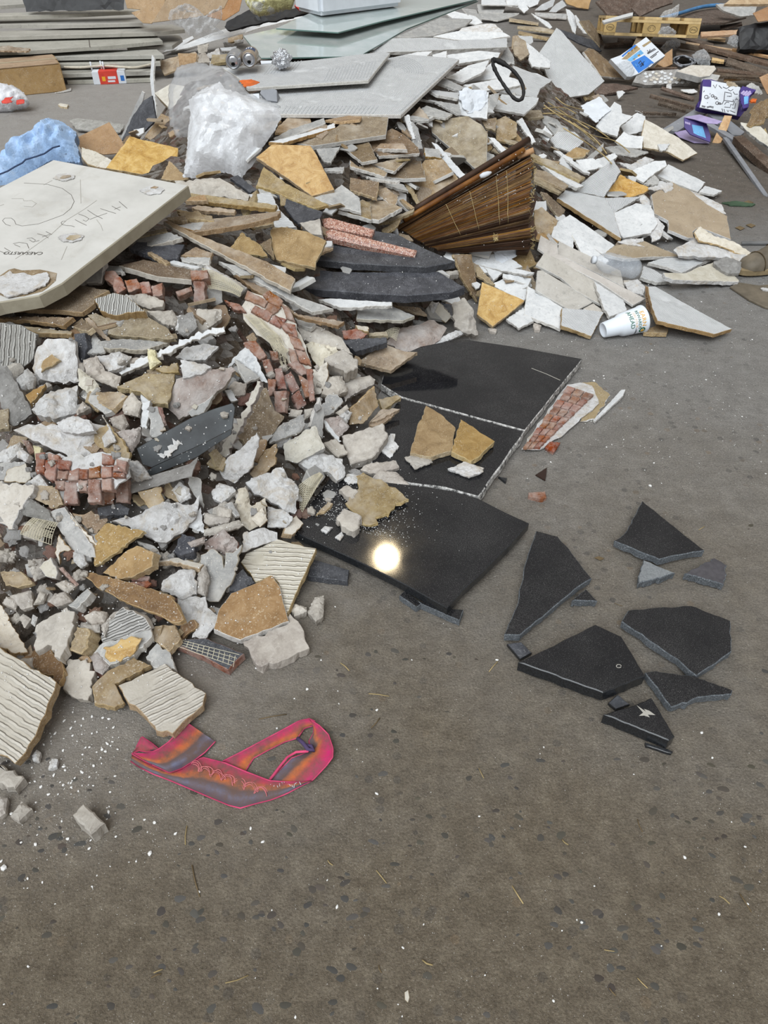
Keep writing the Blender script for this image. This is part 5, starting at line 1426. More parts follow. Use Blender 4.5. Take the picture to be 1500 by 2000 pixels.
P('H', 'wht', 10, '105 312 150 318 345 460 300 455', 'thin white strip above the tan strips', t=(20, 12))
P('H', 'wht', 14, '5 388 70 400 302 545 250 556 130 492', 'white board with a pale rim right of the reed blind', t=(20, 12))
P('H', 'tan', 12, '-20 432 60 450 202 540 170 562 -20 480', 'tan strip right of the reed blind, third down', t=(20, 12))
P('H', 'tan', 12, '-20 480 165 572 140 592 -20 512', 'tan strip right of the reed blind, lowest', t=(20, 12))
P('H', 'grv', 12, '215 582 490 368 542 450 432 616 320 592', 'ridged white tile standing at the middle of the right wing', t=(30, -8), g=[(260, 540), (500, 390)])
P('H', 'wht', 12, '780 475 850 402 1094 520 1045 582 860 512', 'white painted plank fragment above the brown drywall', 'wood_plank', 'wood', t=(16, 14), g=[(850, 402), (1090, 520)])
P('H', 'wht', 10, '1050 582 1090 542 1202 575 1150 602', 'small white plank end beyond the brown drywall', 'wood_plank', 'wood', t=(8, 6))
P('H', 'brn', 12, '20 580 60 588 182 700 140 752 100 702', 'brown tile right of the reed blind end', t=(24, 12))
P('H', 'tan', 12, '-20 700 30 680 132 770 82 882 -20 852', 'tan tile behind the frayed end of the reed blind', t=(28, 10))
P('H', 'goldbr', 10, '-20 860 40 850 140 905 110 925 -10 890', 'golden brown tile strip below the frayed reed end', t=(18, 8))
P('H', 'grv', 14, '440 622 670 614 590 662 490 722', 'ridged white tile under the bluish white tile', t=(14, 6), g=[(500, 640), (520, 700)])
P('H', 'grv', 16, '128 622 180 570 440 620 500 722 545 885 520 872', 'ridged white triangle tile with a golden edge', t=(16, 6), g=[(180, 570), (500, 722)], edge='goldbr')
P('H', 'pls', 14, '655 612 690 588 742 640 742 675 680 655', 'plaster bit between ridged tile and brown drywall', t=(16, 6))
P('H', 'pls', 16, '735 852 770 740 832 800 800 882 750 902', 'white plaster rim right of the bluish white tile', t=(16, 6))
P('H', 'wht', 12, '490 722 640 655 742 672 782 790 740 850 560 882 540 862', 'bluish white tile left of the brown drywall', t=(14, 6), q=.15)
P('H', 'dry', 14, '740 602 800 560 830 590 880 520 930 550 990 570 1100 662 1235 740 1260 892 1050 812 1010 842 1020 882 980 882 850 830 850 770 760 722', 'large brown-faced drywall sheet on the right wing', t=(10, 6), q=.2, jag=1.5)
P('H', 'pls', 14, '985 565 1080 602 1200 662 1228 722 1150 700 1050 640', 'white torn gypsum along the back of the brown drywall', t=(12, 8))
P('H', 'pls', 10, '718 555 800 530 882 512 886 560 840 602 820 562 760 572', 'white torn gypsum shred on the corner of the drywall', t=(24, 4), q=.1)
P('H', 'wht', 12, '90 872 110 790 210 730 332 810 502 930 430 992 240 872 232 952 140 902', 'large bluish white tile right of the reed blind', t=(18, 6))
P('H', 'wht', 10, '225 862 242 848 465 1030 440 1056 280 972', 'bluish white tile sliver over the fan of planks', t=(16, 6))
P('H', 'dry', 14, '428 986 500 932 690 900 932 1003 730 1006 560 1018', 'brown pointed tile above the plastic bottle', 'tile_shard', 'tile', t=(10, 4), edge='edgew')
P('H', 'pls', 8, '520 906 570 890 690 880 692 900 640 912 698 936 600 926', 'white torn plaster shred on the brown pointed tile', t=(12, 4), q=.1)
P('H', 'pls', 26, '888 952 1030 872 1060 802 1140 862 1280 902 1424 990 1350 1062 1220 1002 1050 1002 920 992', 'broken gypsum slab with ridges near the boot', t=(14, 6), amp=7)
P('H', 'cream', 8, '1020 845 1060 806 1145 866 1280 905 1400 985 1350 1000 1180 930 1050 900', 'ridged cream face of the broken gypsum slab near the boot', 'gypsum_board', 'board', t=(22, 6), q=.1, jag=2)
P('L', 'mor', 34, '1150 262 1230 228 1335 262 1322 332 1250 342 1200 310', 'grey mortar lump left of the boot', t=(20, 4))
P('H', 'grv', 14, '720 1042 830 1010 1130 1018 940 1108 830 1068', 'flat cracked tile left of the boot, upper', t=(10, 4), g=[(830, 1010), (1130, 1018)])
P('L', 'grv', 14, '668 372 690 298 760 322 882 398 780 404', 'ridged tile piece under the flat cracked tiles', t=(8, 2), g=[(690, 300), (880, 398)])
P('L', 'cream', 16, '818 342 960 345 1060 300 1180 268 1312 392 1310 402 880 388 830 368', 'cream tile with a thick white front edge left of the boot', t=(6, 3), edge='pls', q=.2)
P('L', 'pls', 14, '560 388 650 380 702 430 692 486 600 462', 'cream plaster bit below the plastic bottle', t=(12, 0))
P('L', 'brn', 10, '700 422 725 440 775 650 705 570', 'brown curled edge left of the big ridged triangle', t=(30, -30))
P('L', 'grv', 14, '718 432 765 430 1020 575 1266 708 1150 742 780 655 742 562', 'big ridged triangular tile on the floor right of the cup', t=(6, 4), q=.25, g=[(765, 430), (1266, 708)], edge='goldbr')
P('L', 'tan', 16, '690 728 780 678 852 698 842 735 720 732', 'small tan tile touching the rim of the cup', t=(2, 0), z=.022)
# fan of planks and tiles above the bare floor
P('K', 'brn', 14, '695 250 830 250 862 420 872 600 760 432', 'brown tile standing upright beside the dark slabs', t=(52, 20))
P('K', 'tan', 12, '855 340 890 345 1002 470 970 468 870 402', 'thin tan strip beside the upright brown tile', t=(25, 5))
P('K', 'wht', 12, '870 262 1060 240 1202 340 1060 382 990 442', 'white tile behind the lower golden tile', t=(20, 0))
P('K', 'paper', 6, '990 232 1170 200 1162 260 1060 312 1010 292', 'bluish white plastic scrap below the reed blind', 'plastic_scrap', 'plastic', t=(26, 0), q=.15, rough=True, amp=6)
P('K', 'goldbr', 12, '1098 290 1250 200 1304 320 1230 362 1140 342', 'golden brown tile under the frayed reed end', t=(20, 4))
P('K', 'wht', 10, '850 290 1290 382 1230 400 1060 372 860 322', 'long white strip right of the upright brown tile', t=(16, 0))
P('K', 'wht', 10, '1060 390 1200 408 1242 470 1060 422', 'white tile strip under the long white strip', t=(14, 0))
P('K', 'wht', 10, '970 472 1060 428 1242 480 1238 572 1210 592', 'white tile behind the top of the lower golden tile', t=(14, 0))
P('K', 'wht', 10, '1082 722 1210 638 1285 738 1170 792', 'white tile corner on the floor right of the lower golden tile', t=(8, 0))
P('K', 'gold', 14, '868 688 905 452 1218 588 1100 690 985 778', 'lower golden tile at the front of the right wing', t=(22, 0), q=.12, jag=.6)
P('K', 'con', 16, '948 785 1015 790 1010 815 960 806', 'pale chip on the floor under the lower golden tile', 'stone_chip', t=(0, 0), z=.015)
P('K', 'con', 20, '1280 742 1340 760 1332 800 1290 792', 'pinkish chip on the floor below the fan of planks', 'stone_chip', t=(0, 0), z=.018)
P('K', 'wht', 12, '1213 690 1240 480 1495 640 1482 798', 'bluish white tile at the left of the fan of planks', t=(12, 4))
P('L', 'grv', 14, '158 572 300 580 432 600 350 755 155 688', 'ridged tile under the fan of planks left of the cup', t=(8, 2), g=[(160, 600), (400, 720)], edge='goldbr')
P('L', 'wht', 12, '368 398 560 520 582 585 470 628 430 572', 'bluish white tile under the fan of planks behind the cup', t=(10, 4))
P('L', 'brd', 10, '298 575 362 540 432 590 400 620', 'short greige plank end near the cup base', t=(10, 4), jag=.3)
P('L', 'brd', 10, '-10 455 0 328 30 325 240 450 357 535 230 600', 'greige plank, leftmost of the fan', t=(14, 6), jag=.3)
P('L', 'brd', 10, '0 182 20 98 130 160 135 220 702 510 622 553 400 402 90 242', 'longest greige plank of the fan, reaching the cup', t=(14, 8), jag=.3)
P('L', 'brd', 10, '-10 292 45 208 130 250 372 400 412 548 250 460 150 372', 'broad greige plank in the middle of the fan', t=(14, 6), jag=.3)
P('L', 'brd', 10, '130 220 140 138 540 328 567 438 400 350', 'greige plank on top of the fan, furthest right', t=(14, 8), jag=.3)

# --- under and in front of the white slab
SLAB = P('X', 'slabw', 36, '105 312 368 362 122 553 76 577 0 590 -170 640 -280 520 0 366', 'big white stone slab with handwriting and plaster spots, top left', 'stone_plate', 'stone', t=(6, -3), z=.49, jag=0, cham=.003, g=[(105, 312), (368, 362)], edge='slab_edge')
P('I', 'brn', 14, '20 285 180 225 560 95 800 140 692 190 692 232 602 300 130 268', 'dark brown board under the front corner of the white slab', 'tile_board', t=(10, 0), edge='goldbr')
P('I', 'brn', 14, '-60 330 240 330 535 335 462 400 240 362 -60 345', 'brown board second below the white slab', 'tile_board', t=(8, 0), edge='goldbr')
P('I', 'tan', 14, '150 395 250 408 532 440 522 462 270 448', 'tan board third below the white slab', 'tile_board', t=(8, 0), edge='goldbr')
P('I', 'brn', 14, '520 402 600 340 682 410 640 440', 'brown tile end right of the stacked boards', t=(14, 0))
P('I', 'con', 34, '925 165 1050 150 1192 200 1182 242 1080 262 1000 232', 'grey stone bit below the loose bricks', t=(22, 5))
P('I', 'con', 34, '1075 278 1262 270 1302 330 1282 382 1200 372', 'pinkish broken stone right of the tan tiles', t=(24, 8))
P('I', 'pls', 40, '1280 420 1308 310 1412 285 1442 360 1380 432', 'white plaster lump left of the brick strip', t=(30, 8))
P('I', 'gry', 14, '728 512 900 492 1242 518 1050 576 760 560', 'grey tile below the main tan tile of the left slope', t=(14, 0), edge='cream')
P('I', 'tan', 12, '618 345 650 335 862 555 840 562 640 382', 'slim tan strip under the main tan tile of the left slope', t=(24, -8))
P('I', 'tan', 16, '640 320 700 302 770 338 1080 330 1232 420 1282 488 1230 498 780 462', 'main tan tile on the left slope below the white slab', t=(16, 0), q=.2)
P('I', 'ribg', 30, '688 202 830 155 930 180 1062 290 830 322 730 288', 'ridged grey chunk on the main tan tile', t=(24, 0), g=[(800, 160), (780, 300)], q=.15, edge='goldbr')
P('I', 'ribg', 20, '-60 370 150 392 272 462 242 640 170 702 100 762 -60 700', 'ridged grey tile standing at the left edge below the slab', t=(58, 5), g=[(60, 380), (40, 700)], edge='gry')
P('I', 'slt', 20, '540 460 620 450 640 560 600 680 560 620', 'shadowed stone edge right of the tall plaster lump', t=(45, 0))
P('I', 'gry', 16, '610 560 680 440 740 520 760 580 620 605', 'grey dusty stone below the tan tiles', 'stone_chunk', 'stone', t=(30, 0), rough=True)
P('I', 'pls', 46, '235 640 260 540 330 480 450 480 530 490 565 800 440 810 340 795 215 775', 'tall white plaster lump at the left, upper part', t=(45, 0))
P('I', 'goldbr', 22, '298 702 330 640 380 605 442 650 300 738', 'small golden tile corner stuck on the tall plaster lump', t=(40, 5), q=.1)
P('I', 'gry', 40, '100 790 190 700 245 760 230 850 150 860', 'grey knobbly stone left of the tall plaster lump', 'stone_chunk', 'stone', t=(35, 0), rough=True)
P('I', 'goldbr', 14, '185 905 330 820 302 882 220 972', 'golden brown strip below the tall plaster lump', t=(30, 0))
P('I', 'pls', 44, '222 992 320 880 562 818 550 1020 380 1062 260 1032', 'white plaster lump at the left, lower part', t=(34, 0))
P('I', 'mor', 20, '-20 690 50 688 132 840 212 980 232 1042 100 1130 60 1112 -20 902', 'cracked grey plaster sheet at the left edge', 'plaster_sheet', 'plaster', t=(38, 18))
P('I', 'tan', 16, '-20 1020 60 1002 62 1150 -20 1150', 'tan tile end at the left edge', t=(30, 0))
P('I', 'cream', 24, '568 702 690 790 732 850 692 930 570 832', 'cream plaster piece right of the tall lump', 'plaster_chunk', 'plaster', t=(35, 10), rough=True)
P('I', 'con', 30, '552 1020 600 940 662 990 560 1042', 'grey chip right of the lower plaster lump', t=(30, 0))
P('I', 'con', 30, '605 642 700 608 762 720 882 760 860 852 720 802 620 740', 'pinkish brown stone in the middle of the left slope', t=(34, 0))
P('I', 'pls', 26, '700 612 870 575 962 610 900 692 790 722', 'white broken stone in the middle of the left slope', t=(30, 0))
P('I', 'gry', 16, '590 912 720 902 822 1022 760 1042', 'grey tile in the hollow of the left slope', t=(30, 0))
P('I', 'tan', 16, '700 882 880 880 932 910 822 1012 720 962', 'tan dusty tile in the hollow of the left slope', t=(30, 5))
P('I', 'tan', 18, '858 842 1080 742 1282 752 1232 972 1100 962 1030 882', 'large dusty tan tile leaning in the left slope', t=(36, 8))
P('I', 'wht', 14, '1030 900 1105 960 1080 1140 1030 1140', 'white upright strip under the dusty tan tile', t=(50, 5))
P('I', 'con', 30, '880 940 960 880 1030 960 1000 1060 900 1040', 'grey stone in the shadow under the dusty tan tile', t=(35, 0))
P('I', 'wht', 12, '868 742 1010 640 1260 545 1500 438 1640 400 1650 440 1500 472 1290 562 1090 662 890 758', 'long broken white strip sloping across the left slope', 'plaster_strip', 'plaster', t=(24, -4), q=.15, jag=3)
P('I', 'foam', 26, '1072 562 1130 570 1132 620 1172 660 1090 712 1078 640', 'small yellow foam blob on the long broken strip', t=(40, 0), q=.1)
P('I', 'tan', 16, '1135 712 1300 668 1312 740 1200 742', 'tan chip below the long broken strip', t=(25, 0))
P('I', 'pls', 26, '1280 622 1350 550 1500 518 1600 540 1500 642 1390 642', 'cracked white plaster left of the brick strip', t=(30, 0))
P('I', 'brkd', 40, '1205 980 1225 900 1280 780 1500 712 1690 690 1720 720 1620 850 1450 980 1300 1080', 'big speckled brick and plaster lump left of the brick strip', t=(34, 0), edge='con')
P('I', 'pls', 22, '1315 640 1500 672 1540 690 1480 740 1332 778', 'white smooth plaster triangle left of the brick strip', t=(34, -4), q=.15, amp=3)
P('N', 'gry', 20, '60 465 200 382 252 340 180 472 90 502', 'grey stone edge above the metal channel', t=(35, 0))
P('N', 'con', 30, '360 280 400 235 490 250 480 330 390 350', 'brown stone in the hole above the metal channel', t=(35, 0))
P('N', 'wht', 12, '330 310 380 300 430 380 380 390', 'small white chip in the hole above the metal channel', t=(35, 0))
P('N', 'wht', 14, '335 180 400 60 480 -10 560 60 645 250 600 242 480 132 420 82', 'curled white plaster sheet left of the brick strip', 'plaster_sheet', 'plaster', t=(38, 0), rough=True, amp=10)
P('N', 'gry', 10, '408 72 480 130 592 210 490 252 430 152', 'grey triangular plaster plate on the curled sheet', t=(40, 5), q=.1)
P('J', 'cream', 30, '925 900 960 880 1150 920 1172 1002 1050 1062 1080 1130 970 1002', 'tan plaster lump right of the brick strip', 'plaster_chunk', 'plaster', t=(34, 4), rough=True)
P('N', 'cream', 22, '950 172 1080 100 1088 200 1030 332 985 342', 'pale plaster flake hanging right of the brick strip', 'plaster_chunk', 'plaster', t=(45, 5), rough=True)
P('N', 'con', 40, '1080 200 1200 190 1240 300 1130 345 1050 320', 'dark stony lump right of the brick strip', t=(30, 5))
P('J', 'con', 55, '1062 1008 1200 940 1312 1030 1310 1080 1232 1118 1080 1042', 'pinkish brick-shaped stone block above the black slab', 'stone_block', 'stone', t=(26, 8), q=.15, amp=2)
P('N', 'con', 34, '1200 222 1400 188 1442 220 1420 262 1280 332 1220 382', 'flat grey stone left of the tan tile at the slab head', t=(26, 6), amp=3)
P('N', 'tan', 14, '1388 552 1500 470 1580 480 1500 545 1420 572', 'tan tile lying behind the upright tan tile', t=(14, 5))
P('R', 'tan', 16, '105 382 210 358 228 372 130 442', 'small tan tile end over the black slab, upper', t=(14, 4))
P('R', 'tan', 16, '58 505 115 440 190 428 222 432 120 488', 'small tan tile end over the black slab, lower', t=(12, 4))
P('N', 'tan', 16, '1250 562 1255 440 1432 280 1462 420 1350 552', 'upright tan tile at the left rim of the black slab', t=(48, 10))
P('N', 'gry', 20, '1040 422 1090 340 1160 338 1202 390 1130 472 1060 502', 'grey slate piece below the brick strip', t=(35, 5))
P('N', 'con', 20, '1140 472 1228 410 1242 440 1180 492', 'grey chip below the flat grey stone', t=(30, 5))
P('N', 'pls', 24, '1160 502 1240 448 1272 470 1232 552', 'white chip below the flat grey stone', t=(35, 5))
P('N', 'brkd', 30, '1068 510 1180 490 1252 570 1180 642 1120 612', 'reddish brown chip left of the grey stone tile', t=(34, 5))
P('N', 'gry', 14, '958 575 1030 358 1062 470 1052 662 1000 582', 'pointed grey shard standing below the brick strip', t=(50, 15))
P('N', 'con', 22, '800 492 820 440 905 450 880 502', 'grey chip below the brick strip end, left', t=(35, 0))
P('N', 'con', 22, '918 520 920 440 992 430 980 482', 'grey chip below the brick strip end, right', t=(35, 0))
P('N', 'con', 40, '1058 692 1150 660 1242 760 1170 802 1100 742', 'brown stone block beside the grey stone tile', 'stone_block', 'stone', t=(30, 8))
P('N', 'wht', 10, '1058 522 1085 540 1192 680 1170 692 1080 592', 'thin pale stick beside the grey stone tile', 'wood_strip', 'wood', t=(35, 10))
P('N', 'con', 30, '1190 642 1490 545 1530 640 1412 802 1250 852 1222 742', 'flat pinkish grey stone tile at the left of the black slab', 'stone_tile', t=(22, 8), amp=2.5, q=.2)
P('N', 'gry', 24, '655 692 665 632 760 540 912 478 918 560 880 612 760 652', 'grey slate lump in the hollow below the brick strip', t=(34, 5), rough=True)
P('N', 'brn', 14, '425 642 570 320 640 288 702 460 772 500 700 612 640 662 480 700', 'dark brown tile leaning in the hollow', t=(48, 12))
P('N', 'cream', 16, '285 772 450 490 570 238 604 280 430 622 340 802', 'narrow plaster-edged strip left of the dark brown tile', 'plaster_strip', 'plaster', t=(44, -20), q=.2, jag=3, edge='brkd')
P('N', 'pls', 24, '275 882 350 802 480 702 562 618 585 662 532 872 400 992 330 962', 'torn white plaster sheet in front of the narrow strip', t=(45, 0), amp=8)
P('N', 'tan', 14, '548 822 560 680 642 670 622 752 570 832', 'small tan tile in the hollow', t=(40, 0))
P('N', 'tan', 16, '515 922 640 740 712 700 702 852 570 962', 'dusty tan tile in front of the hollow', t=(38, -5))
P('N', 'cream', 40, '758 690 990 558 1064 720 860 832 770 812', 'smooth cream plaster block in front of the hollow', 'plaster_block', 'plaster', t=(38, 5), rough=True, amp=2.5, edge='pls')
P('N', 'pls', 34, '875 832 990 750 1110 770 1200 802 1218 922 1160 962 1090 892 960 890', 'white crumbly plaster below the cream block', t=(32, 5))
P('N', 'pls', 20, '1208 972 1250 920 1332 930 1320 982 1230 996', 'small white plaster lump at the black slab edge', t=(20, 0))
P('J', 'con', 34, '860 770 960 740 1190 850 1270 965 1150 930 960 885 900 860', 'dark dusty stone in the shadow right of the brick arch', t=(26, 4), amp=4)
P('J', 'slt', 24, '1190 880 1350 865 1520 858 1520 895 1290 965', 'dark stone edge above the tan tile at the slab head', t=(18, 0))
P('J', 'brk', 18, '1190 805 1300 790 1380 830 1330 866 1210 862', 'small brick bits left of the dusty brick mass', t=(20, 0))
P('J', 'cream', 16, '1290 768 1385 780 1388 815 1310 800', 'cream tile end left of the dusty brick mass', t=(14, 0))
P('J', 'tan', 16, '1380 822 1520 815 1530 845 1390 850', 'tan tile edge beside the pale mesh scrap', t=(14, 0))
P('J', 'gry', 14, '840 700 880 690 1000 760 960 790 870 760', 'grey shadowed tile below the lowest sloping board', t=(18, 4))
P('J', 'mor', 26, '-10 700 90 660 130 770 60 840 -10 820', 'white mortar lump below the upright red brick', t=(30, 0))
P('J', 'con', 30, '70 820 130 640 300 640 310 700 200 790 110 840', 'pinkish dusty stone below the upright red brick', t=(30, 0))
# --- middle left: plaster panel, bricks, channel
P('M', 'con', 30, '800 130 900 100 940 180 900 230 820 190', 'stony crumbs behind the white plaster panel', t=(30, 0))
P('M', 'wht', 14, '1038 20 1102 8 1092 100 1072 252 1038 205', 'white strip standing left of the speckled lump', t=(52, 0))
P('M', 'gry', 14, '1090 62 1152 50 1202 190 1190 262 1100 282', 'grey plate standing left of the metal channel', t=(50, 5))
P('M', 'brk', 20, '1150 55 1190 60 1222 190 1188 195', 'red brick strip standing left of the metal channel', 'brick_strip', t=(50, 10))
P('M', 'brkd', 34, '850 232 1030 200 1022 302 962 392 900 302', 'speckled brick lump right of the white plaster panel', t=(32, 5))
P('M', 'brk', 24, '150 290 202 300 242 380 210 402', 'brick bit left of the white plaster panel', t=(35, 0))
P('M', 'foam', 16, '230 332 292 350 262 482', 'yellowed foam sliver left of the brick mosaic', t=(40, -10))
P('M', 'pls', 30, '-20 382 130 300 142 350 60 452 -20 452', 'white plaster lump at the left edge', t=(34, 0))
P('M', 'pls', 26, '88 402 150 350 202 400 180 452', 'small white lump left of the brick mosaic', t=(34, 0))
P('M', 'slt', 20, '715 792 880 760 952 800 940 842 730 852', 'dark stone in the hole under the brick mosaic', t=(30, 0))
P('M', 'tan', 14, '1010 680 1180 640 1200 780 1090 800', 'brown stone plate under the metal channel', t=(40, 0))
P('M', 'gry', 10, '1380 560 1470 582 1492 802 1440 722 1390 642', 'grey sheet right of the metal channel end', t=(45, 5))
P('M', 'tan', 12, '1188 702 1210 610 1272 650 1312 762', 'tan flake under the metal channel', t=(42, 0))
P('M', 'pls', 26, '1255 662 1310 600 1382 650 1392 722 1320 762', 'white rounded plaster lump under the metal channel', t=(40, 0))
P('M', 'wht', 10, '1368 932 1470 790 1502 982 1400 942', 'white torn sheet right of the white plaster mass', t=(40, 8), rough=True)
P('M', 'pls', 36, '815 882 1000 840 1190 740 1400 762 1462 690 1442 832 1370 932 1250 1022 1140 1032 1040 962', 'large white plaster mass in front of the metal channel', t=(38, 0), amp=11)
P('M', 'gry', 12, '-20 462 180 455 192 480 60 512 40 592 -20 592', 'grey paper sheet at the left edge', t=(34, 5))
P('M', 'cream', 8, '30 602 60 510 190 468 232 560 190 612', 'cream torn sheet near the left edge', t=(36, 0))
P('M', 'mor', 24, '130 830 210 720 340 800 380 900 240 870', 'grey crumbs above the fibre mesh square', t=(34, 0))
P('M', 'cream', 16, '-20 602 250 630 242 682 140 812 90 952 -20 892', 'pale gypsum sheet at the left edge', 'gypsum_board', 'board', t=(40, 8), edge='pls', jag=3)
P('M', 'pls', 20, '195 602 280 540 352 640 280 642', 'white plaster triangle left of the brick mosaic', t=(36, 0))
P('M', 'tan', 12, '238 712 260 640 412 640 462 772 380 802', 'tan torn sheet left below the brick mosaic', t=(38, 0), jag=3)
P('M', 'tan', 10, '528 832 690 840 784 870 770 912 710 982 560 882', 'tan torn board piece below the brick mosaic', t=(36, 4), jag=3)
P('M', 'cream', 8, '508 822 560 900 722 1060 700 1072 530 882', 'thin pale strip below the brick mosaic', t=(38, 5), jag=2)
P('M', 'gry', 14, '350 822 470 790 682 1082 700 1160 560 1150', 'grey board sloping down from the brick mosaic', t=(36, 0))
P('M', 'goldbr', 12, '688 1000 780 905 1055 965 870 1110 690 1222 680 1100', 'golden tan sheet tile in front of the white plaster mass', t=(34, 4), q=.2)
# --- left front
P('P', 'con', 30, '205 202 240 150 322 150 332 280 250 318', 'grey stone on the left front, upper', t=(28, 0))
P('P', 'cream', 24, '282 222 370 142 422 260 410 302 330 282', 'cream flake on the left front', t=(28, 0), edge='pls')
P('P', 'cream', 10, '400 110 430 -20 520 90 440 110 435 200', 'folded cream sheet beside the mesh square', t=(40, 0))
P('P', 'tan', 16, '0 252 150 248 238 340 130 366 40 352', 'tan tile on the left front near the edge', t=(24, 0))
P('P', 'pls', 24, '525 102 600 120 628 190 580 222 530 172', 'white lump left of the golden brown chunk', t=(28, 0))
P('P', 'gry', 10, '1000 22 1130 60 1182 130 1140 192 1120 112', 'pale plaster flake right of the golden brown chunk', t=(35, 10))
P('P', 'goldbr', 26, '752 258 920 100 1000 58 1124 110 1112 212 960 292 870 302', 'golden brown tile chunk on the left front', t=(34, 4))
P('P', 'slt', 30, '1270 100 1330 -30 1430 0 1420 100 1330 130', 'dark stone in a gap above the thin tan strip', t=(30, 0))
P('P', 'brkd', 20, '1370 30 1500 -10 1500 30 1400 70', 'brown brick bit above the thin tan strip', t=(30, 0))
P('P', 'cream', 12, '1000 202 1280 145 1492 195 1462 228 1250 172', 'thin tan strip above the greenish white lump', 'plaster_strip', 'plaster', t=(26, 0))
P('P', 'brk', 16, '952 292 1000 270 1092 280 1080 312 960 312', 'reddish brick bit beside the greenish white lump', t=(24, 0))
P('P', 'brk', 14, '888 322 1080 310 1108 330 1070 362 900 342', 'brick strip with a white stripe beside the lump', t=(22, 0))
P('P', 'pls', 46, '1172 372 1190 300 1300 228 1422 230 1435 402 1330 444', 'greenish white plaster lump on the left front', t=(34, 0), amp=5)
P('P', 'con', 40, '1435 400 1440 260 1500 190 1530 300 1500 420', 'pinkish stone right of the greenish white lump', t=(34, 0))
P('P', 'brk', 10, '430 222 460 212 578 340 560 357', 'slim brick splinter on the left front', t=(24, 0))
P('P', 'con', 26, '398 332 480 302 552 350 490 408', 'grey stone left of the long brown tile', t=(24, 0))
P('P', 'con', 34, '335 462 380 400 460 388 512 460 400 502', 'rounded grey stone left of the long brown tile', t=(24, 0))
P('P', 'con', 24, '238 492 290 390 352 410 320 482', 'grey and red stone bit on the left front', t=(24, 0))
P('P', 'con', 22, '60 420 130 400 220 380 230 500 150 520', 'pale stone crumbs on the left front', t=(24, 0))
P('P', 'con', 30, '10 470 40 420 140 450 110 520', 'pinkish stone at the left front edge', t=(24, 0))
P('P', 'gry', 24, '498 492 640 370 668 400 560 522', 'grey bar left of the long brown tile', t=(24, -5))
P('P', 'con', 40, '600 560 690 515 775 530 755 602 660 614', 'round grey stone under the long brown tile', t=(28, 0))
P('P', 'con', 22, '128 592 160 553 218 590 170 658', 'pale bluish stone on the left front', t=(24, 0))
P('P', 'pls', 18, '218 622 235 558 272 580 250 648', 'small white pebble-like chip on the left front', t=(24, 0))
P('P', 'brn', 20, '588 250 700 260 880 310 1250 420 1345 600 1285 622 900 462 690 345', 'long brown tile with a thick speckled edge on the left front', t=(28, -4), q=.2, edge='edge')
P('P', 'cream', 20, '-30 470 20 502 205 840 110 850 -30 790', 'cream speckled tile at the left front edge', t=(22, 0))
P('P', 'con', 26, '600 640 720 630 720 690 640 700', 'brown crumbs above the square grey block', t=(24, 0))
P('P', 'con', 26, '262 640 490 508 545 540 542 642 440 892 350 782 258 832', 'smooth grey stone tile on the left front', 'stone_tile', t=(26, 0), rough=False, jag=2.5)
P('P', 'tan', 40, '498 822 560 650 652 680 642 802 592 852', 'square grey-tan block in the left front gap', 'stone_block', 'stone', t=(24, 0))
P('P', 'brkd', 30, '650 870 720 800 800 930 740 1000 680 960', 'brown brick lump in the left front gap', t=(24, 0))
P('P', 'con', 26, '730 640 820 540 880 520 800 620 760 720', 'pale chip left of the ridged grey tile', t=(26, 0))
P('P', 'ribg', 22, '738 722 810 602 900 508 1064 590 1104 660 1000 702 870 742 752 768', 'ridged grey tile under the long brown tile', t=(30, 0), g=[(800, 720), (1050, 610)])
P('P', 'gry', 24, '688 842 750 770 870 742 1104 652 1114 722 980 862 800 936', 'grey tile bearing a golden patch', t=(28, 0))
P('P', 'gold', 5, '752 812 870 760 960 720 1038 740 980 852 800 932', 'thin golden glaze patch on the grey tile', t=(28, 0), q=.1, jag=3)
P('P', 'tan', 16, '1098 742 1130 650 1192 640 1150 772', 'slim tan chip right of the ridged grey tile', t=(28, 0))
P('P', 'tan', 18, '1150 762 1180 640 1282 640 1322 740 1240 832', 'tan stone chip right of the golden patch', t=(26, 0))
P('P', 'brn', 14, '1318 742 1322 640 1420 600 1442 650 1330 752', 'brown rust-coloured tile below the white lump', t=(26, 0))
P('P', 'gry', 16, '1068 872 1150 770 1250 850 1284 962 1130 952', 'grey flake below the tan stone chip', t=(20, 0))
P('P', 'brn', 14, '158 882 350 773 462 950 462 1022 412 1130 400 1052', 'brown torn tile behind the big ridged tile', t=(22, 0), jag=3)
P('T', 'tan', 18, '385 195 450 130 560 72 632 105 480 182 522 262 480 283 395 260', 'tan broken tile behind the front ridged tile', t=(14, 0))
P('T', 'con', 24, '263 205 275 82 360 80 392 150 368 252 300 235', 'pinkish grey stone tile at the front toe', 'stone_tile', t=(16, 0), rough=False, jag=2.5)
P('X', 'rib', 24, '-70 1215 0 1264 110 1332 89 1395 50 1470 29 1492 0 1474 -70 1430', 'big cream ridged tile at the bottom left corner of the heap', t=(12, 3), q=.2, g=[(0, 1264), (110, 1332)], jag=2)
P('T', 'rib', 22, '495 190 690 98 862 222 850 272 722 392 652 378 600 310 530 252', 'front cream ridged tile touching the headband', t=(10, 0), q=.2, g=[(495, 190), (690, 98)], jag=1.6)
P('M', 'pls', 34, '88 217 200 170 420 182 450 150 660 160 784 190 720 262 665 332 742 402 662 484 500 422 300 322', 'white plaster panel above the brick mosaic', t=(32, 0), q=.2, amp=8)
P('M', 'pls', 34, '395 162 520 108 640 140 674 220 560 242 430 222', 'rounded plaster bulge on the white panel', t=(36, 0), q=.2)
P('M', 'tan', 10, '648 272 780 180 850 250 952 390 945 462 760 382', 'tan dusty triangle beside the white plaster panel', t=(36, 10), q=.2, jag=2)
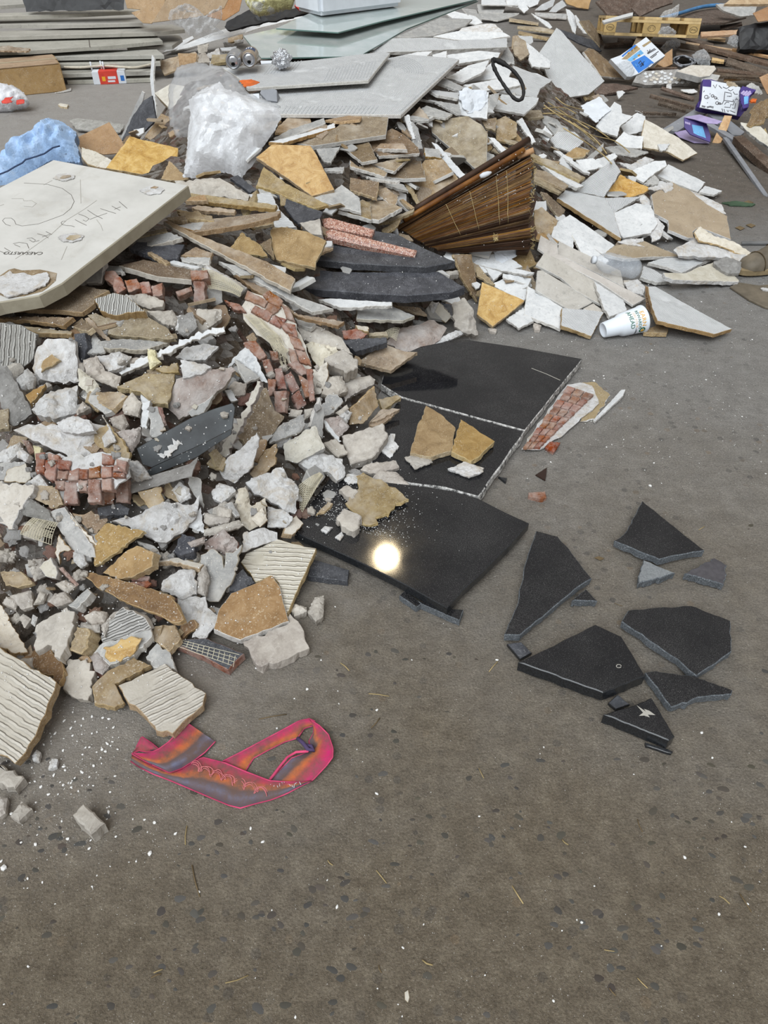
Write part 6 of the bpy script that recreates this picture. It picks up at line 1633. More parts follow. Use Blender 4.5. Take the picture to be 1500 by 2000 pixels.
P('M', 'pls', 12, '738 110 800 202 842 300 760 350 740 280 790 210', 'pointed white shred on the tan dusty triangle', t=(40, 5), q=.15)
# --- between heap and black slab
P('O', 'con', 30, '-10 500 250 430 284 470 100 542 -10 547', 'grey stone bar right of the white plaster mass', 'stone_chunk', t=(24, 0), amp=3)
P('O', 'con', 22, '-10 370 80 390 182 410 172 440 30 462 -10 442', 'cream stone flake right of the white plaster mass', t=(28, 0))
P('O', 'con', 26, '75 350 110 322 194 350 182 402 90 404', 'dark pebbly stone right of the white plaster mass', t=(30, 0))
P('O', 'pls', 26, '45 212 100 153 202 180 224 210 120 298 58 272', 'cream white plaster lump beside the dusty tan tile', t=(32, 0))
P('O', 'con', 26, '208 242 290 178 284 250 240 332', 'speckled stone edge under the torn plaster sheet', t=(36, 0))
P('O', 'gry', 12, '148 320 200 298 258 400 230 408', 'pale flake left of the cream curled sheet', t=(36, 0))
P('O', 'cream', 10, '228 332 240 210 300 198 345 330 444 270 456 440 330 512 280 470', 'cream curled sheet below the plaster heap', 'plaster_sheet', 'plaster', t=(38, 0), rough=True, amp=9)
P('O', 'cream', 20, '338 422 420 340 458 430 400 484', 'cream plaster lobe on the curled sheet', 'plaster_chunk', 'plaster', t=(36, 0), rough=True, q=.15)
P('O', 'pls', 34, '300 152 400 100 560 40 642 130 694 200 664 382 570 352 440 262 350 222', 'white plaster heap left of the fibre mesh', t=(32, 5), q=.2, amp=10)
P('O', 'pls', 14, '455 480 460 330 560 350 640 400 640 432 590 484', 'white plaster edge with a row of small holes', t=(28, 4))
P('O', 'cream', 16, '575 532 590 480 670 398 724 460 642 542', 'cream stone tile corner by the black slab', t=(20, 4), q=.2)
P('O', 'brkd', 34, '-10 592 130 498 235 590 234 652 140 684 90 662 -10 642', 'rough red brick lump in front of the heap', t=(30, 0), edge='brk')
P('O', 'pls', 12, '272 664 288 520 420 488 532 520 534 572 420 612', 'flat white plaster flake above the cream grooved tile', t=(22, 0))
P('O', 'slt', 14, '190 860 280 790 370 890 240 960 180 950', 'shadowed stone below the white and grey plaster sheet', t=(10, 0))
P('O', 'gry', 14, '-30 690 60 643 128 702 140 790 150 670 205 672 272 612 200 882 100 1032 30 1032 -20 992', 'torn grey plaster sheet left of the cream grooved tile', 'plaster_sheet', 'plaster', t=(30, -5), q=.2, edge='cream')
P('O', 'rib', 18, '263 742 300 680 530 573 815 640 770 742 692 912 620 1092 590 1130 540 892 480 842 370 892 310 802', 'cream grooved tile beside the corner of the black slab', t=(14, 4), q=.25, g=[(300, 680), (790, 700)], jag=1.4)
P('Q', 'pls', 22, '-20 250 120 238 190 240 202 320 294 400 272 452 180 558 88 542 132 440 -20 452', 'cream white plaster plate at the front toe', t=(22, 0), amp=5)
P('Q', 'con', 24, '468 572 800 440 812 368 882 440 954 620 780 702 585 757', 'grey stone tile under the front golden tile', 'stone_tile', t=(5, 0), z=.03, rough=False, jag=2.5)
P('Q', 'goldbr', 18, '252 482 290 340 380 218 550 150 682 88 724 150 804 425 450 562 390 542', 'front golden tile at the toe of the heap', t=(12, 2), q=.01, edge='edgew', jag=1)
P('Q', 'con', 26, '818 332 840 284 932 310 934 340 840 378', 'small grey stone on the floor beside the cream grooved tile', t=(0, 0), z=.025)
P('Q', 'con', 34, '938 347 990 238 1057 223 1052 372 1000 418', 'pinkish upright stone on the floor beside the grooved tile', t=(10, 0), z=.035)
o = P('Q', 'slt', 24, '-30 592 30 556 190 548 474 662 420 712 358 782 200 692', 'dark mosaic strip with mesh backing on the floor', 'mosaic_strip', 'mosaic', t=(6, 0), z=.03, edge='brk', jag=.5)
ink(o, 'Q', [[(30 + k * 38, 562 + k * 12 - 4), (-5 + k * 38 + 20, 600 + k * 16)] for k in range(0, 11)] + [[(20 - j * 12, 565 + j * 14), (440 - j * 18, 670 + j * 26)] for j in range(4)], .0012, 'fibre', 'mesh_backing')
P('T', 'con', 34, '303 730 350 682 437 764 380 812', 'small brick-shaped stone lying alone on the floor', 'stone_block', 'stone', t=(0, 0), z=.034, jag=.8)
P('T', 'con', 26, '-20 505 100 574 62 622 -20 590', 'grey stone block at the left edge below the ridged tile', 'stone_block', 'stone', t=(0, 0), z=.028, amp=2)
P('T', 'con', 26, '38 732 85 668 130 700 75 752', 'grey stone chip on the floor at the left edge', t=(0, 0), z=.024)
P('T', 'con', 20, '-10 650 28 655 20 720 -10 740', 'brown stone chip at the left edge of the floor', t=(0, 0), z=.02)
P('T', 'pls', 16, '130 480 150 455 168 465 160 500 135 500', 'cream chip on the floor by the big ridged tile', t=(0, 0), z=.018)
P('T', 'pls', 16, '198 535 215 490 240 495 235 525', 'white chip on the floor right of the big ridged tile', t=(0, 0), z=.016)

# ------------------------------------------------------------------ handwriting and plaster on the big slab
ink(SLAB, 'W', ['690 705 655 706 638 722 650 742 700 752 745 754 780 766', '785 690 840 720 905 750', '820 630 890 655 932 682 900 708 868 694',
    '915 590 990 640 1072 680', '940 688 1010 660 1120 622', [(1050, 575), (1212, 626)], [(1170, 548), (1256, 594)], [(1195, 582), (1262, 556)], [(1245, 500), (1330, 573)]], .0016, 'ink', 'handwriting')
ink(SLAB, 'W', ['390 838 470 858 505 882', [(480, 815), (542, 846)], [(440, 872), (525, 842)], '280 888 330 880 372 905 345 925 308 902', [(345, 925), (412, 908)],
    '135 942 200 928 282 940 302 992', [(150, 950), (210, 976)], [(45, 985), (112, 1026)], [(0, 1020), (60, 1045)]], .0016, 'ink', 'handwriting')
ink(SLAB, 'W', ['250 306 500 322 650 362 745 430 776 500 742 572 660 640 520 692 400 735 230 756 165 738 150 700 118 674 50 674 25 700 60 740 110 755'], .0014, 'ink', 'drawn_circle')
ink(SLAB, 'W', ['1012 488 880 582 700 692 540 840 300 1010 160 1100', [(840, 270), (846, 520)], '1010 690 1055 750 1075 805', [(700, 970), (640, 1110)]], .0016, 'scuff', 'guide_line')
ink(SLAB, 'W', [[(455, 328), (545, 280)], '120 470 240 470 250 495 330 490 380 520 340 556 250 550', [(0, 545), (40, 530)]], .0016, 'scuff', 'pencil_smudge')
def slab_text():
 w = [Vector(p) for p in frame_of('W', [(470, 1045), (20, 1040)], SLAB.matrix_world.to_3x3().col[2], SLAB.matrix_world.translation)]
 Mi = SLAB.matrix_world.inverted(); a, b = Mi @ w[0], Mi @ w[1]
 d = (b - a).normalized(); u = Vector((-d.y, d.x, 0)); c = (a + b) / 2
 L = (b - a).length
 me = text_mesh('printed_word', 'CAESARSTO', L / 6.0, 'ink', lambda v: c + d * v.x + u * v.y * 1.0 + Vector((0, 0, .0008)))
 link('printed_word', me, Matrix.Identity(4), SLAB)
slab_text()
decal(SLAB, 'W', '150 1200 230 1222 420 1213 500 1228 594 1250 580 1330 500 1400 440 1440 250 1490 70 1505 -20 1470 -20 1290 90 1215', 'tan', 'mortar_stain', lift=.0012, th=.001)
for cr, pl, am, lb in [('W', '550 256 600 215 700 202 785 226 762 262 660 282', .8, 'white plaster spot'), ('E', '1018 342 1068 316 1150 309 1203 335 1170 366 1080 373', .8, 'white plaster spot'),
                       ('W', '602 872 660 840 780 828 876 852 842 902 740 925 640 908', .8, 'white plaster spot'), ('W', '-20 1292 60 1250 100 1220 130 1252 250 1240 330 1276 430 1250 488 1236 517 1300 470 1372 280 1452 70 1492 -20 1442', 3, 'large crusty white plaster patch')]:
 n = np.array(SLAB.matrix_world.to_3x3().col[2]); c3 = np.array(SLAB.matrix_world.translation) + n * (.0035 if am < 2 else .009)
 w = frame_of(cr, pl, n, c3); Mi = SLAB.matrix_world.inverted()
 lc = [Mi @ Vector(p) for p in w]; loop = np.array([(v.x, v.y) for v in lc]); o3 = loop.mean(0)
 me = chunk_mesh('plaster_spot', loop - o3, .0035 if am < 2 else .009, ['pls', 'pls'], amp=am / 1000, jag=.0015, rnd=random.Random(int(am * 10)), dome=.3, fine=1.6)
 link('plaster_spot', me, Matrix.Translation((o3[0], o3[1], .0035 if am < 2 else .009)), SLAB, label=lb)
for cr, pl in [('W', '625 255 660 228 735 222 740 240 660 262'), ('W', '690 890 730 855 830 850 850 870 760 905'), ('E', '1100 325 1130 312 1160 318 1140 330')]:
 decal(SLAB, cr, pl, 'tan', 'plaster_stain', lift=.0052, th=.001)

# ------------------------------------------------------------------ polished black granite slabs on the floor
G1 = P('R', 'blk', 24, '330 100 540 58 860 105 1192 166 886 546 600 470 228 368 120 300 150 180', 'large polished black slab, upper part, half under the heap', 'granite_plate', 'granite', t=(0, 0), z=.034, edge='blkglue', jag=.5, cham=.002)
ink(G1, 'R', ['922 216 1000 246 1075 280'], .003, 'scuff', 'scratch')
G2 = P('R', 'blk', 24, '228 373 600 475 884 551 760 735 640 900 455 850 270 828 60 760 90 520', 'large polished black slab, middle part, carrying two gold tiles', 'granite_plate', 'granite', t=(0, 0), z=.034, edge='blkglue', jag=.8, cham=.0035)
G3 = P('U', 'blk', 24, '300 -40 640 8 860 32 1000 56 1150 98 1300 175 1450 245 1330 380 1180 530 1060 640 970 742 730 608 400 445 75 298 130 180', 'large polished black slab, lower part, with the lamp reflection', 'granite_plate', 'granite', t=(0, 0), z=.046, edge='blkside', jag=.4, cham=.002)
P('U', 'blk', 18, '690 668 725 640 822 715 790 738', 'small black support strip under the lower black slab', 'granite_strip', t=(0, 0), z=.02, jag=.3)
P('U', 'blk', 20, '800 700 980 745 1066 752 1042 815 820 718', 'black granite strip glued under the corner of the lower slab', 'granite_strip', t=(0, 0), z=.022, jag=.3)
P('U', 'slt', 18, '180 455 395 518 386 585 150 555', 'dark stone strip lying left of the lower black slab', 'granite_strip', 'granite', t=(0, 0), z=.02, jag=.6)
for pl, lb, zz, m in [('265 236 380 265 440 330 520 440 562 490 470 548 180 792 95 788 160 640 200 430', 'long broken black granite shard beside the lower slab', .036, 'blk'),
                   ('830 76 960 180 1162 340 1000 368 920 388 800 340 680 288 740 245', 'broken black granite shard at the top of the scattered group', .034, 'blk'),
                   ('1055 463 1215 380 1282 420 1266 522', 'small dull grey-black granite shard at the right', .028, 'blkdull'),
                   ('836 390 1006 460 930 488 806 515 815 460', 'small granite shard lying with its grey sawn face up', .026, 'blkback'),
                   ('720 718 755 660 950 640 1090 634 1300 714 1306 880 1120 1008 980 900', 'five-sided black granite shard on the right', .034, 'blk'),
                   ('455 608 530 545 592 610', 'tiny black granite chip beside the long shard', .024, 'blk'),
                   ('845 990 880 984 1110 1008 1312 1084 1306 1108 1150 1122 985 1176 920 1090', 'black granite shard with a ragged grey front edge', .030, 'blk')]:
 P('S', m, 22, pl, lb, 'granite_shard', 'granite', t=(0, 0), z=zz, jag=1.2, cham=.002, edge='blkedge', under=.002)
P('S', 'slt', 8, '110 838 185 828 242 886 180 920', 'grey strip poking out under the broad black shard', 'granite_strip', 'granite', t=(0, 0), z=.012, jag=.3, edge='blkside')
P('S', 'slt', 8, '650 1152 700 1108 764 1160 690 1186', 'grey strip between the broad and the pointed black shard', 'granite_strip', 'granite', t=(0, 0), z=.012, jag=.3, edge='blkside')
G6 = P('S', 'blk', 30, '170 935 330 860 580 734 720 800 770 880 847 1008 750 1048 622 1098', 'broad black granite shard with a polished front edge', 'granite_shard', 'granite', t=(0, 0), z=.040, jag=.6, cham=.002, edge='blkside')
me_ring = [[(705 + 13 * math.cos(a * .6), 957 + 9 * math.sin(a * .6)) for a in range(12)]]
ink(G6, 'S', me_ring, .0016, 'scuff', 'ring_stain')
G8 = P('S', 'blk', 30, '625 1213 800 1160 880 1124 1004 1330 972 1352', 'small pointed black granite shard nearest the viewer', 'granite_shard', 'granite', t=(0, 0), z=.036, jag=.4, cham=.002, edge='blkside')
decal(G8, 'S', ['800 1165 850 1200 840 1185 868 1195 900 1218 860 1215 870 1230 840 1220 812 1222 835 1205'], 'scuff', 'plaster_splash')
P('S', 'blkside', 10, '845 1362 960 1395 995 1412 985 1422 850 1380', 'thin black sliver beneath the nearest black shard', 'granite_sliver', 'granite', t=(0, 0), z=.008, jag=.3)
# things lying on the slabs
P('R', 'goldbr', 16, '275 668 310 540 360 415 440 460 516 530 496 655 385 688', 'golden brown tile lying on the black slab, left one', t=(0, 0), z=.052)
P('R', 'goldbr', 16, '495 660 545 488 726 604 642 688 600 710', 'golden brown tile lying on the black slab, right one', t=(0, 0), z=.054)
P('R', 'con', 8, '245 686 320 674 385 690 396 714 300 750', 'pale thin stone flake on the black slab below the gold tiles', 'stone_flake', t=(0, 0), z=.044)
P('R', 'pls', 12, '475 747 510 735 560 708 670 745 662 765 590 790', 'white plaster flake on the black slab', t=(0, 0), z=.047)
P('R', 'pls', 14, '120 652 170 558 196 560 190 600 216 625 170 692', 'white plaster bit between stone tile and black slab', t=(10, 0), q=.1)
P('O', 'con', 24, '1138 52 1190 8 1400 -10 1424 40 1280 82 1200 82', 'brownish stone flake at the left rim of the black slab', t=(6, 0), q=.1)
P('O', 'con', 22, '1228 112 1280 58 1400 70 1494 160 1490 182 1360 162', 'pinkish stone flake at the left rim of the black slab', t=(6, 0), q=.1)
P('O', 'tan', 8, '1028 312 1060 260 1130 180 1108 110 1160 83 1310 150 1450 240 1494 280 1400 312 1350 392 1250 415 1268 450 1180 472 1130 422', 'torn tan board lying on the lower black slab', 'tile_board', 'tile', t=(3, 0), z=.062, jag=3)
P('O', 'con', 26, '963 410 1020 343 1148 400 1132 482 1085 512 1000 472', 'cream stone block on the lower black slab', 'stone_block', 'stone', t=(4, 0), z=.074, amp=1.5)
P('O', 'con', 18, '983 210 1040 173 1124 220 1080 272 1030 252', 'brown stone block beside the torn tan board', 'stone_block', 'stone', t=(4, 0), z=.068, amp=1.5)
P('O', 'tan', 8, '818 387 900 298 938 310 880 372', 'slim tan bar on the dusty part of the lower slab', t=(0, 0), z=.055)
for pl, lb in [('848 502 880 473 938 480 890 527', 'flat white crumb on the lower slab, left of two'), ('953 555 1000 513 1018 540 990 578', 'flat white crumb on the lower slab, right of two'), ('1018 132 1050 88 1144 100 1132 152 1050 167', 'white plaster lump at the torn tan board')]:
 P('O', 'pls', 8, pl, lb, 'plaster_chip', 'plaster', t=(0, 0), z=.054)
link('plaster_dust', mesh('plaster_dust', *(lambda vs, fs: (vs, fs))(*(lambda r: ([(x + dx * s, y + dy * s, .0465 + dz * s) for (x, y, s) in r for dx, dy, dz in ((0, 0, 1), (1, 0, 0), (-.5, .87, 0), (-.5, -.87, 0))],
     [[4 * i + a for a in f] for i in range(len(r)) for f in ((0, 1, 2), (0, 2, 3), (0, 3, 1))]))([(w[0], w[1], zr.uniform(.0006, .0018)) for w in (at_z((zr.gauss(690, 55) + k % 3 * 8, zr.gauss(1010, 38)), .046)[0] for k in range(1500)) if True and w[1] > 1.37 - (w[0] + .05) * .5])), ['crumb']), None, None,
     kind='stuff', label='white plaster grit sprinkled over the left part of the lower black slab', category='dust')
# brick mosaic sheet beside the slab
def bricks(root, crop, polys, t, zoff=0.0, th=14, mat='brk', q=.12):
 for i, pl in enumerate(polys):
  P(crop, mat, th, pl, None, 'brick', t=t, q=q, parent=root, jag=1.0, rough=False, cham=.002)
def root_at(name, label, cat, crop, pxy, group=None):
 p = px(crop, [pxy])[0]
 j = int((p[1] - ZY0) / ZS); i = int((p[0] - ZX0) / ZS)
 w = at_t(p, ZB[j, i])[0]
 o = link(name, None, Matrix.Translation(w), None, label=label, category=cat, group=group)
 bpy.context.view_layer.update()
 return o
P('R', 'dry', 2, '1165 305 1200 290 1262 290 1342 360 1262 482 1180 500 1220 400', 'torn brown paper under the white rod beside the black slab', 'paper_scrap', 'paper', t=(0, 0), z=.004, jag=2)
rt = root_at('brick_mosaic', 'reddish brick mosaic sheet on the floor beside the black slab', 'brick', 'R', (1040, 480))
P('R', 'pls', 10, '868 645 900 585 1112 300 1180 288 1245 305 1282 400 1100 560 965 648', None, 'mortar_bed', t=(0, 0), z=.012, parent=rt, amp=1.5)
A4 = [np.array(v, float) for v in ((872, 640), (1112, 303), (1258, 352), (962, 638))]
bl = []
for i in range(9):
 for j in range(3):
  u0, u1 = i / 9 + .012, (i + 1) / 9 - .008; v0, v1 = j / 3 + .02 + (.06 if i % 2 else 0), (j + 1) / 3 - .015 + (.06 if i % 2 and j < 2 else 0)
  f = lambda u, v: tuple((A4[0] * (1 - u) + A4[1] * u) * (1 - v) + (A4[3] * (1 - u) + A4[2] * u) * v)
  bl.append([f(u0, v0), f(u1, v0), f(u1, v1), f(u0, v1)])
for pl in bl: P('R', 'brk', 9, pl, None, 'brick', t=(0, 0), z=.020, parent=rt, jag=.8, rough=False, cham=.0015)
P('R', 'wht', 8, '1250 490 1400 330 1422 328 1412 360 1262 500', 'white rod lying on the floor right of the brick mosaic', 'plaster_strip', 'plaster', t=(0, 0), z=.012, jag=.4)
P('R', 'brk', 18, '995 632 1020 600 1077 605 1040 657', 'reddish stone chip on the floor below the brick mosaic', 'brick_chip', t=(0, 0), z=.016)
P('R', 'brk', 14, '905 876 995 870 1003 902 985 910 905 896', 'single small red brick on the bare floor', 'small_brick', t=(0, 0), z=.014, rough=False, jag=.8, cham=.002)
P('R', 'amber', 4, '943 782 1006 742 996 812', 'dark brown glass triangle on the floor', 'glass_shard', 'glass', t=(0, 0), z=.006, jag=.3)
P('R', 'blkside', 8, '745 792 792 800 785 822', 'small black chip at the corner of the middle slab', 'granite_chip', 'granite', t=(0, 0), z=.008, jag=.5)

# ------------------------------------------------------------------ red brick pieces in the heap
for pl, lb in [('765 935 830 930 900 1000 830 1040 770 1000', 'brown brick under the grey block, left of the loose bricks'), ('835 990 880 975 925 1060 860 1105 830 1060', 'upright red brick among the loose bricks'), ('910 1000 1000 990 1040 1060 940 1090', 'red brick in the middle of the loose bricks'),
               ('1020 1020 1090 1010 1110 1090 1040 1100', 'red brick right of the middle of the loose bricks'), ('1110 1040 1190 1020 1190 1110 1120 1120', 'red brick below the brown tile'), ('1285 1085 1400 1045 1410 1080 1310 1120', 'tan brick bar left of the capped red brick')]:
 P('E', 'brk', 30, pl, lb, 'loose_brick', t=(34, 4), rough=False, jag=1.2, q=.15)
C('J', 'pls', '180 350 210 320 300 380 420 440 500 500 440 550 330 525 240 505 180 480', 'white plaster roll inside the curled fibre mesh', 'plaster_roll', 'plaster', t=(35, 0), bulge=26, amp=8, thick=20, lift=.01)
net('J', '170 350 470 500 440 560 190 510', 26, 12, float(ZB[int((560 - ZY0) / ZS), int((440 - ZX0) / ZS)]) - .015, 'fibre_mesh', 'curled glass-fibre mesh left of the brick strip', bul=.02, wob=.01)
P('J', 'brk', 34, '105 445 180 450 192 598 108 606', 'upright red brick carrying the capping brick', 'loose_brick', t=(60, 0), rough=False, jag=1, q=.1)
P('J', 'brk', 40, '80 367 205 363 212 425 90 440', 'square red brick on top of the upright brick', 'loose_brick', t=(30, 0), rough=False, jag=1, q=.05)
rt = root_at('brick_mosaic', 'arched red brick mosaic strip with mesh in the middle of the heap', 'brick', 'J', (760, 760))
P('J', 'cream', 14, '450 640 520 520 640 560 780 620 860 760 930 920 970 1080 900 1125 800 1020 640 880 500 760', None, 'mortar_bed', t=(34, 10), parent=rt, rough=True, amp=6, q=.15)
bricks(rt, 'J', ['500 512 652 590 628 640 478 572', '610 542 660 510 762 592 738 640 652 600', '558 622 692 682 650 742 528 662', '652 602 750 642 692 690 632 650',
                 '690 694 790 722 740 782 660 740', '745 602 812 652 852 742 790 718', '758 742 850 762 872 862 800 832', '800 836 880 864 922 952 840 932',
                 '850 942 930 962 972 1062 890 1042', '800 932 848 950 898 1090 820 1042', '700 690 770 800 830 830 780 760'], (34, 10))
bricks(rt, 'N', ['800 112 870 90 962 182 900 202', '870 195 962 242 987 352 920 362', '758 212 818 172 880 300 830 340', '832 345 882 305 934 412 870 455', '930 150 975 150 996 380 960 390'], (46, 12))
net('J', '470 690 600 720 830 960 740 980', 14, 8, float(ZB[int((650 - ZY0) / ZS), int((530 - ZX0) / ZS)]) - .012, 'mesh_backing', 'torn straw-coloured mesh', parent=rt, bul=.01, skip=.6, wob=.02, t=(34, 10))
net('J', '640 850 740 840 820 1080 770 1110', 10, 8, float(ZB[int((690 - ZY0) / ZS), int((548 - ZX0) / ZS)]) - .012, 'mesh_backing', 'torn straw-coloured mesh', parent=rt, bul=.006, skip=.6, wob=.02, t=(40, 10))
rt = root_at('brick_mosaic', 'short red brick strip hanging left of the arched one', 'brick', 'N', (690, 300))
bricks(rt, 'N', ['480 -10 560 -5 640 70 590 92', '600 85 660 80 700 220 650 215', '650 222 712 230 702 310 652 370', '690 312 782 310 772 470 700 472', '700 150 750 140 790 300 720 300'], (46, 5), th=20)
bricks(rt, 'J', ['470 892 560 880 642 990 590 1022 500 962', '660 952 720 960 732 1022 680 1022', '328 582 440 612 492 672 400 652'], (36, 5), th=20)
# brick mosaic panel on the left
rt = root_at('brick_mosaic', 'dusty red brick mosaic panel jutting out at the left', 'brick', 'M', (640, 600))
P('M', 'pls', 16, '255 380 500 410 740 380 935 430 930 560 830 660 640 680 470 650 390 600 265 530', None, 'mortar_bed', t=(30, 0), parent=rt, q=.2, amp=3)
bricks(rt, 'M', ['258 392 332 385 328 540 262 525', '332 442 422 447 402 600 326 560', '350 390 432 412 426 443 350 438', '426 432 522 450 512 515 422 505', '420 517 500 520 492 582 412 577',
                 '400 592 468 592 466 662 398 652', '504 520 580 500 572 590 494 592', '470 602 560 600 572 762 470 766', '578 510 645 510 642 583 578 580', '572 592 638 588 638 672 576 672',
                 '642 580 735 585 737 756 641 752', '650 500 735 482 735 572 648 574', '740 492 820 490 820 568 740 576', '740 582 818 577 820 665 740 664', '738 676 834 668 834 768 738 768',
                 '826 480 916 480 912 526 824 524', '824 532 912 532 910 570 824 569', '836 581 932 578 938 756 846 756', '742 392 840 420 826 478 742 472', '848 432 932 452 917 520 852 478'], (32, 0), th=18, q=.2)
net('M', '150 985 240 868 425 905 375 1065', 15, 12, float(ZB[int((1035 - ZY0) / ZS), int((75 - ZX0) / ZS)]) - .012, 'fibre_mesh', 'square of cream fibre mesh left of the sloping grey board', bul=.008, t=(34, 0), skip=.2, r=.0007)
net('O', '690 180 840 85 870 110 700 400', 16, 12, float(ZB[int((960 - ZY0) / ZS), int((598 - ZX0) / ZS)]) - .012, 'fibre_mesh', 'strip of fibre mesh between plaster heap and black slab', bul=.015, t=(34, 10), wob=.01, r=.0007)
net('K', '190 820 300 790 275 885 215 860', 10, 6, float(ZB[int((650 - ZY0) / ZS), int((765 - ZX0) / ZS)]) - .012, 'fibre_mesh', 'scrap of pale mesh on the dusty brick mass', bul=.01, t=(25, 5), r=.0007)
# dark metal channel
ch = P('M', 'dark_metal', 4, '1000 358 1180 256 1390 140 1560 72 1700 28 1722 60 1700 215 1500 320 1300 412 1110 500 1045 478', 'dark dusty metal channel in the left heap', 'metal_channel', 'metal', t=(46, -6), q=.12, jag=0)
P('M', 'mor', 3, '935 632 1000 590 1110 558 1390 470 1450 420 1400 560 1110 640 940 692', 'dusty lower flange', 'flange', t=(25, -6), q=.12, parent=ch, rough=False, jag=.4)
P('M', 'dark_metal', 3, '1110 502 1300 414 1500 322 1698 218 1690 260 1440 425 1110 560 1060 540', None, 'channel_web', t=(60, -6), q=.2, parent=ch, jag=0)
C('M', 'pls', '918 542 950 450 1010 448 1060 500 1112 580 1000 605', 'torn white paper hanging at the metal channel end', 'torn_paper', 'paper', t=(40, 5), bulge=14, amp=14, thick=4, lift=.02)
ink_dust = P('M', 'pls', 4, '1170 420 1250 330 1330 300 1340 330 1260 390 1230 430', 'white plaster splash on the metal channel', 'plaster_splash', 'plaster', t=(46, -6), q=.02, jag=4)

# ------------------------------------------------------------------ reed blind
def blind():
 n = tilt(38, 4)
 mk = mask_of(px('G', '300 930 1230 290 1290 420 1270 1000 700 1100'))
 zd = float(np.quantile(ZB[mk[0]][mk[1]], .12)) - .02
 c3 = at_t(px('G', [(900, 700)])[0], zd)[0]
 root = link('reed_blind', None, Matrix.Translation(c3), None, label='folded brown reed roller blind with a frayed end in the centre', category='blind')
 bpy.context.view_layer.update()
 Lp = [(245, 935), (300, 935), (330, 945), (370, 975), (420, 1010), (470, 1035), (530, 1060), (600, 1085), (690, 1105)]
 Rp = [(1235, 290), (1262, 372), (1268, 430), (1262, 520), (1258, 620), (1248, 720), (1235, 800), (1255, 880), (1240, 960), (1250, 1010), (1245, 1070)]
 def along(pts, s):
  s *= len(pts) - 1; i = min(int(s), len(pts) - 2); f = s - i
  return tuple(np.array(pts[i], float) * (1 - f) + np.array(pts[i + 1], float) * f)
 nn = Vector(n); r = random.Random(4)
 NS = 66
 def fold(s):   # accordion: two deep valleys below the middle
  return .030 * math.sin(s * math.pi) - .055 * math.exp(-((s - .70) / .05) ** 2) - .03 * math.exp(-((s - .86) / .03) ** 2) - .045 * math.exp(-((s - .12) / .03) ** 2)
 for i in range(NS):
  s = i / (NS - 1); s2 = (i + .85) / (NS - 1)
  a, b = along(Lp, s), along(Rp, s); a2, b2 = along(Lp, min(1, s2)), along(Rp, min(1, s2))
  jit = r.uniform(-14, 10) + (40 if .72 < s < .9 or s > .95 else 0) * r.random()
  b = (b[0] + jit, b[1]); b2 = (b2[0] + jit, b2[1])
  w = [Vector(p) for p in frame_of('G', [a, b, b2, a2], n, c3)]
  o1 = nn * (fold(s) + r.uniform(-.0015, .0015)); o2 = nn * (fold(min(1, s2)) + r.uniform(-.0015, .0015))
  m1 = nn * .003
  top = [w[0] + o1 * .3, w[1] + o1, w[2] + o2, w[3] + o2 * .3]
  mid = [(top[0] + top[3]) / 2 + m1, (top[1] + top[2]) / 2 + m1]
  vs = [p - Vector(c3) for p in (top[0], top[1], top[2], top[3], mid[0], mid[1], top[0] - m1, top[1] - m1, top[2] - m1, top[3] - m1)]
  fs = [[0, 1, 5, 4], [4, 5, 2, 3], [6, 9, 8, 7], [0, 6, 7, 1], [2, 8, 9, 3], [1, 7, 8, 2, 5], [0, 4, 3, 9, 6]]
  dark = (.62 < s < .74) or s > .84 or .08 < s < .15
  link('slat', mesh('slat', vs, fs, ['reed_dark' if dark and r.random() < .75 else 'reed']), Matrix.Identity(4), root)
 # rolled top bar and its wooden core
 def bar(name, p, q, rad, mat, off):
  w = [Vector(v) for v in frame_of('G', [p, q], n, c3)]
  pts = [w[0].lerp(w[1], k / 8) + nn * off * (k / 8 * .7 + .3) - Vector(c3) for k in range(9)]
  link(name, tube(name, pts, rad, mat, 10), Matrix.Identity(4), root)
 bar('top_roll', (395, 800), (1238, 300), .012, 'reed_dark', .026)
 bar('top_roll', (330, 880), (1190, 405), .010, 'reed', .050)
 bar('core_rod', (1160, 415), (1262, 404), .011, 'woodl', .046)
 # weaving strings
 for u in (.34, .52, .72, .80):
  pts = []
  for k in range(40):
   s = .16 + .5 * k / 39
   a, b = along(Lp, s), along(Rp, s)
   p = tuple(np.array(a) * (1 - u) + np.array(b) * u)
   pts.append(Vector(frame_of('G', [p], n, c3)[0]) + nn * (fold(s) * (.3 + .7 * u) + .0045) - Vector(c3))
  link('string', tube('string', pts, .0009, 'straw', 5), Matrix.Identity(4), root)
 # frayed weaving thread down the cut end
 for (s0, s1, k0) in ((.08, .5, 0), (.45, .78, 1), (.74, 1.0, 2)):
  pts = []
  for k in range(46):
   s = s0 + (s1 - s0) * k / 45
   b = along(Rp, s)
   p = (b[0] + r.uniform(-14, 30) + (22 if s > .7 else 0), b[1] + r.uniform(-6, 6))
   pts.append(Vector(frame_of('G', [p], n, c3)[0]) + nn * (fold(s) + r.uniform(-.02, .012)) - Vector(c3))
  link('frayed_thread', tube('frayed_thread', pts, .0013, 'straw', 5), Matrix.Identity(4), root)
 # dark interior of the folded end
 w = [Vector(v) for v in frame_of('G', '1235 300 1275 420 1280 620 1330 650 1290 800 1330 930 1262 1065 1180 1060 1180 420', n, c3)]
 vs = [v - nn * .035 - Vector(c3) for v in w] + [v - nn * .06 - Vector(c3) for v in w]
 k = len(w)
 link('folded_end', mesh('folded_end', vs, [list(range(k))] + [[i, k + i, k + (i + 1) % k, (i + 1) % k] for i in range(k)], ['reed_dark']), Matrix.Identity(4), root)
 # knotted cord
 pts = []
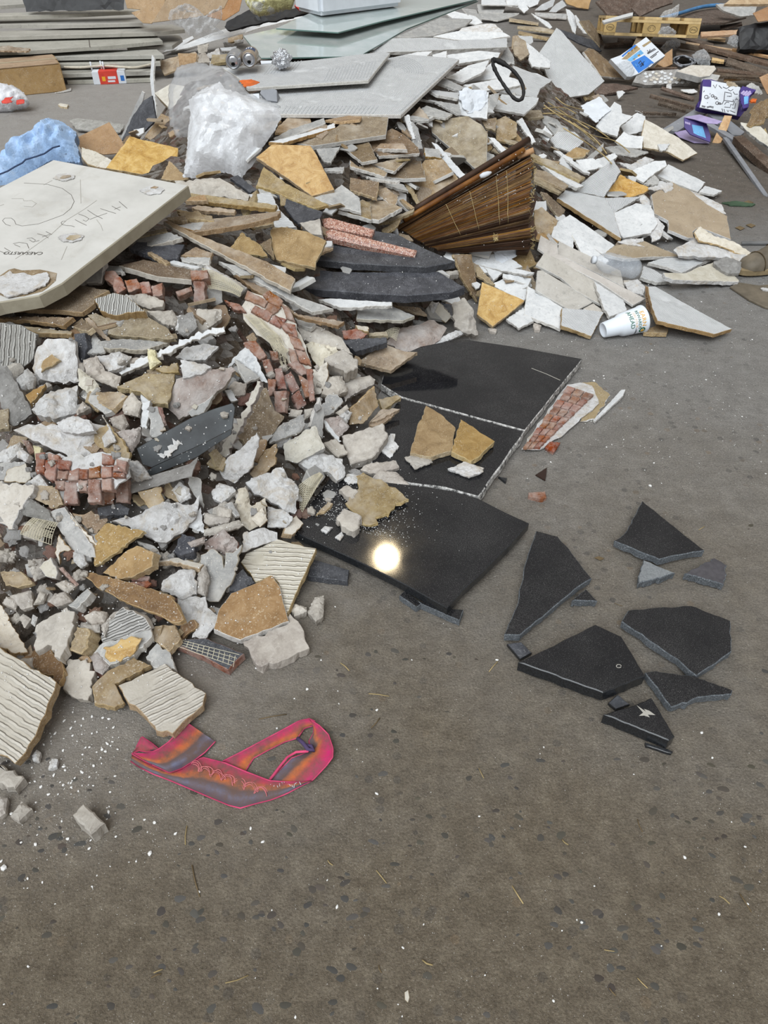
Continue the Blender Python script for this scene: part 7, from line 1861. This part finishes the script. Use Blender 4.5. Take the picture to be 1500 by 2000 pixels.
 for q in range(26):
  a = q * 1.9
  pts.append(Vector(frame_of('G', [(1000 + 20 * math.cos(a) , 985 + q * 1.4 + 22 * math.sin(a * 1.3))], n, c3)[0]) + nn * .012 - Vector(c3))
 link('knotted_cord', tube('knotted_cord', pts, .0011, 'straw', 5), Matrix.Identity(4), root)
 w = Vector(frame_of('G', [(912, 590)], n, c3)[0]) + nn * .055 - Vector(c3)
 e = Vector(frame_of('G', [(952, 575)], n, c3)[0]) - Vector(frame_of('G', [(872, 605)], n, c3)[0])
 link('white_clip', tube('white_clip', [w - e * .5, w - e * .2, w + e * .2, w + e * .5], .010, 'paper', 10, taper=[.7, 1.1, .9, .4]), Matrix.Identity(4), root)
 w = [Vector(v) for v in frame_of('G', [(268, 945), (275, 985)], n, c3)]
 link('end_cap', tube('end_cap', [v + nn * .012 - Vector(c3) for v in w], .011, 'paper', 10), Matrix.Identity(4), root)
 stamp('G', '245 940 1240 285 1330 640 1330 940 1250 1075 690 1105', zd - .03)
blind()

# ------------------------------------------------------------------ plastic bags and sheets
C('X', 'bag_clear', '330 232 329 170 345 130 385 121 432 131 462 152 487 182 548 208 549 236 536 256 505 302 480 262 430 230 370 270 345 268', 'clear outer sheet of the crumpled plastic behind the white bag', 'plastic_sheet', 'plastic', t=(48, 0), lift=.05, bulge=45, amp=22, thick=15, fine=30, facet=3.0)
C('X', 'bag_white', '368 195 395 175 428 158 438 172 480 186 545 212 549 232 530 262 505 302 494 322 470 350 440 335 418 342 386 349 357 346 364 300 366 262 372 225', 'crumpled white plastic bag on the left of the heap', 'plastic_bag', 'bag', t=(50, 0), lift=.06, bulge=75, amp=26, thick=25, fine=40, facet=4.5, smooth=False)
tp = C('AB', 'tarp', '-300 1620 -60 1330 0 1290 160 1110 200 1050 300 1010 420 920 560 840 640 805 690 800 800 870 900 955 870 1040 915 1130 935 1300 760 1290 600 1275 400 1400 250 1500 -100 1700', 'pale blue plastic tarpaulin bundle behind the white slab', 'tarpaulin_bundle', 'tarpaulin', t=(38, -8), z=.13, bulge=100, amp=42, thick=60, fine=40, facet=4.5, smooth=False)
nT = np.array(tp.matrix_world.to_3x3().col[2]); cT = np.array(tp.matrix_world.translation) + nT * .125
link('dark_cord', tube('dark_cord', [tp.matrix_world.inverted() @ Vector(p) for p in frame_of('AB', '-100 1480 0 1440 90 1405 180 1350 260 1310 300 1270 420 1235 520 1200 620 1130 700 1110', nT, cT)], .004, 'tarp_dark', 6), Matrix.Identity(4), tp)
cb_ = C('A', 'carrier', '-150 600 0 606 60 622 100 628 150 660 190 700 209 738 190 766 60 800 0 806 -150 812', 'white carrier bag with red print on the floor at the left edge', 'carrier_bag', 'bag', t=(45, 0), z=.09, bulge=70, amp=26, thick=40, fine=26, facet=4)
for pl in ('8 745 40 715 100 708 75 730 95 745 50 760 15 758', '118 735 150 725 180 730 178 758 120 768'):
 C('A', 'red_print', pl, None, 'red_print', None, t=(45, 0), zd=float((np.array(cb_.matrix_world.translation) - CAM) @ np.array([0, CP, -SP])) - .09, bulge=3, amp=3, thick=2, fine=10, parent=cb_, stampit=False)
C('A', 'wrap', '1230 135 1250 80 1310 42 1380 30 1440 60 1500 120 1540 90 1600 60 1626 50 1625 130 1570 200 1642 240 1500 272 1390 262 1340 200', 'crumpled clear plastic film at the back left', 'plastic_film', 'plastic', t=(52, 0), zd=4.15, bulge=60, amp=40, thick=20, fine=24, facet=6, smooth=False)
C('B', 'bread_bag', '478 -60 486 20 520 80 570 106 640 98 700 78 760 62 830 52 856 -40', 'yellow and green printed plastic bag at the top', 'printed_bag', 'bag', t=(58, 0), zd=4.1, bulge=70, amp=26, thick=30, fine=22, facet=5)
# white polystyrene box on the glass sheet
w = at_z(px('B', [(1035, 122), (1640, 45)]), .668); A_, B_ = Vector(w[0]), Vector(w[1])
x = (B_ - A_).normalized(); y = Vector((0, 0, 1)).cross(x)
root = link('foam_box', None, Matrix(((x.x, y.x, 0, A_.x), (x.y, y.y, 0, A_.y), (x.z, y.z, 1, A_.z), (0, 0, 0, 1))), None, label='white polystyrene box standing on the upper glass sheet', category='box')
ln = (B_ - A_).length
quadbox('box_body', 0, ln, 0, .26, 0, .20, 'paper', root, .02)
quadbox('box_rim', -.006, ln + .006, -.006, .266, .195, .215, 'paper', root, .006)

# ------------------------------------------------------------------ cans, foil
def lathe(name, prof, mat, sides=28, idx=None, mats=None, caps=True):
 vs = []; fs = []; mi = []
 for r, z in prof:
  for k in range(sides):
   a = 2 * math.pi * k / sides
   vs.append((r * math.cos(a), r * math.sin(a), z))
 for i in range(len(prof) - 1):
  for k in range(sides):
   fs.append([i * sides + k, i * sides + (k + 1) % sides, (i + 1) * sides + (k + 1) % sides, (i + 1) * sides + k]); mi.append(idx[i] if idx else 0)
 if caps:
  fs.append(list(range(sides))[::-1]); mi.append(0)
  fs.append([(len(prof) - 1) * sides + k for k in range(sides)]); mi.append(0)
 return mesh(name, vs, fs, mats or [mat], mi, smooth=True)
def can(p_lid, p_far, z, label, body):
 a = Vector(at_z(px('CN', [p_lid])[0], z)[0]); b = Vector(at_z(px('CN', [p_far])[0], z)[0])
 d = (b - a).normalized(); up = Vector((0, 0, 1)); s = up.cross(d).normalized(); u = d.cross(s)
 # local +Z runs from the lid into the can
 M = Matrix(((s.x, u.x, d.x, a.x), (s.y, u.y, d.y, a.y), (s.z, u.z, d.z, a.z), (0, 0, 0, 1)))
 root = link('drink_can', None, M, None, label=label, category='can')
 link('can_body', lathe('can_body', [(.0265, .0), (.0275, .0015), (.0272, .004), (.0325, .014), (.033, .02), (.033, .105), (.031, .112), (.026, .117), (.0, .114)], body, caps=False), Matrix.Identity(4), root)
 link('can_lid', lathe('can_lid', [(.0, .0042), (.0215, .0042), (.0228, .0062), (.0242, .0062), (.0252, .0), (.0266, -.0008), (.0268, .002)], 'alu', caps=False), Matrix.Identity(4), root)
 vs = [(.0085 * math.cos(q * .5236), -.0095 + .0075 * math.sin(q * .5236), .0032) for q in range(12)]
 link('can_opening', mesh('can_opening', vs, [list(range(12))[::-1]], ['hole']), Matrix.Identity(4), root)
 quadbox('pull_tab', -.006, .006, -.003, .015, .0012, .0026, 'alu', root, .0008)
 return root
can((245, 605), (400, 380), .650, 'silver drink can lying on its side, left one', 'alu')
r2 = can((560, 565), (700, 290), .652, 'tan drink can with a blue label, right one', 'canb')
vs = []; fs = []
for i in range(9):
 a = math.radians(40 + i * 12)
 for zz in (.035, .085): vs.append((.0334 * math.cos(a), .0334 * math.sin(a), zz))
for i in range(8): fs.append([2 * i, 2 * i + 1, 2 * i + 3, 2 * i + 2])
link('blue_label', mesh('blue_label', vs, fs, ['navy']), Matrix.Identity(4), r2)
for a0, z0, z1 in ((62, .050, .078), (80, .050, .074), (98, .050, .078)):
 vs = []
 for i in range(4):
  a = math.radians(a0 + i * 3)
  for zz in (z0, z1): vs.append((.0337 * math.cos(a), .0337 * math.sin(a), zz))
 link('label_letter', mesh('label_letter', vs, [[2 * i, 2 * i + 1, 2 * i + 3, 2 * i + 2] for i in range(3)], ['paper']), Matrix.Identity(4), r2)
bm = bmesh.new(); bmesh.ops.create_icosphere(bm, subdivisions=4, radius=.041)
for v in bm.verts:
 q = noise.voronoi(v.co * 45)[0]; v.co *= 1 + .55 * ((q[1] - q[0]) - .3) + .12 * noise.noise(v.co * 90)
me = bpy.data.meshes.new('foil_ball'); bm.to_mesh(me); bm.free(); me.materials.append(MAT['foil'])
link('foil_ball', me, Matrix.Translation(at_z((550, 116), .640)[0]), None, label='crumpled silver foil ball beside the cans', category='foil')

# ------------------------------------------------------------------ torn black strap
sp_ = [(970, 432), (1010, 438), (1080, 470), (1140, 520), (1188, 578), (1212, 640), (1215, 705), (1190, 744), (1150, 736), (1110, 690), (1070, 628), (1030, 572), (1002, 520), (985, 470)]
pts = []
for p in sp_:
 q = px('C', [p])[0]; j = int((q[1] - ZY0) / ZS); i = int((q[0] - ZX0) / ZS)
 pts.append(at_t(q, min(ZB[j - 2:j + 3, i - 2:i + 3].min(), 3.4) - .012)[0])
n_ = len(pts); pts = [(np.array(pts[i - 1]) + 2 * np.array(pts[i]) + np.array(pts[(i + 1) % n_])) / 4 for i in range(n_)]
sm = smooth_pts(list(pts) + [pts[0]], 5)[:-1]
link('rubber_strap', tube('rubber_strap', sm, .008, 'black_rubber', 8, close=True, taper=[1 + .45 * noise.noise(Vector((k * .35, 0, 0))) + (.5 if k < 10 else 0) for k in range(len(sm))]), None, None, label='torn loop of black rubber strap on the white shards', category='strap')

# ------------------------------------------------------------------ paper cup
def cup():
 a = Vector(at_z(px('CU', [(275, 650)])[0], .034)[0]); b = Vector(at_z(px('CU', [(1055, 425)])[0], .055)[0])
 d = (b - a).normalized(); up = Vector((0, 0, 1)); s = up.cross(d).normalized(); u = d.cross(s)
 L = (b - a).length; k = L / .175
 M = Matrix(((s.x * k, u.x * k, d.x * k, a.x), (s.y * k, u.y * k, d.y * k, a.y), (s.z * k, u.z * k, d.z * k, a.z), (0, 0, 0, 1)))
 root = link('drink_cup', None, M, None, label='white printed drink cup lying on the floor at the right', category='cup')
 prof = [(.0, .008), (.024, .007), (.0265, .0), (.0295, .001), (.0365, .060), (.0385, .066), (.0435, .073), (.0455, .08), (.0515, .162), (.0545, .164), (.055, .168), (.055, .173), (.0525, .175), (.0505, .172), (.044, .08), (.0, .02)]
 link('cup_body', lathe('cup_body', prof, 'cup', 40), Matrix.Identity(4), root)
 def rad(z): return .0455 + (.0515 - .0455) * (z - .08) / .082 + .0007
 # facing direction (towards the viewer) measured in the cup's own frame
 v = M.inverted().to_3x3() @ (Vector(CAM) - (a + b) / 2); ang = math.atan2(v.y, v.x)
 def wrap(zc, da):
  def f(c):
   z = zc + c.y; A = ang + da - c.x / .048 * sgn
   r = rad(z) + c.z
   return Vector((r * math.cos(A), r * math.sin(A), z))
  return f
 # letters run around the cup, tops towards the rim
 sgn = 1.0
 t0 = M @ Vector((math.cos(ang + .2), math.sin(ang + .2), .12)) ; t1 = M @ Vector((math.cos(ang - .2), math.sin(ang - .2), .12))
 if t1.z > t0.z: sgn = -1.0
 for body, size, zc, da, m in (('EARN', .0235, .150, .02, 'yellow_ink'), ('REWARDS', .0165, .1325, .05, 'green_ink'), ('ON YOUR', .0135, .119, .05, 'peach_ink'), ('AHEAD', .0235, .1025, .20, 'green_ink')):
  link('lettering', text_mesh('lettering', body, size, m, wrap(zc, da * sgn)), Matrix.Identity(4), root)
 for rr, m, th in ((.013, 'green_ink', .0), (.008, 'cup', .0004), (.0065, 'yellow_ink', .0008)):
  f = wrap(.145, -.95 * sgn)
  vs = [tuple(f(Vector((rr * math.cos(q * .3142), rr * math.sin(q * .3142), th)))) for q in range(20)]
  link('emblem', mesh('emblem', vs, [list(range(20))], [m]), Matrix.Identity(4), root)
 f = wrap(.118, -1.0 * sgn)
 link('small_print', text_mesh('small_print', '| ORDER |', .008, 'print_dark', f), Matrix.Identity(4), root)
cup()

# ------------------------------------------------------------------ clear bottle
a = Vector(at_z(px('L', [(655, 322)])[0], .05)[0]); b = Vector(at_z(px('L', [(520, 292)])[0], .075)[0])
d = (b - a).normalized(); s = Vector((0, 0, 1)).cross(d).normalized(); u = d.cross(s)
root = link('plastic_bottle', None, Matrix(((s.x, u.x, d.x, a.x), (s.y, u.y, d.y, a.y), (s.z, u.z, d.z, a.z), (0, 0, 0, 1))), None, label='clear plastic bottle lying under the brown pointed tile', category='bottle')
prof = [(.012, .006), (.026, .0), (.036, .008), (.041, .02)] + [(.041 - .0022 * (i % 2), .03 + i * .012) for i in range(9)] + [(.041, .145), (.034, .17), (.018, .19), (.014, .196), (.014, .21)]
link('bottle_body', lathe('bottle_body', prof, 'bottle', 28), Matrix.Identity(4), root)
link('bottle_cap', lathe('bottle_cap', [(.0, .212), (.0155, .212), (.0155, .198), (.0148, .198)], 'paper', 20), Matrix.Identity(4), root)

# ------------------------------------------------------------------ boot at the right edge
P('SH', 'leather', 8, '290 1325 480 1232 900 1300 1500 1240 1500 1830 1250 1800 1050 1765 700 1600', 'flat dark brown leather piece on the floor under the boot', 'leather_piece', 'leather', t=(0, 0), z=.01, jag=0, cham=.003)
def boot():
 a = Vector(at_z(px('SH', [(470, 1080)])[0], .0)[0]); b = Vector(at_z(px('SH', [(1900, 820)])[0], .0)[0])
 d = (b - a).normalized(); s = Vector((0, 0, 1)).cross(d)
 M = Matrix(((d.x, s.x, 0, a.x), (d.y, s.y, 0, a.y), (0, 0, 1, .012), (0, 0, 0, 1)))
 root = link('work_boot', None, M, None, label='muddy brown leather work boot cut by the right edge', category='boot')
 sec = [(0.0, .012, .022), (.012, .034, .044), (.035, .048, .060), (.07, .053, .070), (.10, .052, .080), (.13, .048, .098), (.17, .042, .125), (.21, .040, .15), (.26, .040, .16), (.29, .030, .15)]
 vs = []; fs = []; m = 14
 for x, w, h in sec:
  for k in range(m):
   q = math.pi * k / (m - 1)
   vs.append((x, w * math.cos(q) * (1.0 if math.sin(q) < .6 else .98), .018 + (h - .018) * max(0, math.sin(q)) ** .8))
 for i in range(len(sec) - 1):
  for k in range(m - 1): fs.append([i * m + k, (i + 1) * m + k, (i + 1) * m + k + 1, i * m + k + 1])
 fs.append(list(range(m))); fs.append([(len(sec) - 1) * m + k for k in range(m)][::-1])
 link('boot_upper', mesh('boot_upper', vs, fs, ['leather'], smooth=True), Matrix.Identity(4), root)
 n = 36; lp = []
 for k in range(n):
  q = 2 * math.pi * k / n
  lp.append((.15 - .165 * math.cos(q), (.058 if math.cos(q) > -.2 else .055) * math.copysign(abs(math.sin(q)) ** .75, math.sin(q))))
 link('boot_sole', slab_mesh('boot_sole', np.array(lp), .024, ['sole', 'sole'], jag=0, cham=.004), Matrix.Translation((0, 0, .022)), root)
 arc = [Vector((.075, .054 * math.cos(q), .018 + .056 * max(0, math.sin(q)) ** .8)) for q in [math.pi * k / 12 for k in range(13)]]
 link('toe_seam', tube('toe_seam', arc, .0022, 'mud', 6), Matrix.Identity(4), root)
 for xx, hh in ((.125, .098), (.15, .115), (.175, .13)):
  link('boot_lace', tube('boot_lace', [(xx, -.03, hh - .012), (xx, -.012, hh + .003), (xx + .006, .012, hh + .003), (xx + .006, .03, hh - .012)], .0028, 'mud', 6), Matrix.Identity(4), root)
boot()
P('SH', 'pls', 8, '955 1350 1000 1335 1200 1370 1200 1410 1000 1390', 'white crumb on the leather piece below the boot', 'plaster_chip', t=(0, 0), z=.018)

# ------------------------------------------------------------------ headband
def headband():
 c0 = at_z(px('HB', [(700, 450)])[0], 0)[0]
 root = link('headband', None, Matrix.Translation(c0), None, label='pink, orange and grey cloth headband lying on the floor', category='headband')
 def resample(pts, n):
  p = np.array(pts, float); d = np.r_[0, np.cumsum(np.hypot(*np.diff(p, axis=0).T))]
  q = np.linspace(0, d[-1], n); return np.stack([np.interp(q, d, p[:, 0]), np.interp(q, d, p[:, 1])], 1)
 def ribbon(name, up, lo, zu, zl, n=34, bow=.004, rev=False, th=.0016, mats=('fabric', 'fabric_in'), v0=0.0, v1=1.0):
  U = resample(up, n); L = resample(lo, n); m = 9
  ZU = np.interp(np.linspace(0, 1, n), np.linspace(0, 1, len(zu)), zu); ZL = np.interp(np.linspace(0, 1, n), np.linspace(0, 1, len(zl)), zl)
  vs = []; uv = []
  for i in range(n):
   for j in range(m):
    f = j / (m - 1)
    p = U[i] * (1 - f) + L[i] * f
    z = ZU[i] * (1 - f) + ZL[i] * f + bow * math.sin(math.pi * f) + .0016 * noise.noise(Vector((i * .5, j * .6, len(name))))
    w = at_z(px('HB', [tuple(p)])[0], z)[0]
    vs.append(Vector(w) - Vector(c0)); uv.append((i / n, v0 + (v1 - v0) * f))
  k = len(vs)
  vs2 = vs + [v - Vector((0, 0, th)) for v in vs]; fs = []; mi = []
  for i in range(n - 1):
   for j in range(m - 1):
    q = [i * m + j, i * m + j + 1, (i + 1) * m + j + 1, (i + 1) * m + j]
    fs.append(q); mi.append(0); fs.append([k + x for x in q[::-1]]); mi.append(1)
  for j in range(m - 1):
   for i in (0, n - 1): fs.append([i * m + j, i * m + j + 1, k + i * m + j + 1, k + i * m + j]); mi.append(0)
  me = mesh(name, vs2, fs, list(mats), mi, smooth=True)
  ul = me.uv_layers.new(name='UVMap')
  for lp in me.loops: ul.data[lp.index].uv = uv[lp.vertex_index % k]
  o = link(name, me, Matrix.Identity(4), root)
  for row in (0, m - 1):
   link('hem', tube('hem', [vs[i * m + row] for i in range(n)], .0013, 'hem', 6), Matrix.Identity(4), o)
  return o
 ribbon('back_band', [(680, 372), (800, 312), (950, 232), (1100, 152), (1200, 97), (1270, 82), (1310, 100)], [(835, 440), (890, 352), (1000, 292), (1100, 242), (1190, 215), (1235, 150), (1302, 128)], [.006, .012, .014, .016], [.003, .003, .004, .010], v0=.05, v1=.55)
 ribbon('loop_band', [(1265, 80), (1340, 130), (1400, 190), (1432, 285), (1430, 345), (1385, 405), (1295, 500), (1255, 522)], [(1300, 128), (1300, 180), (1265, 240), (1292, 290), (1225, 325), (1150, 350), (1060, 440), (1000, 505)], [.016, .020, .020, .018, .010, .004], [.012, .006, .004, .006, .004, .003], v0=.0, v1=.8)
 fb = ribbon('front_band', [(62, 322), (150, 372), (270, 425), (420, 420), (540, 345), (700, 385), (830, 440), (1000, 505), (1100, 512), (1200, 516), (1285, 505)], [(52, 372), (110, 412), (200, 457), (330, 507), (460, 562), (600, 622), (720, 672), (800, 692), (900, 663), (1010, 636), (1120, 592), (1230, 532), (1290, 505)],
           [.008, .006, .005, .006, .010, .012, .010, .010, .006], [.004, .003, .003, .003, .003, .003, .004], n=52, v0=.10, v1=.95)
 ribbon('left_tuft', [(92, 275), (128, 203), (200, 250), (245, 290)], [(60, 320), (110, 300), (160, 310), (230, 300)], [.012, .022, .012], [.006, .008, .006], n=14, v0=.05, v1=.3)
 ribbon('folded_flap', [(442, 110), (380, 172), (310, 242), (240, 292), (160, 322), (72, 318)], [(630, 238), (560, 312), (480, 372), (400, 422), (318, 452), (200, 395)], [.012, .013, .013, .014, .012], [.006, .008, .010, .012, .010], n=30, v0=.02, v1=1.0)
 # knot tuck on the loop
 def thread(pts, r, m, name, par=fb):
  link(name, tube(name, [Vector(at_z(px('HB', [p])[0], zz)[0]) - Vector(c0) for p, zz in pts], r, m, 6), Matrix.Identity(4), par)
 thread([((1190, 215), .014), ((1230, 250), .018), ((1262, 292), .02), ((1298, 300), .02), ((1285, 270), .018), ((1250, 265), .016)], .0042, 'fabric_in', 'knot', root)
 thread([((1000, 500), .006), ((1060, 420), .010), ((1120, 345), .012), ((1180, 310), .014), ((1260, 305), .018), ((1270, 285), .02)], .0028, 'hem', 'rolled_edge', root)
 r = random.Random(12)
 # cursive embroidery: uneven looping thread along the band
 for line in range(3):
  pts = []
  a = r.uniform(0, 6)
  for k in range(120):
   f = k / 119; x = 480 + 490 * f; y = 400 + 185 * f + (line - 1) * 9
   amp = (30 + 16 * noise.noise(Vector((f * 9, line * 3.3, 0))))
   a += .34 + .25 * noise.noise(Vector((f * 14, line, 5)))
   pts.append(((x + amp * .5 * math.cos(a) + 14 * noise.noise(Vector((f * 20, 7, line))), y + amp * math.sin(a) * .8), .0150 - .0045 * f))
  thread(pts, .0007, 'thread', 'embroidery')
 for k in range(12):
  x = 1015 + k * 17; y = 522 + 10 * math.sin(k)
  thread([((x, y), .0105), ((x + r.uniform(-14, 14), y + r.uniform(10, 30)), .0105)], .0006, 'paper', 'embroidery')
headband()

# ------------------------------------------------------------------ small pieces lying loose on top of the heap
GROUPS = {k: (v[0], v[1], v[2].replace('lodged between larger pieces of the heap', 'lying loose on top of the heap'), v[3].replace('in the heap', 'on top of the heap')) for k, v in GROUPS.items()}
fill(80, (-20, 680), (640, 1150), ['con', 'pls', 'con', 'pls', 'cream'], (.005, .015), top=True)
# ------------------------------------------------------------------ crumbs, grit, straw
cr = random.Random(77)
def crumb(k):
 bm = bmesh.new(); bmesh.ops.create_icosphere(bm, subdivisions=1, radius=1)
 r = random.Random(k)
 for v in bm.verts: v.co = Vector((v.co.x * r.uniform(.6, 1.2), v.co.y * r.uniform(.5, 1.0), v.co.z * r.uniform(.4, .7)))
 me = bpy.data.meshes.new('plaster_crumb'); bm.to_mesh(me); bm.free(); me.materials.append(MAT['crumb']); return me
CRM = [crumb(k) for k in range(8)]
big = [(294, 1667, 9), (266, 1683, 4), (70, 1650, 7), (8, 1697, 11), (600, 1347, 6), (450, 1315, 7), (541, 1423, 5), (627, 1290, 4), (213, 1405, 6), (146, 1520, 4), (162, 1510, 4), (128, 1505, 5), (100, 1490, 7), (52, 1600, 5), (45, 1585, 6), (12, 1572, 6),
       (22, 1590, 6), (205, 1626, 4), (1277, 905, 4), (1110, 800, 4), (1030, 935, 3), (955, 895, 3), (1270, 950, 7), (1130, 600, 4), (1330, 600, 3), (1370, 590, 3), (1160, 745, 6), (1180, 740, 3), (870, 905, 3), (1062, 1460, 4), (1370, 1432, 6), (575, 1365, 4), (660, 1350, 3), (380, 1375, 5), (175, 1460, 5), (190, 1430, 4)]
for x, y, s in big:
 w = at_z((x, y), 0)[0]; r = s * .5 * np.linalg.norm(w - CAM) / FPX
 M = Matrix.Translation((w[0], w[1], r * .45)) @ Matrix.Rotation(cr.uniform(0, 6), 4, 'Z') @ Matrix.Diagonal((r * 1.15, r * 1.15, r * 1.1, 1))
 link('plaster_crumb', cr.choice(CRM), M, None, label='white plaster crumb lying on the concrete floor', category='plaster', group='white crumbs on the floor')
k = 0
while k < 230:
 if cr.random() < .55: x, y = cr.gauss(160, 150), cr.gauss(1480, 110)
 elif cr.random() < .5: x, y = cr.uniform(550, 1500), cr.gauss(700, 130)
 else: x, y = cr.uniform(0, 1500), cr.uniform(620, 1990)
 if not (-10 < x < 1510 and 560 < y < 1995): continue
 w = at_z((x, y), 0)[0]; j = int((y - ZY0) / ZS); i = int((x - ZX0) / ZS)
 if ZB[j, i] < (-CAM_H / ray((x, y))[0, 2]) - .01 or 980 < x < 1440 and 960 < y < 1470: continue
 if 235 < x < 670 and 1390 < y < 1600: continue
 r = cr.choice((.0012, .0016, .002, .0026, .0035))
 M = Matrix.Translation((w[0], w[1], r * .4)) @ Matrix.Rotation(cr.uniform(0, 6), 4, 'Z') @ Matrix.Diagonal((r * 1.2, r, r, 1))
 link('plaster_crumb', cr.choice(CRM), M, None, label='white plaster crumb lying on the concrete floor', category='plaster', group='white crumbs on the floor'); k += 1
# grit: far too much to count
vs = []; fs = []
def grain(w, s):
 b = len(vs)
 a = cr.uniform(0, 6.28)
 vs.append((w[0], w[1], w[2] + s))
 for q in range(3): vs.append((w[0] + s * math.cos(a + q * 2.09), w[1] + s * math.sin(a + q * 2.09), w[2] - s * .2))
 fs.extend([[b, b + 1, b + 2], [b, b + 2, b + 3], [b, b + 3, b + 1]])
for _ in range(5200):
 u = cr.random()
 if u < .45: x, y = cr.gauss(130, 170), cr.gauss(1460, 130)
 elif u < .7: x, y = cr.uniform(560, 1500), cr.gauss(760, 170)
 elif u < .8: x, y = cr.gauss(1330, 70), cr.gauss(300, 60)
 else: x, y = cr.uniform(-20, 1520), cr.uniform(600, 2000)
 if not (-30 < x < 1530 and 180 < y < 2000): continue
 j = int((y - ZY0) / ZS); i = int((x - ZX0) / ZS)
 if ZB[j, i] < (-CAM_H / ray((x, y))[0, 2]) - .012: continue
 grain(at_z((x, y), 0)[0], cr.choice((.0005, .0007, .0009, .0012)) * (1.6 if y < 900 else 1))
link('plaster_grit', mesh('plaster_grit', vs, fs, ['crumb']), None, None, kind='stuff', label='white plaster grit scattered over the concrete floor', category='grit')
vs = []; fs = []
for _ in range(3000):
 x, y = (cr.uniform(-20, 720), cr.uniform(600, 1400)) if cr.random() < .7 else (cr.uniform(700, 1430), cr.uniform(150, 620))
 j = int((y - ZY0) / ZS); i = int((x - ZX0) / ZS)
 d = ZB[j, i]; w = at_t((x, y), d)[0]
 if hgt(w[0], w[1]) < .012: continue
 grain(w + np.array([0, 0, .001]), cr.choice((.0008, .0012, .0018, .0026)))
link('rubble_grit', mesh('rubble_grit', vs, fs, ['crumb']), None, None, kind='stuff', label='pale crumbs and grit strewn over the heap', category='grit')
# dry stalks on the right shoulder of the heap
def zpt(p, lift=.01):
 j = int((p[1] - ZY0) / ZS); i = int((p[0] - ZX0) / ZS)
 return at_t(p, float(ZB[j - 2:j + 3, i - 2:i + 3].min()) - lift)[0]
for k, pl in enumerate(['1062 205 1090 225 1130 250 1165 280', '1070 200 1110 226 1150 252', '1080 215 1120 232 1160 250 1190 270', '1060 222 1085 222 1120 228', '1100 250 1140 275 1175 300 1195 320',
      '1085 190 1105 205 1140 215', '1110 235 1150 262 1200 275 1230 298', '1120 240 1160 270 1185 300', '1062 212 1100 210 1125 222']):
 pts = [zpt(p, cr.uniform(.01, .04)) for p in px('X', pl)]
 link('dry_stalk', tube('dry_stalk', smooth_pts(pts, 4), .0028, 'straw', 6), None, None, label='dry yellow stalk in the bundle on the right shoulder of the heap', category='stalk', group='dry stalks on the heap')
# straw and twigs on the floor
st = [((1445, 1746), (1468, 1782)), ((1405, 1750), (1425, 1765)), ((1000, 1730), (1022, 1765)), ((375, 1690), (390, 1752)), ((365, 1613), (362, 1650)), ((735, 1700), (755, 1725)), ((725, 1422), (742, 1402)), ((955, 1312), (972, 1292)), ((1180, 1855), (1200, 1858)), ((1190, 1930), (1203, 1945)),
      ((1245, 1910), (1265, 1930)), ((300, 1900), (318, 1893)), ((295, 1910), (315, 1902)), ((440, 1920), (485, 1905)), ((825, 1875), (845, 1885)), ((740, 1885), (745, 1900)), ((1098, 1640), (1110, 1650)), ((290, 1290), (320, 1280)), ((505, 1405), (560, 1395)), ((665, 1295), (682, 1310)), ((720, 1355), (760, 1360)), ((1200, 1178), (1216, 1184)), ((1365, 1035), (1376, 1028)), ((640, 1680), (650, 1690)), ((1245, 1600), (1255, 1625)), ((935, 1500), (945, 1520))]
for k, (a, b) in enumerate(st):
 p, q = at_z(np.array([a, b], float), .0016); m = (p + q) / 2 + np.array([cr.uniform(-.002, .002), cr.uniform(-.002, .002), .0005])
 link('straw_bit', tube('straw_bit', [p, m, q], cr.uniform(.0006, .0013), 'straw' if k % 3 else 'twig', 5), None, None, label='dry straw bit lying on the concrete floor', category='straw', group='straw bits on the floor')
P('X', 'cream', 2, '790 1938 797 1933 800 1948 797 1958 791 1952', 'small pale dry leaf near the bottom edge', 'dry_leaf', 'leaf', t=(0, 0), z=.003, jag=.4)
P('X', 'straw', 2, '1480 262 1495 250 1502 268 1490 275', 'dry leaf on the ground at the right edge', 'dry_leaf', 'leaf', t=(0, 0), z=.004, jag=.4)
for x, y, lb in [(1445, 445, 'brown dry leaf right of the drywall, lower'), (1462, 395, 'brown dry leaf right of the drywall, upper'), (1466, 440, 'brown dry leaf near the aluminium rail'), (1170, 1090, 'dark flat chip between the black shards')]:
 P('X', 'twig', 2, [(x - 9, y - 1), (x, y - 4), (x + 10, y), (x + 2, y + 4)], lb, 'dry_leaf', 'leaf', t=(0, 0), z=.005, jag=.6)
